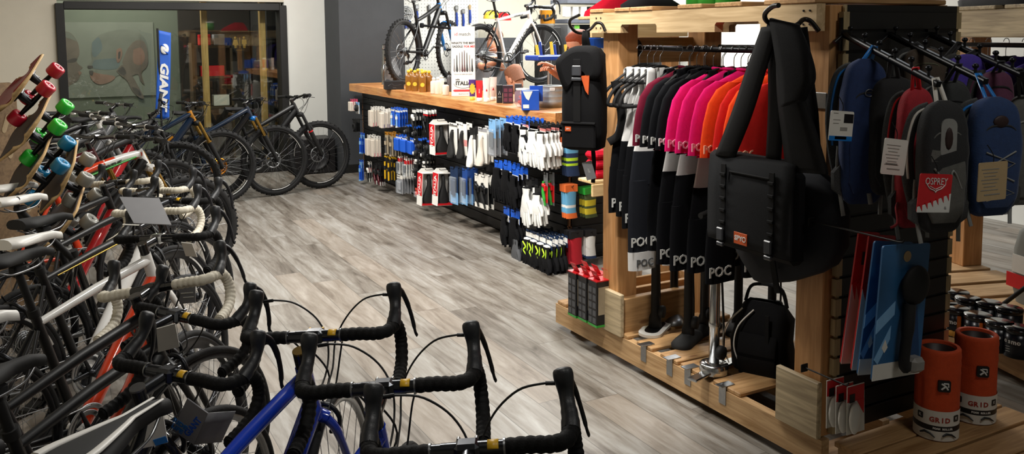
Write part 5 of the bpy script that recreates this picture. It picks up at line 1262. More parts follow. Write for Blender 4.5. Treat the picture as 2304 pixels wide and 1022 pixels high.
for rows in ([((1716, 62), (1752, 58), 2.285), ((1684, 150), (1722, 160), 2.27), ((1650, 250), (1690, 262), 2.27), ((1612, 348), (1654, 352), 2.29)],
             [((1730, 62), (1764, 66), 2.30), ((1731, 150), (1768, 150), 2.30), ((1731, 250), (1764, 252), 2.30), ((1726, 358), (1756, 362), 2.32)]):
    b = ribbon(rows); b.M = iv; b.v = [iv @ q for q in b.v]; b.build('strap', BAGF2, MG)
b = ribbon([((1728, 66), (1796, 78), 2.30), ((1734, 46), (1800, 62), 2.26), ((1746, 110), (1822, 120), 2.24), ((1756, 180), (1832, 178), 2.24), ((1762, 240), (1812, 226), 2.245)], .02); b.v = [iv @ q for q in b.v]; b.build('shoulder_pad', BAGF, MG)
b = ribbon([((1750, 120), (1812, 128), 2.27), ((1752, 210), (1808, 214), 2.28), ((1762, 300), (1836, 300), 2.30), ((1772, 384), (1862, 392), 2.32)], .016); b.v = [iv @ q for q in b.v]; b.build('strap', BAGF2, MG)
# soft navy holdall behind it
p0 = at(1770, 470, x=2.42); DF = thing('holdall', 'large dark navy holdall hanging behind the messenger bag', 'bag', basis((2.435, p0.y, p0.z), (0, -1, 0), (0, 0, 1), (-1, 0, 0)))
b = MB(); R_ = []
out = [at(px, py, x=2.40) for px, py in ((1640, 545), (1664, 590), (1690, 632), (1712, 640), (1770, 636), (1830, 618), (1862, 600), (1884, 560), (1886, 480), (1868, 430), (1836, 392), (1790, 380), (1700, 390), (1650, 450))]
iv = DF.matrix_world.inverted(); o2 = [(iv @ q) for q in out]; cx = sum(q.x for q in o2)/len(o2); cy = sum(q.y for q in o2)/len(o2)
for s, z in ((.72, -.055), (.94, -.045), (1, -.02), (1, .02), (.95, .035), (.7, .045)): R_.append([(cx+(q.x-cx)*s, cy+(q.y-cy)*s, z) for q in o2])
b.loft(R_); b.build('body', NAVF, DF)
b = MB(); b.box((cx-.04, cy-.06, .066), (.03, .34, .006), R=Matrix.Rotation(.25, 3, 'Z'), bev=.002); b.build('strap', BAGF2, DF); b = MB(); b.box((cx-.06, cy-.0, .074), (.05, .035, .012), R=Matrix.Rotation(.5, 3, 'Z'), bev=.004); b.build('buckle', BUCK, DF)
b = MB(); e = V((cx+.1, cy+.16, .0)); t_ = iv @ at(1800, 62, x=2.36); b.tube([e, e.lerp(t_, .5)+V((.015, 0, 0)), t_], [.05, .04, .035], n=8, flat=.25, up=(0, 0, 1)); b.build('shoulder_strap', BAGF, DF)
# ---------------------------------------------------------------- floor pumps, panniers, boxes on the deck
DZ = .166
def pump(label, p, tube, base, kind=0, H=.66, rz=0):
    o = thing('floor_pump', label, 'pump', T(p.x, p.y, DZ) @ RZ(rz), 'floor pumps on the pallet deck')
    b = MB()
    if kind == 0:
        ring = rrect(.27, .12, .055, 5); b.prism([(x, y) for x, y in ring], 0, .014); b.m = 1; b.prism([(x*.72, y*.6) for x, y in ring], .0142, .016)
    elif kind == 1: b.loft([[(x*s, y*s, z) for x, y in rrect(.27, .10, .045, 5)] for s, z in ((1, 0), (1, .016), (.8, .03), (.34, .045))])
    else:
        b.lathe([(0, 0), (.062, 0), (.064, .004), (.064, .04), (.058, .046), (.03, .05), (0, .05)], 28)
        for s in (-1, 1): b.box((s*.1, 0, .012), (.14, .05, .012), bev=.004)
    b.build('base', [base, DMETAL], o)
    b = MB(); b.lathe([(0, .012), (.034, .012), (.03, .07), (.022, .09), (.0215, H*.92), (.026, H*.925), (.026, H*.97), (.012, H*.98), (.0, H*.98)] if kind < 2 else [(0, .05), (.0235, .05), (.0235, H*.3), (.0265, H*.305), (.0265, H*.335), (.0235, H*.34), (.0235, H*.94), (.028, H*.945), (.028, H), (0, H)], 20); b.build('barrel', tube, o)
    b = MB(); b.cyl((0, 0, H*.95), (0, 0, H+.03), .006, n=8); b.tube([(-.12, 0, H+.03), (-.05, 0, H+.036), (.05, 0, H+.036), (.12, 0, H+.03)], [.013, .015, .015, .013], n=10); b.build('handle', BLK, o)
    b = MB(); b.lathe([(0, -.012), (.03, -.012), (.032, 0), (.03, .012), (0, .012)], 20, T(0, -.036, .1) @ RX(90)); b.build('gauge', BLK, o)
    b = MB(); b.tube(smooth_pts([(.03, .01, .07), (.075, .0, .1), (.06, .0, .35), (.045, 0, H*.7), (.035, .0, H*.9), (.04, .01, H*.75)], 5), .0055, n=6); b.build('hose', CABLE, o)
    return o
def deck(px, py): return at(px, py, z=DZ)
pump('floor pump with flat white oval base', deck(1474, 742), BLK, WHITE, 0, .5, 35)
pump('black floor pump in front of the others on the middle slat', deck(1548, 768), BLK, BLK, 1, .62, 30)
pump('black floor pump behind the middle slats', deck(1584, 745), MATTE, BLK, 1, .6, 20)
pump('chrome floor pump with round steel base', deck(1606, 838), CHROME, CHROME, 2, .7, 15)
pump('black floor pump standing at the back between the bags', deck(1660, 742), BLK, BLK, 1, .62, 40)
pump('black floor pump farthest right beside the front post', deck(1736, 728), BLK, BLK, 1, .62, 10)
pump('grey based floor pump at the back behind the white cuffs', deck(1516, 716), DMETAL, STEEL, 1, .45, 50)
p = deck(1712, 866); PN = thing('pannier_bag', 'black pannier bag with pale piping slumped against the front post', 'bag', T(p.x+.14, p.y+.13, DZ+.002) @ RZ(-62) @ Matrix.Diagonal((.85, .85, .95, 1)))
b = MB(); R_ = []
for z, w, d in ((0, .17, .09), (.02, .185, .1), (.14, .18, .095), (.25, .165, .085), (.31, .13, .06), (.33, .09, .03)): R_.append([(x+.012*math.sin(z*30), y, z) for x, y in rrect(2*w*.85, 2*d, .05, 4)])
b.loft(R_); b.build('body', BAGF, PN)
b = MB(); b.loft([[(x, -.1-.03*math.sin(PI*k/5), z+.1*(k/5)*1.8) for x, z in rrect(.2, .02, .009, 3)] for k in range(6)]); b.build('pocket', BAGF, PN)
b = MB()
for x in (-.15, -.09): b.tube(smooth_pts([(x, -.105, .03), (x-.03, -.12, .12), (x-.01, -.115, .22), (x+.06, -.08, .3)], 5), .004, n=6)
b.build('piping', PAPER, PN)
b = MB(); b.tube(smooth_pts([(-.1, 0, .32), (-.06, 0, .4), (.08, 0, .4), (.12, 0, .31)], 5), .02, n=8, flat=.4); b.box((.05, -.11, .16), (.02, .012, .26)); b.build('carry_strap', BAGF2, PN)
# red topped product boxes
for i, (px, py, lb) in enumerate(((1286, 716, 'red topped black tool box nearest the pallet corner'), (1309, 726, 'red topped black tool box second from the pallet corner'), (1332, 738, 'red topped black tool box against the post'))):
    p0 = deck(px, py); o = thing('product_box', lb, 'box', T(p0.x+.015, p0.y+.02, DZ+.001), 'red topped boxes on the pallet end'); w = .08
    b = MB(); b.M = Matrix.Diagonal((1, 1, .73, 1)); b.box((.07, 0, .165), (.14, w, .33), bev=.002)
    b.m = 1; b.box((.07, 0, .333), (.142, w+.002, .008))
    b.m = 2
    for iy in range(2):
        for iz in range(5): b.box((-.0008, -w*.23+w*.46*iy, .045+.055*iz), (.001, w*.36, .04))
    b.m = 3; b.box((.07, 0, .008), (.1415, w+.0015, .016)); b.m = 4; b.box((.07, -w/2-.0008, .19), (.12, .001, .2)); b.build('carton', [CARDB, REDM, mat('carton_print_grey', '4c4e52', .5), GREENP, BEIGE], o)
    for k in range(2):
        b = MB(); b.box((0, 0, .022), (.003, w*.7, .06), R=Matrix.Rotation(-.5, 3, 'Y'), bev=.001); b.m = 1; b.box((-.004, 0, .026), (.001, w*.3, .006), R=Matrix.Rotation(-.5, 3, 'Y')); b.build('hang_tab', [REDM, DECAL], o, T(.02+.07*k, 0, .245))
# clear bottles at the far end of the deck
for i in range(5):
    p0 = deck(1408+7*i, 652+2*(i % 2)); bottle('dropper_bottle', 'small clear white bottle on the far end of the pallet deck', 'bottle', V((p0.x, p0.y, DZ)), .17, .022, FROST, WHITE, 'small white bottles on the pallet deck', cap_h=.04)
o = thing('parts_crate', 'pale wooden crate at the far end of the pallet deck', 'crate', T(3.0, 3.78, DZ)); b = MB(); b.box((0, 0, .06), (.5, .03, .12), bev=.003); b.box((0, .16, .06), (.5, .02, .12), bev=.003); b.box((.24, .08, .06), (.02, .14, .12)); b.box((-.24, .08, .06), (.02, .14, .12)); b.box((0, .08, .006), (.46, .14, .012)); b.build('crate_body', PALX, o)
# ---------------------------------------------------------------- near right: waterfall arms, hiking packs, rollers
ARMM = mat('black_square_tube', '121214', .35, .4)
ARMS = []
for i, (px, ex, ey, ydist) in enumerate(((1899, 2112, 190, 1.72), (2001, 2218, 184, 1.7), (2094, 2300, 168, 1.7))):
    a = at(px, 77, y=2.19); e = at(ex, ey, y=ydist); ARMS.append((a, e))
    o = thing('waterfall_arm', 'sloping black peg arm %s' % ('over the red and grey packs', 'carrying the blue pack at the picture edge', 'carrying the purple and maroon packs')[i], 'display arm', T(*a), 'sloping peg arms on the slat panel')
    b = MB(); d = e-a; b.tube([V((0, 0, 0)), d], .0135, n=4); b.build('tube', ARMM, o)
    b = MB(); b.box((0, .006, -.0), (.03, .01, .12)); b.tube([(-.0, .0, 0), (-.045, .004, -.03)], .009, n=4); b.build('bracket', ARMM, o)
    for k in range(6):
        b = MB(); q = d*(.08+.165*k); b.cyl(q, q+V((0, 0, .03)), .005, n=8); b.ell(q+V((0, 0, .034)), (.011, .011, .009), n=10, m=6); b.build('peg', DMETAL, o)
def FB(name, c, v=.15): return mat(name, c, .8, var=v, scale=70, bump=.35, bscale=300, sheen=.15)
PB1, PBK, PRD, PGR, PB2, PBR, POL, PPU, PMA, PDG = FB('blue_pack_nylon', '102c5c'), FB('black_pack_nylon', '16171a'), FB('red_pack_nylon', 'a11524'), FB('grey_pack_nylon', '5a5a56'), FB('royal_pack_nylon', '10315f'), FB('brown_pack_nylon', '4a3d30'), FB('olive_pack_nylon', '5b5a45'), FB('purple_pack_nylon', '4a35a0'), FB('maroon_pack_nylon', '5d2c48'), FB('dark_grey_pack_nylon', '2d3030')
MESHG = mat('grey_mesh_foam', '3c3d3d', .9, var=.3, scale=200, bump=.5, bscale=500)
WEBG = mat('grey_webbing', '8a8b88', .8, var=.1, bump=.2, bscale=500)
def pack_bag(label, top, hpx, wpx, Y, yaw, body, trim, strapc, style, loop=None, pang=0):
    """A daypack hanging from its loop: top pixel, height and width in photo pixels at distance Y."""
    p = at(*top, y=Y); Z = -(CAMR.transposed() @ (p-V((0, 0, CAMH)))).z; k = Z/FPX; H = hpx*k; W = wpx*k; D = W*.36
    o = thing('daypack', label, 'backpack', T(*p) @ RZ(yaw) @ RX(90) @ RZ(pang), 'hiking packs on the sloping arms')     # local y up, z towards the viewer
    b = MB(); R_ = []; key = [V((w, d, off)) for w, d, off in ((.25, .25, 0), (.62, .62, .0), (.86, .85, .03), (1, 1, .06), (1, 1.05, .08), (.96, 1, .05), (.8, .7, 0), (.55, .4, 0))]; tt = (0, .04, .12, .3, .55, .8, .95, 1)
    prof = smooth_pts(key, 5); ts = smooth_pts([V((q, 0, 0)) for q in tt], 5); sd = rnd.uniform(0, 50)
    for t_, q in zip(ts, prof):
        t = min(max(t_.x, 0), 1); ring = []
        for x, z in rrect(W*q.x, D*q.y, min(W*q.x, D*q.y)*.4, 7):
            f = 1+.10*(noise.noise(V((x*14, t*H*16+x*9, sd+z*14))))+.05*noise.noise(V((x*40, t*H*22, sd))); ring.append((x*(1+(f-1)*.5), -H*t, z*f+D*q.z))
        R_.append(ring)
    b.loft(R_); b.build('body', body, o)
    # front pocket with zip
    b = MB(); R_ = []
    for t, w, zz in ((.3, .55, .44), (.36, .74, .52), (.6, .8, .6), (.84, .74, .56), (.92, .5, .46)): R_.append([(x, -H*t, z+D*(zz-.06)) for x, z in rrect(W*w, D*.22, D*.09, 3)])
    b.loft(R_); po = b.build('front_pocket', trim if style in ('grey',) else body, o)
    b = MB(); b.tube(smooth_pts([(-W*.4, -H*.33, D*.46), (-W*.2, -H*.24, D*.52), (W*.2, -H*.24, D*.52), (W*.4, -H*.33, D*.46)], 5), .0035, n=6); b.build('zip', trim, o)
    # shoulder straps along the back edge
    for s in (-1, 1):
        b = MB(); b.tube(smooth_pts([(s*W*.18, -H*.06, -D*.42), (s*W*.42, -H*.12, -D*.62), (s*W*.54, -H*.35, -D*.75), (s*W*.5, -H*.6, -D*.7), (s*W*.4, -H*.82, -D*.45)], 5), .021, n=8, flat=.4); so = b.build('shoulder_strap', MESHG, o)
        b = MB(); b.tube(smooth_pts([(s*W*.2, -H*.05, -D*.36), (s*W*.45, -H*.12, -D*.54), (s*W*.565, -H*.35, -D*.66), (s*W*.53, -H*.6, -D*.62)], 5), .005, n=6); b.build('piping', strapc, so)
        b = MB(); b.tube(smooth_pts([(s*W*.47, -H*.6, -D*.2), (s*W*.5, -H*.75, -D*.1), (s*W*.44, -H*.95, 0), (s*W*.4, -H*1.08, .01)], 4), .008, n=6, flat=.3); b.build('side_strap', WEBG, o)
        b = MB(); b.prism([(s*W*.47, -H*.72), (s*W*.62, -H*.78), (s*W*.6, -H*.9), (s*W*.45, -H*.94)], -D*.25, D*.1); b.build('hip_wing', MESHG, o)
    # loop up to the peg
    q = o.matrix_world.inverted() @ (loop if loop is not None else p+V((0, 0, .07)))
    b = MB(); b.tube([V((-W*.12, -H*.05, 0)), q+V((-.006, 0, 0)), q+V((.006, .0, 0)), V((W*.1, -H*.05, 0))], .008, n=6, flat=.35); b.build('hanging_loop', strapc if style != 'blk' else PBK, o)
    if style == 'cord':
        b = MB(); pts = [(-W*.3, -H*.45, D*.62), (W*.28, -H*.55, D*.64), (-W*.28, -H*.68, D*.64), (W*.3, -H*.8, D*.6), (-W*.25, -H*.86, D*.55)]; b.tube(pts, .003, n=6); b.tube([(W*.3, -H*.45, D*.62), (-W*.3, -H*.58, D*.65), (W*.28, -H*.7, D*.64)], .003, n=6); b.build('bungee_cord', WEBG, o)
        b = MB(); b.ell((0, -H*.2, D*.52), (W*.16, W*.11, .006)); b.build('emblem', mat('brown_emblem', '2a1512', .6), o)
    if style == 'grey':
        b = MB(); b.prism(rrect(W*.34, H*.3, W*.15, 5, -W*.0, -H*.28), D*.5, D*.585); b.m = 1; b.ell((0, -H*.28, D*.59), (W*.085, H*.085, .005)); b.build('emblem_panel', [WEBG, mat('brown_emblem', '2a1512', .6)], o)
        b = MB(); b.tube(smooth_pts([(-W*.3, -H*.5, D*.64), (0, -H*.62, D*.66), (W*.1, -H*.52, D*.66), (W*.3, -H*.66, D*.6)], 4), .0035, n=6); b.build('bungee_cord', WEBG, o)
    if style == 'lash':
        b = MB(); b.tube([(.016*math.cos(t), -H*.23+.012*math.sin(t), D*.5+.006) for t in [2*PI*k_/16 for k_ in range(16)]], .002, n=5, closed=True); b.build('zip_ring', STEEL, o)
        b = MB(); b.box((-W*.3, -H*.42, D*.48), (W*.5, .024, .005), R=Matrix.Rotation(-.3, 3, 'Z')); b.build('side_strap', WEBG, o)
    if style == 'red':
        b = MB(); b.box((-W*.38, -H*.45, D*.45), (.03, .06, .014), bev=.004); b.tube([(-W*.36, -H*.48, D*.5), (-W*.1, -H*.56, D*.58), (W*.1, -H*.75, D*.56)], .007, n=6, flat=.3); b.build('buckle', WEBG, o)
        b = MB(); b.tube(smooth_pts([(-W*.4, -H*.84, .0), (-W*.62, -H*.84, .03), (-W*.62, -H*.94, .04), (-W*.75, -H*.98, .03)], 5), .014, n=8, flat=.25); b.build('hanging_strap', PRD, o)
    return o
def onarm(i, t): a, e = ARMS[i]; return a.lerp(e, t)+V((0, 0, .014))
pack_bag('brown pack high at the back between the first and second sloping arm', (2078, 108), 150, 95, 2.02, -30, PBR, POL, WEBG, 'blk', onarm(1, .3))
pack_bag('olive grey pack with pale loop below the second arm, next to the purple one', (2130, 128), 150, 78, 1.98, -25, POL, WEBG, WEBG, 'blk', onarm(2, .35))
pack_bag('purple pack with purple loop hanging from the third arm', (2176, 122), 160, 84, 1.92, -25, PPU, PBK, PPU, 'blk', onarm(2, .55))
pack_bag('dark grey pack above the grey and white one, under the second arm', (2136, 182), 190, 100, 1.88, -28, PDG, PBK, WEBG, 'blk', onarm(1, .75))
pack_bag('maroon pack hanging from the third arm near the picture edge', (2240, 160), 150, 84, 1.84, -20, PMA, PBK, PMA, 'blk', onarm(2, .8))
pack_bag('grey pack with white piping cut by the right picture edge', (2304, 214), 250, 90, 1.78, -20, PGR, WEBG, PAPER, 'blk', onarm(2, .97))
pack_bag('large blue pack hanging beside the wooden post', (1946, 132), 330, 112, 2.04, -20, PB1, PBK, CYAN, 'lash', onarm(0, .36))
pack_bag('black pack with blue piping between the blue and red packs', (2012, 172), 270, 110, 1.97, -35, PBK, PBK, CYAN, 'blk', onarm(0, .55))
pack_bag('red pack with grey buckle hanging under the first arm', (2062, 196), 320, 94, 1.86, -15, PRD, PBK, REDM, 'red', onarm(0, .78))
pack_bag('grey pack with black sides and brown oval emblem', (2122, 226), 300, 118, 1.72, -18, PBK, PGR, PAPER, 'grey', onarm(0, .97))
pack_bag('royal blue pack with bungee cords at the right picture edge', (2236, 218), 270, 130, 1.68, -15, PB2, PBK, CYAN, 'cord', onarm(1, .93))
# swing tickets
PRT = mat('faint_print', '8d8a84', .8)
def ticket(label, pts, Y, paper, rows, deco=None, Y2=None):
    q = [at(*p_, y=Y) for p_ in pts]; o_ = (q[0]+q[1]+q[2]+q[3])/4; xx = ((q[1]-q[0])+(q[2]-q[3])).normalized(); zz = xx.cross(((q[0]-q[3])+(q[1]-q[2])).normalized()); yy = zz.cross(xx)
    W = ((q[1]-q[0]).length+(q[2]-q[3]).length)/2; H = ((q[0]-q[3]).length+(q[1]-q[2]).length)/2
    o = thing('hang_tag', label, 'ticket', basis(o_, xx, yy, zz), 'swing tickets on the packs')
    b = MB(); b.prism(rrect(W, H, .006, 3), -.0012, .0012); mats = [paper, PRT, REDM, CYAN, DECALK, DECAL]
    for (x, y, w, h, m) in rows: b.m = m; b.box((x*W, y*H, .0016), (w*W, h*H, .0008))
    if deco: deco(b, W, H)
    b.build('card', mats, o)
    b = MB(); b.tube(smooth_pts([(0, H*.47, 0), (.004, H*.5+.02, -.004), (-.004, H*.5+.05, -.02)], 4), .0014, n=5); b.build('string', BAGF2, o)
    return o
lines = [(-.1, .32-.09*i, .6-.1*(i % 3), .018, 1) for i in range(7)]
ticket('white and blue ticket with a small photo on the large blue pack', ((1868, 248), (1920, 252), (1917, 318), (1865, 316)), 1.93, PAPER, [(-.28, .42, .2, .02, 1), (-.22, .2, .3, .02, 1), (-.25, .08, .24, .02, 1), (.28, .26, .4, .3, 4), (.1, -.1, .3, .12, 1), (0, -.42, .98, .16, 3), (0, -.4, .5, .1, 5)])
ticket('plain white printed ticket on the red pack', ((1991, 311), (2042, 315), (2034, 397), (1981, 390)), 1.74, PAPER, lines+[(.0, -.34, .55, .03, 1), (-.1, -.2, .5, .05, 1)])
def osp(b, W, H):
    b.m = 5; b.prism([(-W/2, -H/2), (W/2, -H/2), (W/2, -.0*H), (W*.3, -.08*H), (W*.1, -.16*H), (-W*.1, -.24*H), (-W*.3, -.3*H), (-W/2, -.36*H)], .0014, .0022)
    b.m = 2
    for k in range(6):
        x = -.42+.16*k; y = -.34+.055*k; b.prism([((x-.03)*W, (y+.03)*H), ((x+.05)*W, (y+.05)*H), ((x+.07)*W, (y-.13)*H)], .0024, .003)
    b.m = 5; b.text('OSPREY', W*.2, T(0, H*.3, .0024))
    b.tube(smooth_pts([(-W*.28, H*.22, .002), (-W*.18, H*.12, .002), (-W*.04, H*.07, .002), (0, H*.02, .002), (W*.04, H*.07, .002), (W*.18, H*.12, .002), (W*.28, H*.22, .002)], 4), .0016, n=5); b.tube([(-W*.18, H*.18, .002), (0, H*.1, .002), (W*.18, H*.18, .002)], .0012, n=5)
    b.m = 4; b.text('LL', W*.07, T(W*.36, -H*.38, .0026))
ticket('red ticket with a white bird emblem on the grey pack', ((2066, 392), (2139, 392), (2138, 479), (2066, 476)), 1.6, REDM, [], osp)
ticket('tan printed ticket on the royal blue pack', ((2194, 371), (2257, 365), (2272, 444), (2206, 451)), 1.57, TAN, lines+[(.0, -.34, .55, .03, 1)])
# carded hydration sleeves on a lower peg
RSB, RSD = mat('steel_blue_card', '2c5e8c', .45, var=.06), mat('deep_blue_card', '1a3f6c', .45)
def sleeve(label, pts, Y, cols, red=False):
    q = [at(*p_, y=Y) for p_ in pts]; o_ = (q[0]+q[1]+q[2]+q[3])/4; xx = ((q[1]-q[0])+(q[2]-q[3])).normalized(); zz = xx.cross(((q[0]-q[3])+(q[1]-q[2])).normalized()); yy = zz.cross(xx); W = ((q[1]-q[0]).length+(q[2]-q[3]).length)/2; H = ((q[0]-q[3]).length+(q[1]-q[2]).length)/2
    o = thing('hydration_reservoir', label, 'hydration reservoir', basis(o_, xx, yy, zz), 'carded reservoirs below the packs'); b = MB(); b.prism(rrect(W, H, .01, 3), -.004, .002)
    if not red:
        b.m = 1; b.box((0, -H*.44, .0026), (W, H*.12, .001)); b.m = 2; b.prism([(-W*.5, -H*.05), (-W*.15, H*.08), (-W*.15, -H*.02), (-W*.5, -H*.15)], .002, .0034); b.prism([(-W*.5, -H*.34), (-W*.2, -H*.1), (-W*.2, -H*.2), (-W*.42, -H*.38)], .002, .0034)
        b.m = 3; b.prism([(W*.04, H*.3), (W*.3, H*.1), (W*.46, -H*.36), (W*.1, -H*.36)], .002, .0034); b.m = 1; b.prism([(-W*.36, -H*.26), (-W*.3, -H*.2), (-W*.24, -H*.26), (-W*.3, -H*.3)], .0034, .0042)
        b.m = 4; b.prism([(W*.02+.018*math.cos(t), H*.41+.018*math.sin(t)) for t in [2*PI*k/18 for k in range(18)]], .002, .0036)
    else:
        b.m = 1; b.box((0, -H*.2, .0026), (W, H*.6, .001)); b.m = 2
        for k in range(5): b.prism([((-.5+.2*k)*W, H*.1), ((-.3+.2*k)*W, H*.14), ((-.28+.2*k)*W, -H*.02)], .002, .0036)
        b.m = 3; b.box((0, H*.3, .0026), (W*.4, H*.1, .001))
    b.build('hang_card', [cols, PAPER, REDM if red else LBLUE, DECALK if red else RSD, TAN], o)
    if not red:
        b = MB(); b.ell((W*.14, H*.2, .022), (W*.28, H*.15, .02), n=20, m=10); b.tube(smooth_pts([(W*.05, H*.06, .02), (W*.0, -H*.12, .03), (-W*.02, -H*.36, .03), (W*.04, -H*.42, .03)], 4), [.02]*5+[.017]*8, n=8); b.build('reservoir_cap', BLK, o)
        b = MB(); b.box((W*.2, -H*.39, .03), (.06, .05, .05), bev=.012); b.build('bite_valve', mat('smoky_clear', '8d8a86', .25), o)
    return o
sleeve('red and white carded reservoir farthest back below the packs', ((1918, 526), (1962, 520), (1956, 818), (1905, 812)), 1.98, REDM, True)
sleeve('red and white carded reservoir second from the back', ((1944, 534), (2000, 526), (1990, 832), (1926, 826)), 1.93, REDM, True)
sleeve('steel blue carded reservoir behind the front one', ((1962, 548), (2040, 540), (2030, 840), (1934, 838)), 1.88, RSB)
sleeve('steel blue carded reservoir with black round cap in front', ((1981, 556), (2081, 546), (2078, 838), (1965, 855)), 1.8, RSB)
peg(WY(at(2024, 545, y=1.79)), .36)
for i, (px, py) in enumerate(((1879, 906), (1900, 918), (1925, 920))):
    p = at(px, py-48, y=2.06-.035*i); o = thing('bite_valve_pack', ('red headed white carded valve pack next to the post', 'red headed white carded valve pack in the middle of three', 'red headed white carded valve pack in front of the other two')[i], 'pack', WY(p, 0), 'red headed valve packs low on the slat panel')
    b = MB(); w, h = .085, .165; b.prism([(-w/2, .01), (w/2, .01), (w/2+.008, -h), (-w/2+.004, -h)], -.0015, .0015); b.m = 1; b.box((0, -.02, .002), (w*.98, .055, .001)); b.prism([(w*.05, -.045), (w*.5, -.045), (w*.5, -.1)], .0015, .0032); b.m = 2; b.box((-w*.22, -.035, .003), (w*.3, .03, .002)); b.build('hang_card', [PAPER, REDM, DECALK], o)
    b = MB(); b.ell((-w*.16, -.105, .012), (w*.3, .058, .014), n=16); b.build('white_pouch', WHITE, o)
peg(WY(at(1900, 866, y=2.0)), .18)
# small pallet with foam rollers
SPZ = .14
o = thing('small_pallet', 'low pallet platform in front of the slat panel carrying two rollers', 'pallet', T(2.95, 1.97, 0))
def SL(x, y, z): return V((x-2.95, y-1.97, z))
for (y0, y1) in ((2.07, 2.185), (1.94, 2.06), (1.8, 1.925), (1.66, 1.79)):
    b = MB(); b.box(SL(2.98, (y0+y1)/2, SPZ-.011), (.86, y1-y0, .02), bev=.003); b.build('deck_slat', PALX, o)
for x in (2.6, 2.98, 3.36):
    b = MB(); b.box(SL(x, 1.925, .06), (.06, .52, .115), bev=.003); b.build('stringer', PAL, o)
ROLL = mat('orange_foam', 'c8481c', .8, var=.08, scale=50, bump=.25, bscale=200)
def roller(label, px, py, s=1.0, rz=0):
    p = at(px, py, z=SPZ); R, H = .074*s, .33*s
    o = thing('foam_roller', label, 'roller', T(p.x, p.y, SPZ) @ RZ(rz), 'orange foam rollers on the small pallet')
    b = MB(); n = 60; prof = [(R*.80, 0), (R*.98, 0), (R, .004)]; zz = [H*k/22 for k in range(1, 22)]
    rings = []
    def ring(z, base):
        out = []
        for k in range(n):
            a = 2*PI*k/n; r = base
            if H*.33 < z < H*.72: r += R*.03*(1 if (k % 6) < 4 else -.6) if k < 34 else R*.012*math.sin(k)
            out.append((r*math.cos(a), r*math.sin(a), z))
        return out
    for z, f in [(0, .97), (.004, 1)]+[(z, 1+(.022 if (j % 2 and (z > H*.7 or z < H*.33)) else 0)) for j, z in enumerate(zz)]+[(H-.006, 1.0), (H, .95), (H, .80)]: rings.append(ring(z, R*f))
    b.loft(rings, caps=False); b.lathe([(R*.80, H), (R*.78, H-.006), (R*.78, 0)], n); b.build('foam', ROLL, o)
    b = MB(); b.lathe([(R*.785, H-.012), (R*.74, H-.012), (R*.74, 0), (R*.785, 0)], 48); b.build('core_tube', mat('dark_core_plastic', '2a1712', .5), o)
    w = MB(); w.m = 0; w.lathe([(R*1.035, .003), (R*1.035, H*.115), ], 60); w.m = 1; w.lathe([(R*1.036, H*.115), (R*1.036, H*.175)], 60); w.m = 0; w.lathe([(R*1.035, H*.175), (R*1.035, H*.34)], 60)
    def wrap(txt, size, ang, z, slot, bold=.0006):
        w.m = slot; tot = len(txt)
        for i, ch in enumerate(txt):
            a = ang+(i-(tot-1)/2)*size*.68/R; nrm = V((math.cos(a), math.sin(a), 0)); w.text(ch, size, basis(nrm*R*1.04+V((0, 0, z)), (-nrm.y, nrm.x, 0), (0, 0, 1), nrm), bold=bold)
    ca = -PI/2-rz*PI/180-.95
    wrap('GRID', .026, ca+.15, H*.24, 2, .001); wrap('FOAM ROLLER', .0095, ca+.3, H*.145, 3)
    for a0 in (ca-.35, ca+.6):
        nrm = V((math.cos(a0), math.sin(a0), 0)); w.m = 1; M = basis(nrm*R*1.036+V((0, 0, H*.06)), (-nrm.y, nrm.x, 0), (0, 0, 1), nrm); w.tube([M @ V(q) for q in ((-.028, .004, .001), (-.012, .012, .001), (.008, .008, .001), (.026, -.004, .001))], [.003, .005, .004, .002], n=5)
    for a0, z, sz in ((ca-.75, H*.26, .016), (ca+.95, H*.26, .016)):
        nrm = V((math.cos(a0), math.sin(a0), 0)); w.m = 1; w.prism(rrect(sz*1.5, sz*1.5, .003, 2), -.001, .001, basis(nrm*R*1.037+V((0, 0, z)), (-nrm.y, nrm.x, 0), (0, 0, 1), nrm)); w.m = 3; w.text('K', sz, basis(nrm*R*1.055+V((0, 0, z)), (-nrm.y, nrm.x, 0), (0, 0, 1), nrm))
    w.build('paper_sleeve', [PAPER, DECALK, mat('dark_red_print', '9c3328', .6), DECAL], o)
    e = MB(); nrm = V((math.cos(ca+.28), math.sin(ca+.28), 0)); M = basis(nrm*R*1.0+V((0, 0, H*.63)), (-nrm.y, nrm.x, 0), (0, 0, 1), nrm); e.prism(rrect(.044, .044, .006, 3), -.004, .006, M); e.m = 1; e.tube([M @ V((-.011, .010, .007)), M @ V((.004, 0, .007)), M @ V((.012, -.012, .007))], .0035, n=6); e.tube([M @ V((.004, 0, .007)), M @ V((-.011, -.012, .007))], .0035, n=6); e.tube([M @ V((-.004, .011, .007)), M @ V((.013, .011, .007)), M @ V((.013, -.002, .007))], .0028, n=6); e.build('emblem', [DECALK, DECAL], o)
    return o
roller('orange foam roller in front, with printed paper sleeve', 2105, 974, 1.05)
roller('orange foam roller standing behind the front one', 2190, 938, 1.05, -25)
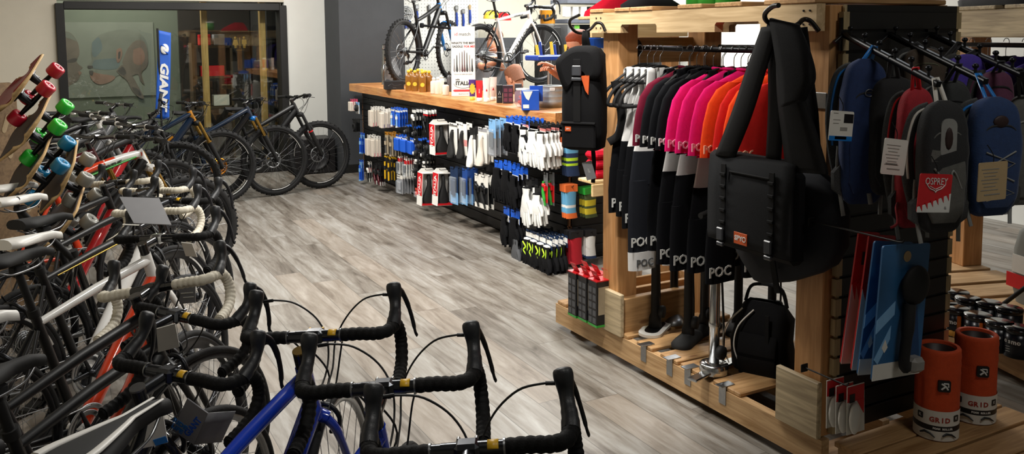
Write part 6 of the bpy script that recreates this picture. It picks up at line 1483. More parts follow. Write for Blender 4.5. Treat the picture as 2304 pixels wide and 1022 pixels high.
# ---------------------------------------------------------------- second pallet rack at the right edge with tins
Q0, Q1 = at(2118, 716, z=.15), at(2292, 798, z=.15); dv = (Q1-Q0).normalized(); nv = V((-dv.y, dv.x, 0)); nv = nv if nv.x > 0 else -nv
F2 = basis((Q0.x, Q0.y, 0), dv, nv, (0, 0, 1))
R2 = thing('pallet_rack', 'second pallet rack behind the hiking packs, with tins on its deck', 'rack', F2)
def w2(name, m, x0, x1, y0, y1, z0, z1):
    b = MB(); b.box(((x0+x1)/2, (y0+y1)/2, (z0+z1)/2), (x1-x0, y1-y0, z1-z0), bev=.004); return b.build(name, m, R2)
for y in (0, .45, .9): w2('stringer', PALX, -1.0, 1.0, y, y+.04, .035, .14)
for x in (-.98, -.02, .96): w2('skid', PAL, x-.05, x+.05, .0, .94, 0, .035)
for k in range(8): w2('deck_slat', PAL, -.98+.255*k, -.77+.255*k, -.01, .95, .14, .16)
for x in (-.98, .84):
    w2('post', PALZ, x, x+.14, .02, .16, .16, 1.66); w2('post', PALZ, x, x+.14, .8, .94, .16, 1.66)
OLDX = wood('weathered_board_cross', '8d7c62', 'c8b592', 'X')
w2('top_beam', OLDX, -1.0, 1.0, -.01, .03, 1.65, 1.785); w2('rear_beam', OLDX, -1.0, 1.0, .9, .94, 1.65, 1.785)
for k in range(6): w2('top_board', OLDW, -1.0+.34*k, -.72+.34*k, -.01, .95, 1.786, 1.806)
TIN = mat('dark_navy_tin', '10151f', .25, var=.1); OPR = mat('orange_print', 'c8641c', .4); AMB = mat('amber_print', 'd8983a', .5)
def tin(label, x, y, orange, rz=0):
    o = thing('supplement_tin', label, 'tin', F2 @ T(x, y, .161) @ RZ(rz), 'dark tins on the second pallet deck'); r, h = .062, .125
    b = MB(); b.lathe([(0, 0), (r, 0), (r, h), (0, h)], 32)
    def fr(a, z, k=1.0): n_ = V((math.cos(a), math.sin(a), 0)); return basis(n_*r*k+V((0, 0, z)), (-n_.y, n_.x, 0), (0, 0, 1), n_)
    b.m = 1
    for i, ch in enumerate('osmo'): b.text(ch, .03, fr(-PI/2-.62+i*.33, h*.62, 1.006), bold=.001)
    for k in range(3): b.box(tuple(fr(-PI/2-.3, h*(.42-.09*k), 1.0).translation), (.03, .002, .002))
    if orange:
        b.m = 2; b.tube([fr(-PI/2+.62, h*.3, 1.0).translation, fr(-PI/2+.62, h*.9, 1.0).translation], .012, n=8, flat=.4); b.m = 3
        for a, z in ((.1, .16), (.35, .14), (.55, .18)): b.ell(tuple(fr(-PI/2+a, h*z, .98).translation), (.018, .009, .016), n=10, m=6)
    b.build('tin_body', [TIN, DECAL, OPR, AMB], o)
    b = MB(); b.lathe([(0, h+.012), (r*1.0, h+.012), (r*1.04, h+.006), (r*1.04, h-.01), (r*1.005, h-.01)], 32); b.build('lid', mat('black_gloss_lid', '0c0d10', .2, coat=.5), o)
tn = [(2122, 738, 0), (2149, 752, 1), (2198, 768, 1), (2246, 786, 0), (2290, 800, 0), (2176, 728, 0), (2222, 738, 0), (2268, 752, 0), (2150, 712, 0)]
nm = ('dark tin half hidden by the slat panel edge', 'dark tin with orange print, left of the two orange ones', 'dark tin with orange print, right of the two orange ones', 'plain dark tin right of the orange printed ones', 'plain dark tin cut by the right picture edge', 'plain dark tin in the back row behind the orange ones', 'plain dark tin in the back row, middle', 'plain dark tin in the back row near the picture edge', 'plain dark tin farthest back on the pallet')
for (px, py, og), lb in zip(tn, nm):
    q = F2.inverted() @ at(px, py, z=.161); tin(lb, q.x, q.y, og, 28)
# goods deeper in the second rack
GCL = mat('grey_garment_bag', '6c6d66', .6, var=.12, scale=12)
def boxat(name, label, cat, px, py, Y, s, m, deco=None, rz=0):
    p = at(px, py, y=Y); o = thing(name, label, cat, T(*p) @ RZ(rz)); b = MB(); b.box((0, 0, 0), s, bev=min(s)*.06)
    if deco: deco(b, s)
    b.build('body', m, o); return o
def printd(b, s):
    b.m = 1
    for k in range(3): b.box((-.05+.05*k, -s[1]/2-.001, s[2]*(.3-.12*k)), (s[0]*.3, .002, .018))
    b.tube([(.03*math.cos(t)-s[0]*.25, -s[1]/2-.001, .03*math.sin(t)) for t in [2*PI*k/16 for k in range(16)]], .003, n=4, closed=True)
q = F2 @ V((.75, .62, .161)); o = thing('cardboard_box', 'large brown cardboard box with printing behind the tins', 'box', F2 @ T(.5, .6, .161)); b = MB(); b.box((0, 0, .21), (.5, .3, .42), bev=.004); b.M = T(0, 0, .2); printd(b, (.5, .3, .42)); b.build('body', [mat('cardboard', '7d6a54', .8), DECALK], o)
o = thing('storage_bag', 'grey and white storage bag with a red band behind the packs', 'bag', F2 @ T(.02, .72, .161)); b = MB(); b.loft([[(x, y, z) for x, y in rrect(w, .3, .08, 3)] for z, w in ((0, .4), (.08, .46), (.3, .46), (.4, .4), (.44, .3))]); b.m = 1; b.box((0, -.152, .12), (.44, .006, .08)); b.m = 2; b.box((-.12, -.153, .22), (.12, .006, .1)); b.build('body', [GCL, REDM, PAPER], o)
o = thing('work_stand', 'black folding bicycle work stand behind the packs', 'stand', F2 @ T(.33, .36, .161)); b = MB(); b.tube([(-.35, 0, .01), (.05, 0, .38)], .012, n=8); b.tube([(-.05, .03, .01), (.12, .03, .40)], .012, n=8); b.tube([(.1, .0, .01), (.1, .0, .8)], .016, n=8); b.box((.1, 0, .42), (.09, .06, .1), bev=.012); b.build('frame', BLK, o)
wh = bpy.data.objects.new('spare_wheel', None)
o = thing('spare_wheel', 'bicycle wheel hanging at the right picture edge', 'wheel', F2 @ T(.72, .95, .86) @ RZ(15)); wheel('wheel', o, ('w', False, DMETAL.name, 0, False), .323, .0255, .018, 28, False, DMETAL, Matrix())
bpy.data.objects.remove(wh)
o = thing('wheel_hanger_post', 'slim dark upright carrying the spare wheel', 'post', F2 @ T(.42, .93, .161)); b = MB(); b.box((0, 0, .6), (.06, .04, 1.2), bev=.004); b.build('upright', BLK, o)
# purple garments and top goods on the second rack
for i in range(7):
    jersey('dark jersey on the second rack, seen past the packs' if i % 3 else 'purple jersey on the second rack, seen past the packs', 0, (DARKF, PPU, DARKF)[i % 3] if i % 3 else PPU, None, F2 @ T(-.35+.13*i, .4, 1.62) @ RZ(90), L=.55, group='dark jerseys on the second rack' if i % 3 else 'purple jerseys on the second rack')
b = MB(F2); b.cyl((-.95, .4, 1.605), (.9, .4, 1.605), .013, n=12); tag(b.build('hanging_rail', DMETAL), 'dark pipe rail of the second rack carrying jerseys', 'rail')
o = thing('folded_jacket', 'dark jacket lying on top of the second rack', 'jacket', F2 @ T(.18, .2, 1.807)); b = MB(); b.loft([[(x*s, y*s, z) for x, y in rrect(.5, .34, .1, 4)] for z, s in ((0, 1), (.03, 1.02), (.08, .8), (.1, .5))]); b.build('cloth', PBK, o)
o = thing('folded_garment', 'camouflage grey garment lying on top of the second rack', 'garment', F2 @ T(.55, .2, 1.807)); b = MB(); b.loft([[(x*s, y*s, z) for x, y in rrect(.34, .3, .08, 4)] for z, s in ((0, 1), (.04, 1.03), (.12, .85), (.15, .5))]); b.build('cloth', mat('mottled_grey_cloth', '5f605c', .9, var=.5, scale=22), o)
# ---------------------------------------------------------------- workshop behind the counter
PEGM = mat('pegboard_white', 'dfe0da', .6, var=.02)
b = MB(); b.box((4.72, 10.87, 1.45), (1.2, .03, 1.9)); o = b.build('pegboard', PEGM); tag(o, 'white pegboard of workshop tools behind the counter', 'pegboard')
b = MB()
for i in range(26):
    for k in range(34): b.box((4.16+.045*i, 10.8535, .75+.045*k), (.008, .003, .008))
b.build('peg_holes', mat('peg_hole_shadow_gap', '6f706c', .8), o)['kind'] = 'stuff'
BLT = mat('tool_blue_grip', '1b3f9c', .45, var=.06)
def tool(label, px, y0, y1, kind, cat='tool'):
    a, e = at(px, y0, y=10.82), at(px, y1, y=10.82); o = thing('hanging_tool', label, cat, T(a.x, 10.83, (a.z+e.z)/2), 'tools on the workshop pegboard'); h = (a.z-e.z)/2; b = MB()
    if kind == 'sprocket':
        b.M = RX(90)
        for r, n in ((.105, 24), (.08, 20), (.055, 16)):
            b.lathe([(r*.86, -.004), (r, -.004), (r, .004), (r*.86, .004)], n, closed=True, smooth=False)
        for k in range(5): a_ = 2*PI*k/5; b.tube([(0, 0, 0), (.1*math.cos(a_), .1*math.sin(a_), 0)], .008, n=6)
        b.build('sprocket', STEEL, o)
    elif kind == 'spacers':
        for k in range(3): b.box((-.05+.05*k, 0, 0), (.03, .02, 2*h), bev=.006)
        b.build('lever', BLT, o)
    else:
        b.tube([(0, 0, h), (0, 0, .05)], [.022, .012], n=8, flat=.5); b.box((0, 0, h-.02), (.055 if kind == 'wrench' else .03, .02, .06), bev=.008); b.build('tool_head', STEEL if kind != 'brush' else TAN, o)
        b = MB(); b.tube([(0, 0, .06), (.004, 0, -h*.4), (0, 0, -h)], [.014, .019, .015], n=8); b.build('grip', BLT if kind != 'dark' else BLK, o)
tool('round chainring tool hanging at the left of the pegboard', 914, 14, 46, 'sprocket'); tool('row of blue tyre levers under the chainring tool', 914, 46, 64, 'spacers')
tool('blue handled plier on the pegboard next to the chainring tool', 939, 12, 58, 'wrench'); tool('dark file on the pegboard behind the black bike', 966, 12, 62, 'dark'); tool('blue handled spanner with black head right of the black bike', 1028, 14, 62, 'wrench'); tool('short blue handled brush right of the black bike', 1043, 22, 60, 'wrench'); tool('pale bristle brush at the right of the pegboard', 1058, 12, 52, 'brush')
# dark work benches and shelving along the back of the workshop
o = thing('tool_cabinet', 'dark wall cabinet behind the white road bike', 'cabinet', T(5.3, 10.45, 0)); b = MB(); b.box((0, 0, .82), (.8, .4, 1.64), bev=.01); b.build('cabinet_body', CHAR, o); b = MB(); b.box((-.0, -.205, .9), (.76, .01, 1.2), bev=.004); b.build('door', mat('cabinet_grey', '44464a', .5), o)
def helmet(label, px, py, Y, m, m2):
    p = at(px, py, y=Y); o = thing('cycle_helmet', label, 'helmet', T(*p) @ RZ(30), 'helmets on the wall cabinet'); b = MB(); R_ = []
    for k in range(7): a = PI/2*k/6; R_.append([(.14*math.cos(a)*math.cos(t), .1*math.cos(a)*math.sin(t), .11*math.sin(a)) for t in [2*PI*j/20 for j in range(20)]])
    b.loft(R_); b.build('shell', m, o); b = MB()
    for y in (-.045, 0, .045): b.tube(smooth_pts([(-.12, y, .05), (-.05, y*1.1, .1), (.05, y*1.1, .108), (.11, y, .06)], 4), .011, n=6, flat=.5)
    b.build('vents', m2, o)
helmet('yellow helmet on top of the dark wall cabinet', 1106, 42, 10.4, LID, BLK); helmet('red and black helmet on top of the dark wall cabinet', 1132, 46, 10.4, REDM, BLK)
# open shelving with packaged goods
SHX = at(1258, 60, y=8.9)
o = thing('shelf_unit', 'dark grey shelving with white and green packages behind the mechanic', 'shelf', T(6.22, 8.9, 0)); Xl = SHX.x
def sx(px, py): return at(px, py, y=8.9)
b = MB(); b.box((0, .25, .9), (1.5, .02, 1.8)); b.build('back_panel', CHAR, o)
for z in (.5, .95, sx(1300, 92).z, sx(1300, 48).z, sx(1300, 4).z):
    b = MB(); b.box((0, .05, z), (1.5, .4, .05), bev=.003); b.build('shelf_board', mat('blue_grey_shelf', '4d525c', .6), o)
for x in (-.74, .74): b = MB(); b.box((x, .05, .9), (.03, .42, 1.8)); b.build('upright', GREYP, o)
def goods(px, py, wpx, hpx, m, m2, label, n=1, group=None):
    p = sx(px, py); k = p.length/FPX
    q = thing('shelf_package', label, 'package', T(p.x, 8.83, p.z), group); b = MB(); w, h = wpx*k, hpx*k; b.box((0, 0, 0), (w, .06, h), bev=.004); b.m = 1; b.box((0, -.031, h*.3), (w*.9, .002, h*.3)); b.build('pack', [m, m2], q); return q
for i, x in enumerate((1268, 1286, 1304)): goods(x, 27, 15, 22, WHITE, PAPER, ('white boxed item on the shelf, left of three', 'white boxed item on the shelf, middle of three', 'white boxed item on the shelf, right of three')[i], group='white packages on the shelf')
goods(1322, 28, 14, 24, CARDB, DECALK, 'black bottle shaped package right of the white boxes'); goods(1338, 30, 14, 18, STEEL, BLK, 'clear and black package at the shelf end')
for i, x in enumerate((1271, 1288)): goods(x, 68, 15, 24, PAPERG, mat('bright_green_print', '6cc23a', .5), ('green topped package on the shelf, left one', 'green topped package on the shelf, right one')[i], group='green topped packages')
BKT = at(1232, 38, y=8.9); o = thing('paint_bucket', 'white bucket with an orange yellow printed band beside the shelves', 'bucket', T(BKT.x, 8.9, BKT.z-.12)); b = MB(); b.lathe([(0, 0), (.085, 0), (.095, .24), (.085, .24)], 28); b.m = 1; b.lathe([(.0885, .04), (.0955, .2)], 28); b.m = 2
for k in range(12): a = 2*PI*k/12; b.box((.094*math.cos(a), .094*math.sin(a), .12), (.03, .03, .05), R=Matrix.Rotation(a, 3, 'Z'))
b.build('bucket', [WHITE, GOLDP, BLK], o); b = MB(); b.lathe([(.0, .252), (.1, .252), (.1, .236)], 28); b.build('lid', WHITE, o)
o = thing('shelf_stand', 'dark narrow cabinet under the printed bucket', 'cabinet', T(BKT.x, 8.9, 0)); b = MB(); b.box((0, 0, (BKT.z-.12)/2), (.24, .24, BKT.z-.122), bev=.01); b.build('cabinet_body', BLK, o)
# ----- two bikes held in repair stands
def repair_stand(x, y, label, h=1.25, arm=V((-.25, 0, 0))):
    o = thing('repair_stand', label, 'stand', T(x, y, 0), 'bicycle repair stands'); b = MB(); b.cyl((0, 0, 0), (0, 0, h), .02, n=14); b.lathe([(0, 0), (.12, 0), (.12, .015), (.03, .03), (0, .03)], 28); b.build('upright', STEEL, o); b = MB(); b.cyl((0, 0, h-.04), V((0, 0, h))+arm, .014, n=10); b.box(V((0, 0, h))+arm, (.045, .045, .06), bev=.01); b.build('clamp_arm', DMETAL, o)
def lifted(label, cfg, fpx, d, heading, pitch, steer, mtb):
    """A bike whose front axle sits at the measured point, held up by a stand and tilted."""
    cfg['mtb'] = mtb; p = at(fpx[0], fpx[1], d=d); base = RZ(90-heading) @ RY(-pitch); fa = base @ (V((.70, 0, .374)) if mtb else V((.585, 0, .336)))
    return bicycle('bicycle_in_stand', label, cfg, M=T(*(p-fa)) @ base, heading=heading, steer=steer, group='bikes held in repair stands')
lifted('black and sky blue mountain bike held up in a repair stand', dict(frame=MATTE, dt=MATTE, ht_col=CYAN, fork=CYAN, stan=MATTE, crown=MATTE, kink=-.01, saddle=BLK), (1012, 112), 10.9, 52, 0, 4, True)
lifted('white road bike with black lettering held up in a repair stand', dict(frame=WPAINT, dt=WPAINT, fork=WPAINT, text=('COLNAGO', .075, DECALK), tpos=.5, stays=MATTE, rim=DMETAL, deep=True, dec=2, tape=TAPE, ttext=('COLNAGO', .03), cap=CHROME), (1213, 121), 9.7, 68, 0, -16, False)
for q_, lb in (((1012, 112, 10.9, 52, .45), 'steel repair stand holding the black and sky blue bike'), ((1213, 121, 9.7, 68, -.47), 'steel repair stand holding the white road bike')):
    p = at(q_[0], q_[1], d=q_[2]); h_ = V((math.sin(math.radians(q_[3])), math.cos(math.radians(q_[3])), 0)); c = p-h_*.78; n_ = V((h_.y, -h_.x, 0))
    repair_stand(c.x+n_.x*q_[4], c.y+n_.y*q_[4], lb, p.z+.3, n_*(-q_[4]*.9))
# ----- mechanics
SKIN = mat('skin', 'c98a6c', .55, var=.06, scale=20, bump=.05); HAIRR = mat('ginger_hair', '8f3a14', .7, var=.25, scale=60, bump=.5, bscale=160); HAIRB = mat('brown_hair', '5a3a26', .75, var=.25, scale=60, bump=.5, bscale=160)
def skinmesh(name, pts, edges, mats_, par, sub=2):
    me = bpy.data.meshes.new(name); me.from_pydata([p[:3] for p in pts], edges, []); me.update(); me.materials.append(mats_)
    o = bpy.data.objects.new(name, me); COL.objects.link(o); o.parent = par
    sk = o.modifiers.new('skin', 'SKIN'); sk.use_smooth_shade = True; sk.use_x_symmetry = False
    for i, p in enumerate(pts):
        me.skin_vertices[0].data[i].radius = (p[3], p[4] if len(p) > 4 else p[3])
    me.skin_vertices[0].data[0].use_root = True
    ss = o.modifiers.new('sub', 'SUBSURF'); ss.levels = sub; ss.render_levels = sub
    for f in me.polygons: f.use_smooth = True
    return o
def head_parts(par, M, hair, beard=False):
    b = MB(M); R_ = []
    for z, w, d, off in ((-.13, .035, .03, .035), (-.12, .05, .055, .03), (-.09, .062, .08, .015), (-.04, .07, .092, .006), (.01, .074, .096, 0), (.05, .076, .098, -.004), (.09, .066, .086, -.006), (.12, .035, .05, -.008), (.128, .008, .01, -.01)):
        R_.append([(w*math.cos(t), off-.0+d*-math.sin(t)*-1, z) for t in [2*PI*k/20 for k in range(20)]])
    b.loft(R_)
    b.loft([[(x*s, y, z) for x, s in ((-.008, 1), (.008, 1), (.014, .9), (-.014, .9))] for y, z in ((.097, .035), (.118, .0), (.128, -.022), (.098, -.036))]); b.tube([(-.022, .093, -.066), (0, .1, -.064), (.022, .093, -.066)], [.004, .007, .004], n=8)
    for s in (-1, 1): b.ell((s*.076, -.005, -.012), (.012, .02, .032), n=10)
    h = b.build('face', SKIN, par)
    e = MB(M)
    for s in (-1, 1): e.ell((s*.031, .09, .012), (.011, .007, .006), n=10)
    e.build('eyes', DECALK, par)
    b = MB(M); R_ = []
    for z, f in ((.0, 1.0), (.04, 1.06), (.08, 1.09), (.115, 1.0), (.138, .6), (.146, .1)):
        R_.append([((.078*f*math.cos(t)), -.02+.098*f*math.sin(t)*(1 if math.sin(t) < 0 else (.72 if z < .05 else 1.0)), z-(.05 if math.sin(t) < -.2 and z < .02 else 0)) for t in [2*PI*k/24 for k in range(24)]])
    b.loft(R_); b.build('hair', hair, par)
    return h
def hand_mb(w, d, up, s=1.0, curl=.5):
    """Open hand: palm and five fingers, wrist at w, pointing along d."""
    d = V(d).normalized(); sd = d.cross(V(up)).normalized(); nn = sd.cross(d); b = MB(); w = V(w)
    b.tube([w, w+d*.03*s, w+d*.085*s], [.024*s, .036*s, .038*s], n=12, flat=.45, up=nn)
    for k in range(4):
        o_ = w+d*.082*s+sd*(-.028+.019*k)*s; L = (.062, .074, .078, .066)[k]*s
        b.tube([o_, o_+d*L*.4-nn*.006*s, o_+d*L*.68-nn*L*curl*.6, o_+d*L*.7-nn*L*curl*1.1], [.0095*s, .009*s, .008*s, .006*s], n=8)
    b.tube([w+d*.03*s+sd*.03*s, w+d*.06*s+sd*.056*s-nn*.008, w+d*.09*s+sd*.05*s-nn*.03*s], [.013*s, .011*s, .008*s], n=8); return b
def mechanic(label, headp, yaw, tilt, hair, shirt, pants, lean=(0, 0, 0), reach=None, crouch=False):
    """headp = head centre; the body stands below it, bent towards what the hands reach."""
    o = thing('person', label, 'person', T(headp.x, headp.y, 0) @ RZ(yaw)); hz = headp.z
    iv = o.matrix_world.inverted(); lx, ly = lean[0], lean[1]
    hip = V((lx, ly, .52 if crouch else hz-.78 if hz > 1.5 else max(.72, hz-.68))); neck = V((0, -.02, hz-.15)); ch = hip.lerp(neck, .72)+V((0, -.02, 0))
    hands = [iv @ r for r in reach] if reach else [hip+V((-.28, .05, .0)), hip+V((.28, .05, .0))]
    P = [tuple(hip)+(.15, .11), tuple(hip.lerp(ch, .5))+(.145, .105), tuple(ch)+(.165, .115), tuple(ch.lerp(neck, .75))+(.09, .075), tuple(neck)+(.055, .055)]
    E = [(0, 1), (1, 2), (2, 3), (3, 4)]
    arms = []
    for s, hd_ in ((-1, hands[0]), (1, hands[1])):
        sh = ch+V((s*.17, 0, .07)); el = sh.lerp(hd_, .5)+V((s*.07, -.05, -.07)); i = len(P); P += [tuple(sh)+(.068,), tuple(sh.lerp(el, .55))+(.066,)]; E += [(2, i), (i, i+1)]; arms.append((sh, el, hd_))
    skinmesh('shirt', P, E, shirt, o)
    P = [tuple(hip+V((0, 0, .02)))+(.145, .11)]; E = []
    for s in (-1, 1):
        i = len(P); kn = (V((hip.x+s*.13, hip.y+.38, .5)) if crouch else V((hip.x+s*.1, hip.y+.06, hip.z*.52))); an = V((hip.x+s*.12, hip.y+(.18 if crouch else .0), .09))
        P += [tuple(hip+V((s*.09, 0, -.06)))+(.095,), tuple(kn)+(.065,), tuple(an)+(.048,)]; E += [(0, i), (i, i+1), (i+1, i+2)]
        f = MB(); f.loft([[(an.x+x*w, an.y+.05+y, z) for x, y in rrect(.09, .25*l, .04, 4)] for z, w, l in ((0, 1, 1), (.03, 1.02, 1), (.06, .9, .8), (.1, .75, .5))]); f.build('shoe', BLK, o)
    skinmesh('trousers', P, E, pants, o)
    body = None
    P = [tuple(neck+V((0, 0, -.02)))+(.05,), tuple(neck+V((0, .01, .07)))+(.05,)]; E = [(0, 1)]
    skinmesh('neck', P, E, SKIN, o, 1)
    for sh, el, hd_ in arms:
        P = [tuple(sh.lerp(el, .5))+(.045,), tuple(el)+(.042,), tuple(el.lerp(hd_, .5))+(.038,), tuple(hd_)+(.027,)]; a = skinmesh('forearm', P, [(0, 1), (1, 2), (2, 3)], SKIN, o, 2); hand_mb(hd_, hd_-el, (0, 0, 1)).build('hand', SKIN, a)
    hp = thing('head', None, None, None); hp.parent = o; hp.matrix_local = T(0, 0, hz) @ RX(-tilt)
    head_parts(hp, Matrix(), hair)
    return o
NAVT = mat('dark_navy_shirt', '1a2130', .85, var=.1); GRYT = mat('grey_shirt', '77787c', .85, var=.08); JEANS = mat('dark_jeans', '1c2026', .85, var=.15)
hp = at(1299, 104, d=7.9)
mechanic('ginger haired person in a dark shirt working behind the counter', V((hp.x, hp.y, hp.z)), 88, 22, HAIRR, NAVT, JEANS, lean=(.0, -.22, 0), reach=[at(1246, 150, d=7.7), at(1238, 158, d=7.75)])
hp = at(1112, 92, d=10.4)
mechanic('person in a grey shirt bending down behind the white bike', V((hp.x, hp.y, hp.z)), -60, 45, HAIRB, GRYT, JEANS, lean=(0, -.3, 0), reach=[at(1130, 136, d=10.0), at(1120, 140, d=9.9)])
hp = at(1158, 178, d=9.0)
mechanic('short haired person crouching low behind the white bike', V((hp.x, hp.y, hp.z)), 20, 30, mat('cropped_brown_hair', '7a4e36', .7, var=.2, scale=90, bump=.4, bscale=200), NAVT, JEANS, lean=(0, -.25, 0), crouch=True, reach=[at(1150, 240, d=8.9), at(1180, 240, d=8.9)])
# ----- clutter behind the bikes: blue and yellow tool tray, vice
p = at(1236, 130, d=8.6); o = thing('tool_tray', 'blue and yellow tool tray on a steel post behind the white bike', 'tray', T(p.x, p.y, 0)); b = MB(); b.cyl((0, 0, 0), (0, 0, p.z), .022, n=12); b.lathe([(0, 0), (.2, 0), (.2, .012), (0, .03)], 24); b.build('post', STEEL, o)
b = MB(); b.box((0, 0, p.z), (.42, .26, .05), bev=.01); b.build('tray', BLT, o); 
for k in range(7): b = MB(); b.cyl((-.16+.055*k, -.05+.04*(k % 3), p.z+.03), (-.17+.055*k, -.04+.03*(k % 3), p.z+.13+.03*(k % 2)), .018, .014, n=10); b.build('tool_handle', (LID, BLT, BLK)[k % 3], o)
# ----- wooden display shelf between counter and rack
o = thing('display_shelf', 'pale timber display shelf between the counter and the clothes rack', 'shelf', T(3.3, 4.55, 0))
def dl(x, y, z): return V((x-3.3, y-4.55, z))
za = at(1325, 62, y=4.45).z; zb = at(1325, 408, y=4.45).z
xl = at(1300, 62, y=4.6).x
def db(name, m, x0, x1, y0, y1, z0, z1): b = MB(); b.box(dl((x0+x1)/2, (y0+y1)/2, (z0+z1)/2), (x1-x0, y1-y0, z1-z0), bev=.004); return b.build(name, m, o)
LW = wood('pale_shelf_pine', 'b89460', 'dcc08e', 'X')
for x in (xl+.3, xl+.66): db('post', PALZ, x, x+.07, 4.5, 4.6, 0, 1.7)
b = MB(); b.prism([(xl, za-.06), (xl+.75, za-.06), (xl+.75, za+.05), (xl, za+.05)], 0, .02, basis(dl(0, 4.46, 0)+V((0, 0, 0)), (1, 0, 0), (0, 0, 1), (0, -1, 0))); b.m = 1
for k in range(3): b.box(dl(xl+.08+.1*k, 4.437, za), (.075, .006, .03))
b.build('top_rail', [LW, mat('wood_slot_dark', '6b4526', .8)], o)
db('top_board', LW, xl, xl+.75, 4.46, 4.6, za+.05, za+.07); db('mid_board', LW, xl, xl+.75, 4.44, 4.6, zb-.02, zb+.0); db('mid_rail', LW, xl, xl+.75, 4.43, 4.45, zb-.1, zb-.021); db('side_panel', LW, xl+.2, xl+.75, 4.62, 4.64, za-.22, za-.06)
# red cloth on the shelf top, folded red garment, blue packs
p = at(1372, 30, y=4.45); q = thing('red_cap', 'bright red garment piled on the timber display shelf', 'garment', T(p.x+.12, 4.53, za+.071)); b = MB(); R_ = []
for z, s, dx in ((0, 1.0, 0), (.03, .96, .0), (.08, .75, .03), (.13, .5, .06), (.16, .25, .08)): R_.append([(dx+.24*s*math.cos(t)*(1+.08*math.sin(5*t)), .07*s*math.sin(t)*(1+.08*math.cos(4*t)), z) for t in [2*PI*k/28 for k in range(28)]])
b.loft(R_); b.build('cloth', cloth('scarlet_cloth', 'c0122a'), q)
p = at(1340, 355, y=4.5); q = thing('folded_jersey', 'folded red garment on the middle board of the display shelf', 'garment', T(p.x+.08, 4.53, zb+.001)); b = MB(); 
for k in range(3): b.box((.0, 0, .03+.06*k), (.22, .13, .056), bev=.022)
b.build('cloth', MATS['scarlet_cloth'], q)
for i, px in enumerate((1332, 1350)):
    p = at(px, 110, y=4.58); q = thing('bottle_pack', ('blue and white hanging pack left of the rack post', 'blue and white hanging pack touching the rack post')[i], 'pack', T(*p), 'blue and white packs on the display shelf'); b = MB(); b.box((0, 0, 0), (.07, .03, .14), bev=.004); b.m = 1; b.box((0, -.0155, -.03), (.06, .002, .07)); b.build('pack', [BLUEC, WHITE], q)
# things lying on the clothes rack's top
q = thing('sunglasses_tray', 'dark cap lying on the far end of the rack top', 'cap', T(2.72, 3.56, 1.807)); b = MB(); b.loft([[(x*s, y*s, z) for x, y in rrect(.3, .2, .08, 4)] for z, s in ((0, 1), (.02, 1.02), (.05, .7), (.06, .4))]); b.build('cloth', BFAB, q)
GRN = mat('green_tub', '2c9a34', .4, var=.05)
for i, (px, w) in enumerate(((1553, .11), (1580, .11), (1620, .11))):
    p = at(px, 20, x=2.9); q = thing('green_tub', ('green tub on the rack top, left of three', 'green tub on the rack top, middle of three', 'green tub on the rack top, right of three')[i], 'tub', T(2.95, p.y, 1.807), 'green tubs on the rack top'); b = MB(); b.lathe([(0, 0), (.06, 0), (.062, .16), (.0, .16)], 28); b.build('tub', GRN, q); b = MB(); b.lathe([(.064, .15), (.064, .18), (0, .18)], 28); b.build('lid', WHITE, q)
# ---------------------------------------------------------------- left: longboard display, banner, speaker, cards
PLY = wood('plywood_panel', '6b543c', '8d7354', 'Z', knots=False)
hd47 = math.radians(47)
PP = at(42, 300, d=4.95); U47 = V((math.sin(hd47), math.cos(hd47), 0))
SKM = basis((PP.x, PP.y, 0), U47, (0, 0, 1), (U47.y, -U47.x, 0))       # origin at the panel's right foot; local x to the right, y up
SK = thing('longboard_display', 'brown plywood panel with rounded slots holding the longboards', 'display panel', SKM)
zt = at(42, 184, d=4.95).z
b = MB(); b.prism([(-.9, .02), (.28, .02), (.22, .5), (.1, .98), (.02, 1.2), (0, 1.25), (0, zt-.04), (-.01, zt-.015), (-.04, zt), (-.9, zt)], -.02, 0); b.build('panel', PLY, SK)
b = MB()
for (x, y) in ((-.02, 1.13), (-.08, 1.2), (.02, .98), (-.05, 1.05), (.08, .82), (.0, .9), (.12, .66), (.05, .72), (-.2, .6), (-.1, .5), (.14, .45)): b.prism([(x+p[0]*.8+p[1]*.4, y+p[1]-p[0]*.4) for p in rrect(.035, .10, .017, 4)], .0, .002)
b.build('slot', mat('slot_plywood_edge', 'a99474', .8), SK)
DECKW = wood('maple_deck_ply', 'b08a56', 'd8b884', 'Y', knots=False); GRIP = mat('deck_underside_grey', '4a4648', .6, var=.15, scale=12)
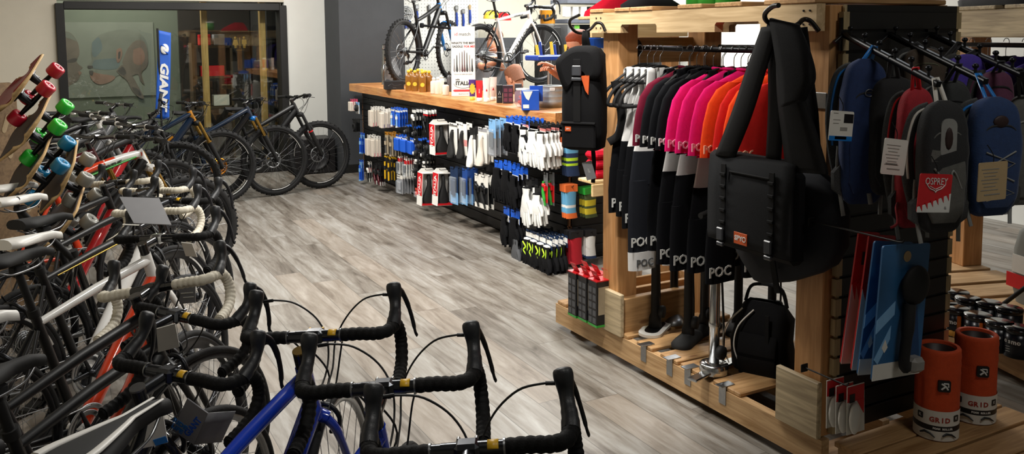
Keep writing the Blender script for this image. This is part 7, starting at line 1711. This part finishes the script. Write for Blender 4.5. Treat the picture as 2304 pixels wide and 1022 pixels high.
def longboard(label, wheels, wcol, deckcol, d, half=.12, tail=.0):
    """wheels = photo pixels of the near truck's right and left wheel; the board runs away from the viewer."""
    a, c = at(*wheels[0], d=d), at(*wheels[1], d=d); ax = (a-c).normalized(); m_ = (a+c)/2; tw = (a-c).length
    away = V((.02, 1, .10)); away = (away-ax*away.dot(ax)).normalized(); nn = ax.cross(away); nn = nn if nn.x > 0 or nn.z < 0 else -nn      # nn: out of the deck's underside
    M = basis(m_, ax, away, ax.cross(away)); sg = 1 if (ax.cross(away)).dot(nn) > 0 else -1
    o = thing('longboard', label, 'skateboard', M, 'longboards stacked on the slotted panel')
    dz = -sg*.085; b = MB(); L = .5
    def prof(u, v):
        y = -.16+L*u; x = (v-.5)*2; w = .118*(1-.75*max(0, (.12-u)/.12)**2-.75*max(0, (u-.88)/.12)**2)
        return (x*w*1.35, y, dz-sg*(.022*x*x)+sg*.0)
    b.grid(prof, 16, 12, .012); b.build('deck', DECKW, o)
    b = MB(); b.grid(lambda u, v: V(prof(.01+.98*u, .03+.94*v))+V((0, 0, -sg*.0085)), 16, 12, .003); b.build('grip_tape', deckcol, o)
    for k, y in enumerate((0, .34)):
        t = MB(); t.box((0, y, dz+sg*.014), (.06, .08, .012), bev=.003); t.tube([(0, y+.012, dz+sg*.02), (0, y, dz+sg*.05), (0, y, 0)], [.024, .02, .018], n=10); t.tube([(-tw*.42, y, 0), (0, y, 0), (tw*.42, y, 0)], [.010, .016, .010], n=10); t.cyl((-tw*.5-.03, y, 0), (tw*.5+.03, y, 0), .0045, n=8); t.cyl((0, y+.02, dz+sg*.02), (0, y+.03, dz+sg*.055), .017, n=12); t.build('truck', DMETAL, o)
        for s in (-1, 1):
            w = MB(T(s*tw*.5, y, 0) @ RY(90)); w.lathe([(.012, -.03), (.036, -.03), (.039, -.027), (.041, -.02), (.041, .02), (.039, .027), (.036, .03), (.012, .03)], 28, closed=True); w.build('wheel', wcol, o)
    return o
WR, WG, WB, WC = mat('red_urethane', 'b81830', .35, var=.04), mat('green_urethane', '2fc43c', .35, var=.04), mat('blue_urethane', '1f7fb0', .35, var=.04), mat('smoky_urethane', '8a8a84', .3, var=.05)
longboard('longboard with red wheels at the top of the display', ((103, 200), (38, 266)), WR, mat('red_deck_print', '8c1a20', .5), 4.45)
longboard('longboard with green wheels, second on the display', ((129, 286), (66, 356)), WG, GRIP, 4.4)
longboard('longboard with blue wheels, third on the display', ((135, 374), (72, 446)), WB, mat('dark_blue_deck', '2a3038', .5), 4.35)
longboard('longboard with smoky clear wheels, fourth and partly hidden by white bar tape', ((192, 404), (160, 452)), WC, GRIP, 4.55)
longboard('longboard with smoky clear wheels lowest on the display', ((200, 500), (140, 560)), WC, GRIP, 4.5)
# hanging blue banner on a pole
YBN = 9.9
t0, t1, b0, b1 = at(357, 68, y=YBN), at(385, 74, y=YBN), at(349, 266, y=YBN), at(381, 270, y=YBN)
BN = thing('banner', 'tall blue banner with white lettering in front of the shop window', 'banner', T(t0.x-.012, YBN, 0))
BLUEF = mat('banner_blue_fabric', '1452b4', .6, var=.04)
iv = BN.matrix_world.inverted(); W_ = (t1-t0).length; H_ = (t0-b0).length
b = MB(iv); b.grid(lambda u, v: t0.lerp(t1, u).lerp(b0.lerp(b1, u), v)+V((0, .012*math.sin(7*v+2*u), 0)), 8, 24, .004); b.build('cloth', BLUEF, BN)
b = MB(); b.cyl((0, 0, 0), (0, 0, t0.z+.02), .011, n=10); b.lathe([(0, 0), (.16, 0), (.16, .012), (.02, .02), (0, .02)], 24); b.build('pole', BLK, BN)
b = MB(iv); xx = (b0-t0).normalized(); yy = V((1, 0, 0)); yy = (yy-xx*yy.dot(xx)).normalized(); zz = xx.cross(yy)
c = (t0+t1+b0+b1)/4
b.text('GIANT', W_*.88, basis(c+xx*H_*.12+V((0, -.016, 0)), xx, -yy if zz.y > 0 else yy, -zz if zz.y > 0 else zz), ext=.004, shear=.2, bold=.005, sx=1.5)
cc = c-xx*H_*.30+V((0, -.008, 0)); fm = Matrix((xx, V((0, -1, 0)), yy)).transposed()
b.ell(cc, (H_*.06, .012, W_*.33), R=fm, n=20)
b.build('lettering', DECAL, BN); b = MB(iv); b.tube(smooth_pts([cc+xx*-.045+yy*-.035, cc+xx*-.012+yy*.012, cc+xx*.012+yy*-.012, cc+xx*.045+yy*.035], 5), .012, n=6); b.build('emblem_slash', BLUEF, BN)
# black subwoofer by the white wall
p = at(722, 402, z=0); SW = thing('speaker', 'black cube speaker standing by the white wall behind the bikes', 'speaker', T(2.83, 10.52, 0)); b = MB(); b.box((0, 0, .22), (.5, .4, .42), bev=.008); b.build('cabinet', mat('black_speaker_wood', '121011', .45, var=.15), SW)
b = MB(T(0, -.2, .215) @ RX(90)); b.lathe([(.17, 0), (.18, .006), (.16, .012), (.15, .002), (.05, -.0), (0, .02)], 36); b.build('driver', mat('driver_cone', '151416', .4), SW); b = MB(); b.box((0, -.205, .035), (.05, .006, .012)); b.build('badge', STEEL, SW)
for x in (-.2, .2):
    for y in (-.15, .15): b = MB(); b.cyl((x, y, 0), (x, y, .012), .02, n=10); b.build('foot', BLK, SW)
b = MB(); b.tube(smooth_pts([(3.04, 10.6, .3), (3.06, 10.68, .2), (3.0, 10.74, .22), (2.98, 10.75, .35)], 5), .004, n=6); tag(b.build('speaker_cable', CABLE), 'thin black cable behind the speaker at the white wall', 'cable')
# grey card sign and price cards hanging on the bikes
def card(name, label, pts, d, m, deco=None, fold=False, cat='card'):
    q = [at(x, y, d=dd) for (x, y), dd in zip(pts, d)]; o_ = (q[0]+q[1]+q[2]+q[3])/4; xx = ((q[1]-q[0])+(q[2]-q[3])).normalized(); zz = xx.cross(((q[0]-q[3])+(q[1]-q[2])).normalized()); yy = zz.cross(xx); M = basis(o_, xx, yy, zz); iv = M.inverted(); l = [iv @ v for v in q]
    o = thing(name, label, cat, M); b = MB(); b.prism([(v.x, v.y) for v in l][::-1], -.0015, .0015); W = (q[1]-q[0]).length; H = (q[0]-q[3]).length
    if fold: b.grid(lambda u, v: (l[1].x+(l[2].x-l[1].x)*v+.05*u, l[1].y+(l[2].y-l[1].y)*v-.01*u, -.06*u), 3, 3, .002)
    if deco: deco(b, W, H)
    b.build('card', m, o); return o
card('sign_card', 'grey blank card sign standing on the handlebar of a white taped bike', ((269, 444), (358, 446), (386, 507), (301, 502)), (3.55, 3.55, 3.4, 3.4), [PAPERG, PAPER], lambda b, W, H: (setattr(b, 'm', 1), b.box((-.02, -H*.46, .002), (W*.4, H*.03, .001))), cat='sign')
def gcard(b, W, H):
    b.m = 1; b.text('GIANT', H*.2, basis((W*.2, -H*.08, .0016), (.1, 1, 0), (-1, .1, 0), (0, 0, 1)), bold=.001)
    b.m = 2; b.text('RIDE', H*.16, basis((-W*.3, -H*.22, .0016), (1, 0, 0), (0, 1, 0), (0, 0, 1)), bold=.001); b.text('LIFE', H*.16, basis((-W*.3, -H*.38, .0016), (1, 0, 0), (0, 1, 0), (0, 0, 1)), bold=.001)
card('price_card', 'folded grey card with blue lettering hanging by the blue bike', ((422, 896), (468, 930), (437, 1000), (388, 968)), (2.15, 2.15, 2.2, 2.2), [PAPERG, BLUEC, CYAN], gcard, True)
card('price_card', 'white blank card hanging under the black taped bar', ((352, 740), (394, 728), (404, 780), (356, 792)), (2.5, 2.5, 2.55, 2.55), [PAPER])
card('price_card', 'white card hanging in front of a wheel below the white bar tape', ((400, 636), (440, 634), (440, 680), (404, 684)), (2.9, 2.9, 2.95, 2.95), [PAPERG, PAPER], lambda b, W, H: (setattr(b, 'm', 1), b.box((0, -.0, .002), (W*.7, H*.04, .001)), b.box((0, -H*.2, .002), (W*.6, H*.04, .001))))
card('price_card', 'white and blue card leaning beside the large saddle', ((336, 940), (366, 926), (378, 996), (322, 1008)), (1.95, 1.95, 1.97, 1.97), [PAPER, CYAN], lambda b, W, H: (setattr(b, 'm', 1), b.box((0, -H*.36, .002), (W*.9, H*.2, .001))))
card('price_card', 'small white tag hanging between the white taped bars', ((408, 545), (432, 548), (444, 578), (418, 576)), (3.3, 3.3, 3.35, 3.35), [PAPER])
# framed restroom sign in the hall, seen through the glass, with a shelf of red boxes
p = at(530, 96, y=12.82); o = thing('restroom_sign', 'black sign with gold man and woman symbols seen through the glass', 'sign', basis((p.x, 12.52, p.z), (1, 0, 0), (0, 0, 1), (0, -1, 0))); b = MB(); b.box((0, 0, 0), (.26, .26, .02)); b.build('sign_board', BLK, o)
GS = mat('gold_symbol', 'c8a24e', .4, var=.05); b = MB()
for s in (-1, 1):
    x = s*.06; b.ell((x, .07, .011), (.018, .018, .003), n=14, m=6)
    if s > 0: b.prism([(x-.03, .045), (x+.03, .045), (x+.034, -.02), (x+.018, -.02), (x+.016, -.075), (x-.016, -.075), (x-.018, -.02), (x-.034, -.02)], .01, .013)
    else: b.prism([(x-.022, .045), (x+.022, .045), (x+.042, -.03), (x+.016, -.03), (x+.014, -.075), (x-.014, -.075), (x-.016, -.03), (x-.042, -.03)], .01, .013)
b.box((0, .0, .011), (.008, .15, .003)); b.text('RESTROOM', .022, T(0, -.105, .0115)); b.build('symbols', GS, o)
b = MB(); b.box((2.08, 12.6, 1.05), (.94, .1, 2.1)); o = b.build('dark_door', mat('dark_brown_door', '241d18', .6, var=.2)); tag(o, 'dark hall door carrying the restroom sign, behind the glass', 'door'); o['kind'] = 'structure'; o.name = 'door_1'
o = thing('hall_shelf', 'dark shelf unit with red boxes seen through the glass', 'shelf', T(1.92, 12.0, 0))
for z in (.75, 1.15, 1.55): b = MB(); b.box((0, 0, z), (.5, .3, .03)); b.build('shelf_board', mat('dark_brown_shelf', '4a3a28', .7), o)
for x in (-.24, .24): b = MB(); b.box((x, 0, .8), (.03, .3, 1.6)); b.build('upright', MATS['dark_brown_shelf'], o)
for i, (x, z, m, lb) in enumerate(((-.08, 1.64, REDM, 'red box on the top hall shelf'), (.1, 1.64, PAPERG, 'grey box on the top hall shelf'), (.0, 1.23, REDM, 'wide red box on the middle hall shelf'), (.1, .84, PAPER, 'white box on the lower hall shelf'))):
    q = thing('hall_box', lb, 'box', T(1.92+x, 11.95, z)); b = MB(); b.box((0, 0, 0), ((.14, .14, .3, .2)[i], .16, .14), bev=.004); b.build('box', m, q)
# ---------------------------------------------------------------- light: the ceiling fixtures plus one added fill
def area(x, y, z, w, h, power, col=(1, .97, .91), rot=None):
    l = bpy.data.lights.new('ceiling_or_fill_light', 'AREA'); l.shape = 'RECTANGLE'; l.size = w; l.size_y = h; l.energy = power; l.color = col
    o = bpy.data.objects.new('ceiling_or_fill_light', l); COL.objects.link(o); o.location = (x, y, z)
    if rot: o.rotation_euler = rot
    return o
def spot(x, y, z, tx, ty, tz, power, ang=70, col=(1, .96, .90), rad=.06):
    l = bpy.data.lights.new('track_spot', 'SPOT'); l.energy = power; l.spot_size = math.radians(ang); l.spot_blend = .6; l.color = col; l.shadow_soft_size = rad
    o = bpy.data.objects.new('track_spot', l); COL.objects.link(o); o.location = (x, y, z)
    o.rotation_euler = (V((tx, ty, tz))-V((x, y, z))).to_track_quat('-Z', 'Y').to_euler(); return o
area(1.7, 4.6, 3.05, .3, 2.4, 90)
area(1.7, 8.2, 3.05, .3, 2.4, 90)
area(5.4, 8.0, 3.05, 1.8, 3.0, 330, (1, .98, .93))
area(5.2, 3.6, 3.05, 1.2, 1.2, 14, (.9, .95, 1))
area(2.5, .5, 3.05, .6, .3, 13)  # added fill to brighten the hiking packs and rollers, not a fixture
spot(1.9, 3.0, 3.0, 1.7, 4.2, 0, 260)
spot(1.2, 5.0, 3.0, 2.2, 6.0, 0, 210)
spot(1.5, 7.0, 3.0, 3.3, 7.6, .7, 230)
spot(1.2, 4.6, 3.0, 3.3, 6.0, .7, 200)
spot(1.0, 2.4, 3.0, 2.6, 3.5, 1.1, 150, 60)
spot(2.0, 8.4, 3.0, 2.9, 10.8, 1.2, 170)
spot(.9, 7.6, 3.0, -.2, 10.8, 1.6, 80)
spot(.7, 1.0, 3.0, .5, 3.0, .6, 60)
area(.8, 11.9, 3.0, 1.2, .6, 62)
w = bpy.data.worlds.new('world'); SC.world = w; w.use_nodes = True
w.node_tree.nodes['Background'].inputs[0].default_value = (.6, .62, .66, 1); w.node_tree.nodes['Background'].inputs[1].default_value = .05
SC.view_settings.view_transform = 'Standard'; SC.view_settings.look = 'None'; SC.view_settings.gamma = 1; SC.view_settings.use_curve_mapping = False
SC.view_settings.exposure = 0.0
SC.cycles.max_bounces = 5; SC.cycles.diffuse_bounces = 3; SC.cycles.glossy_bounces = 3; SC.cycles.transparent_max_bounces = 10; SC.cycles.caustics_reflective = False; SC.cycles.caustics_refractive = False
SC.cycles.sample_clamp_indirect = 6
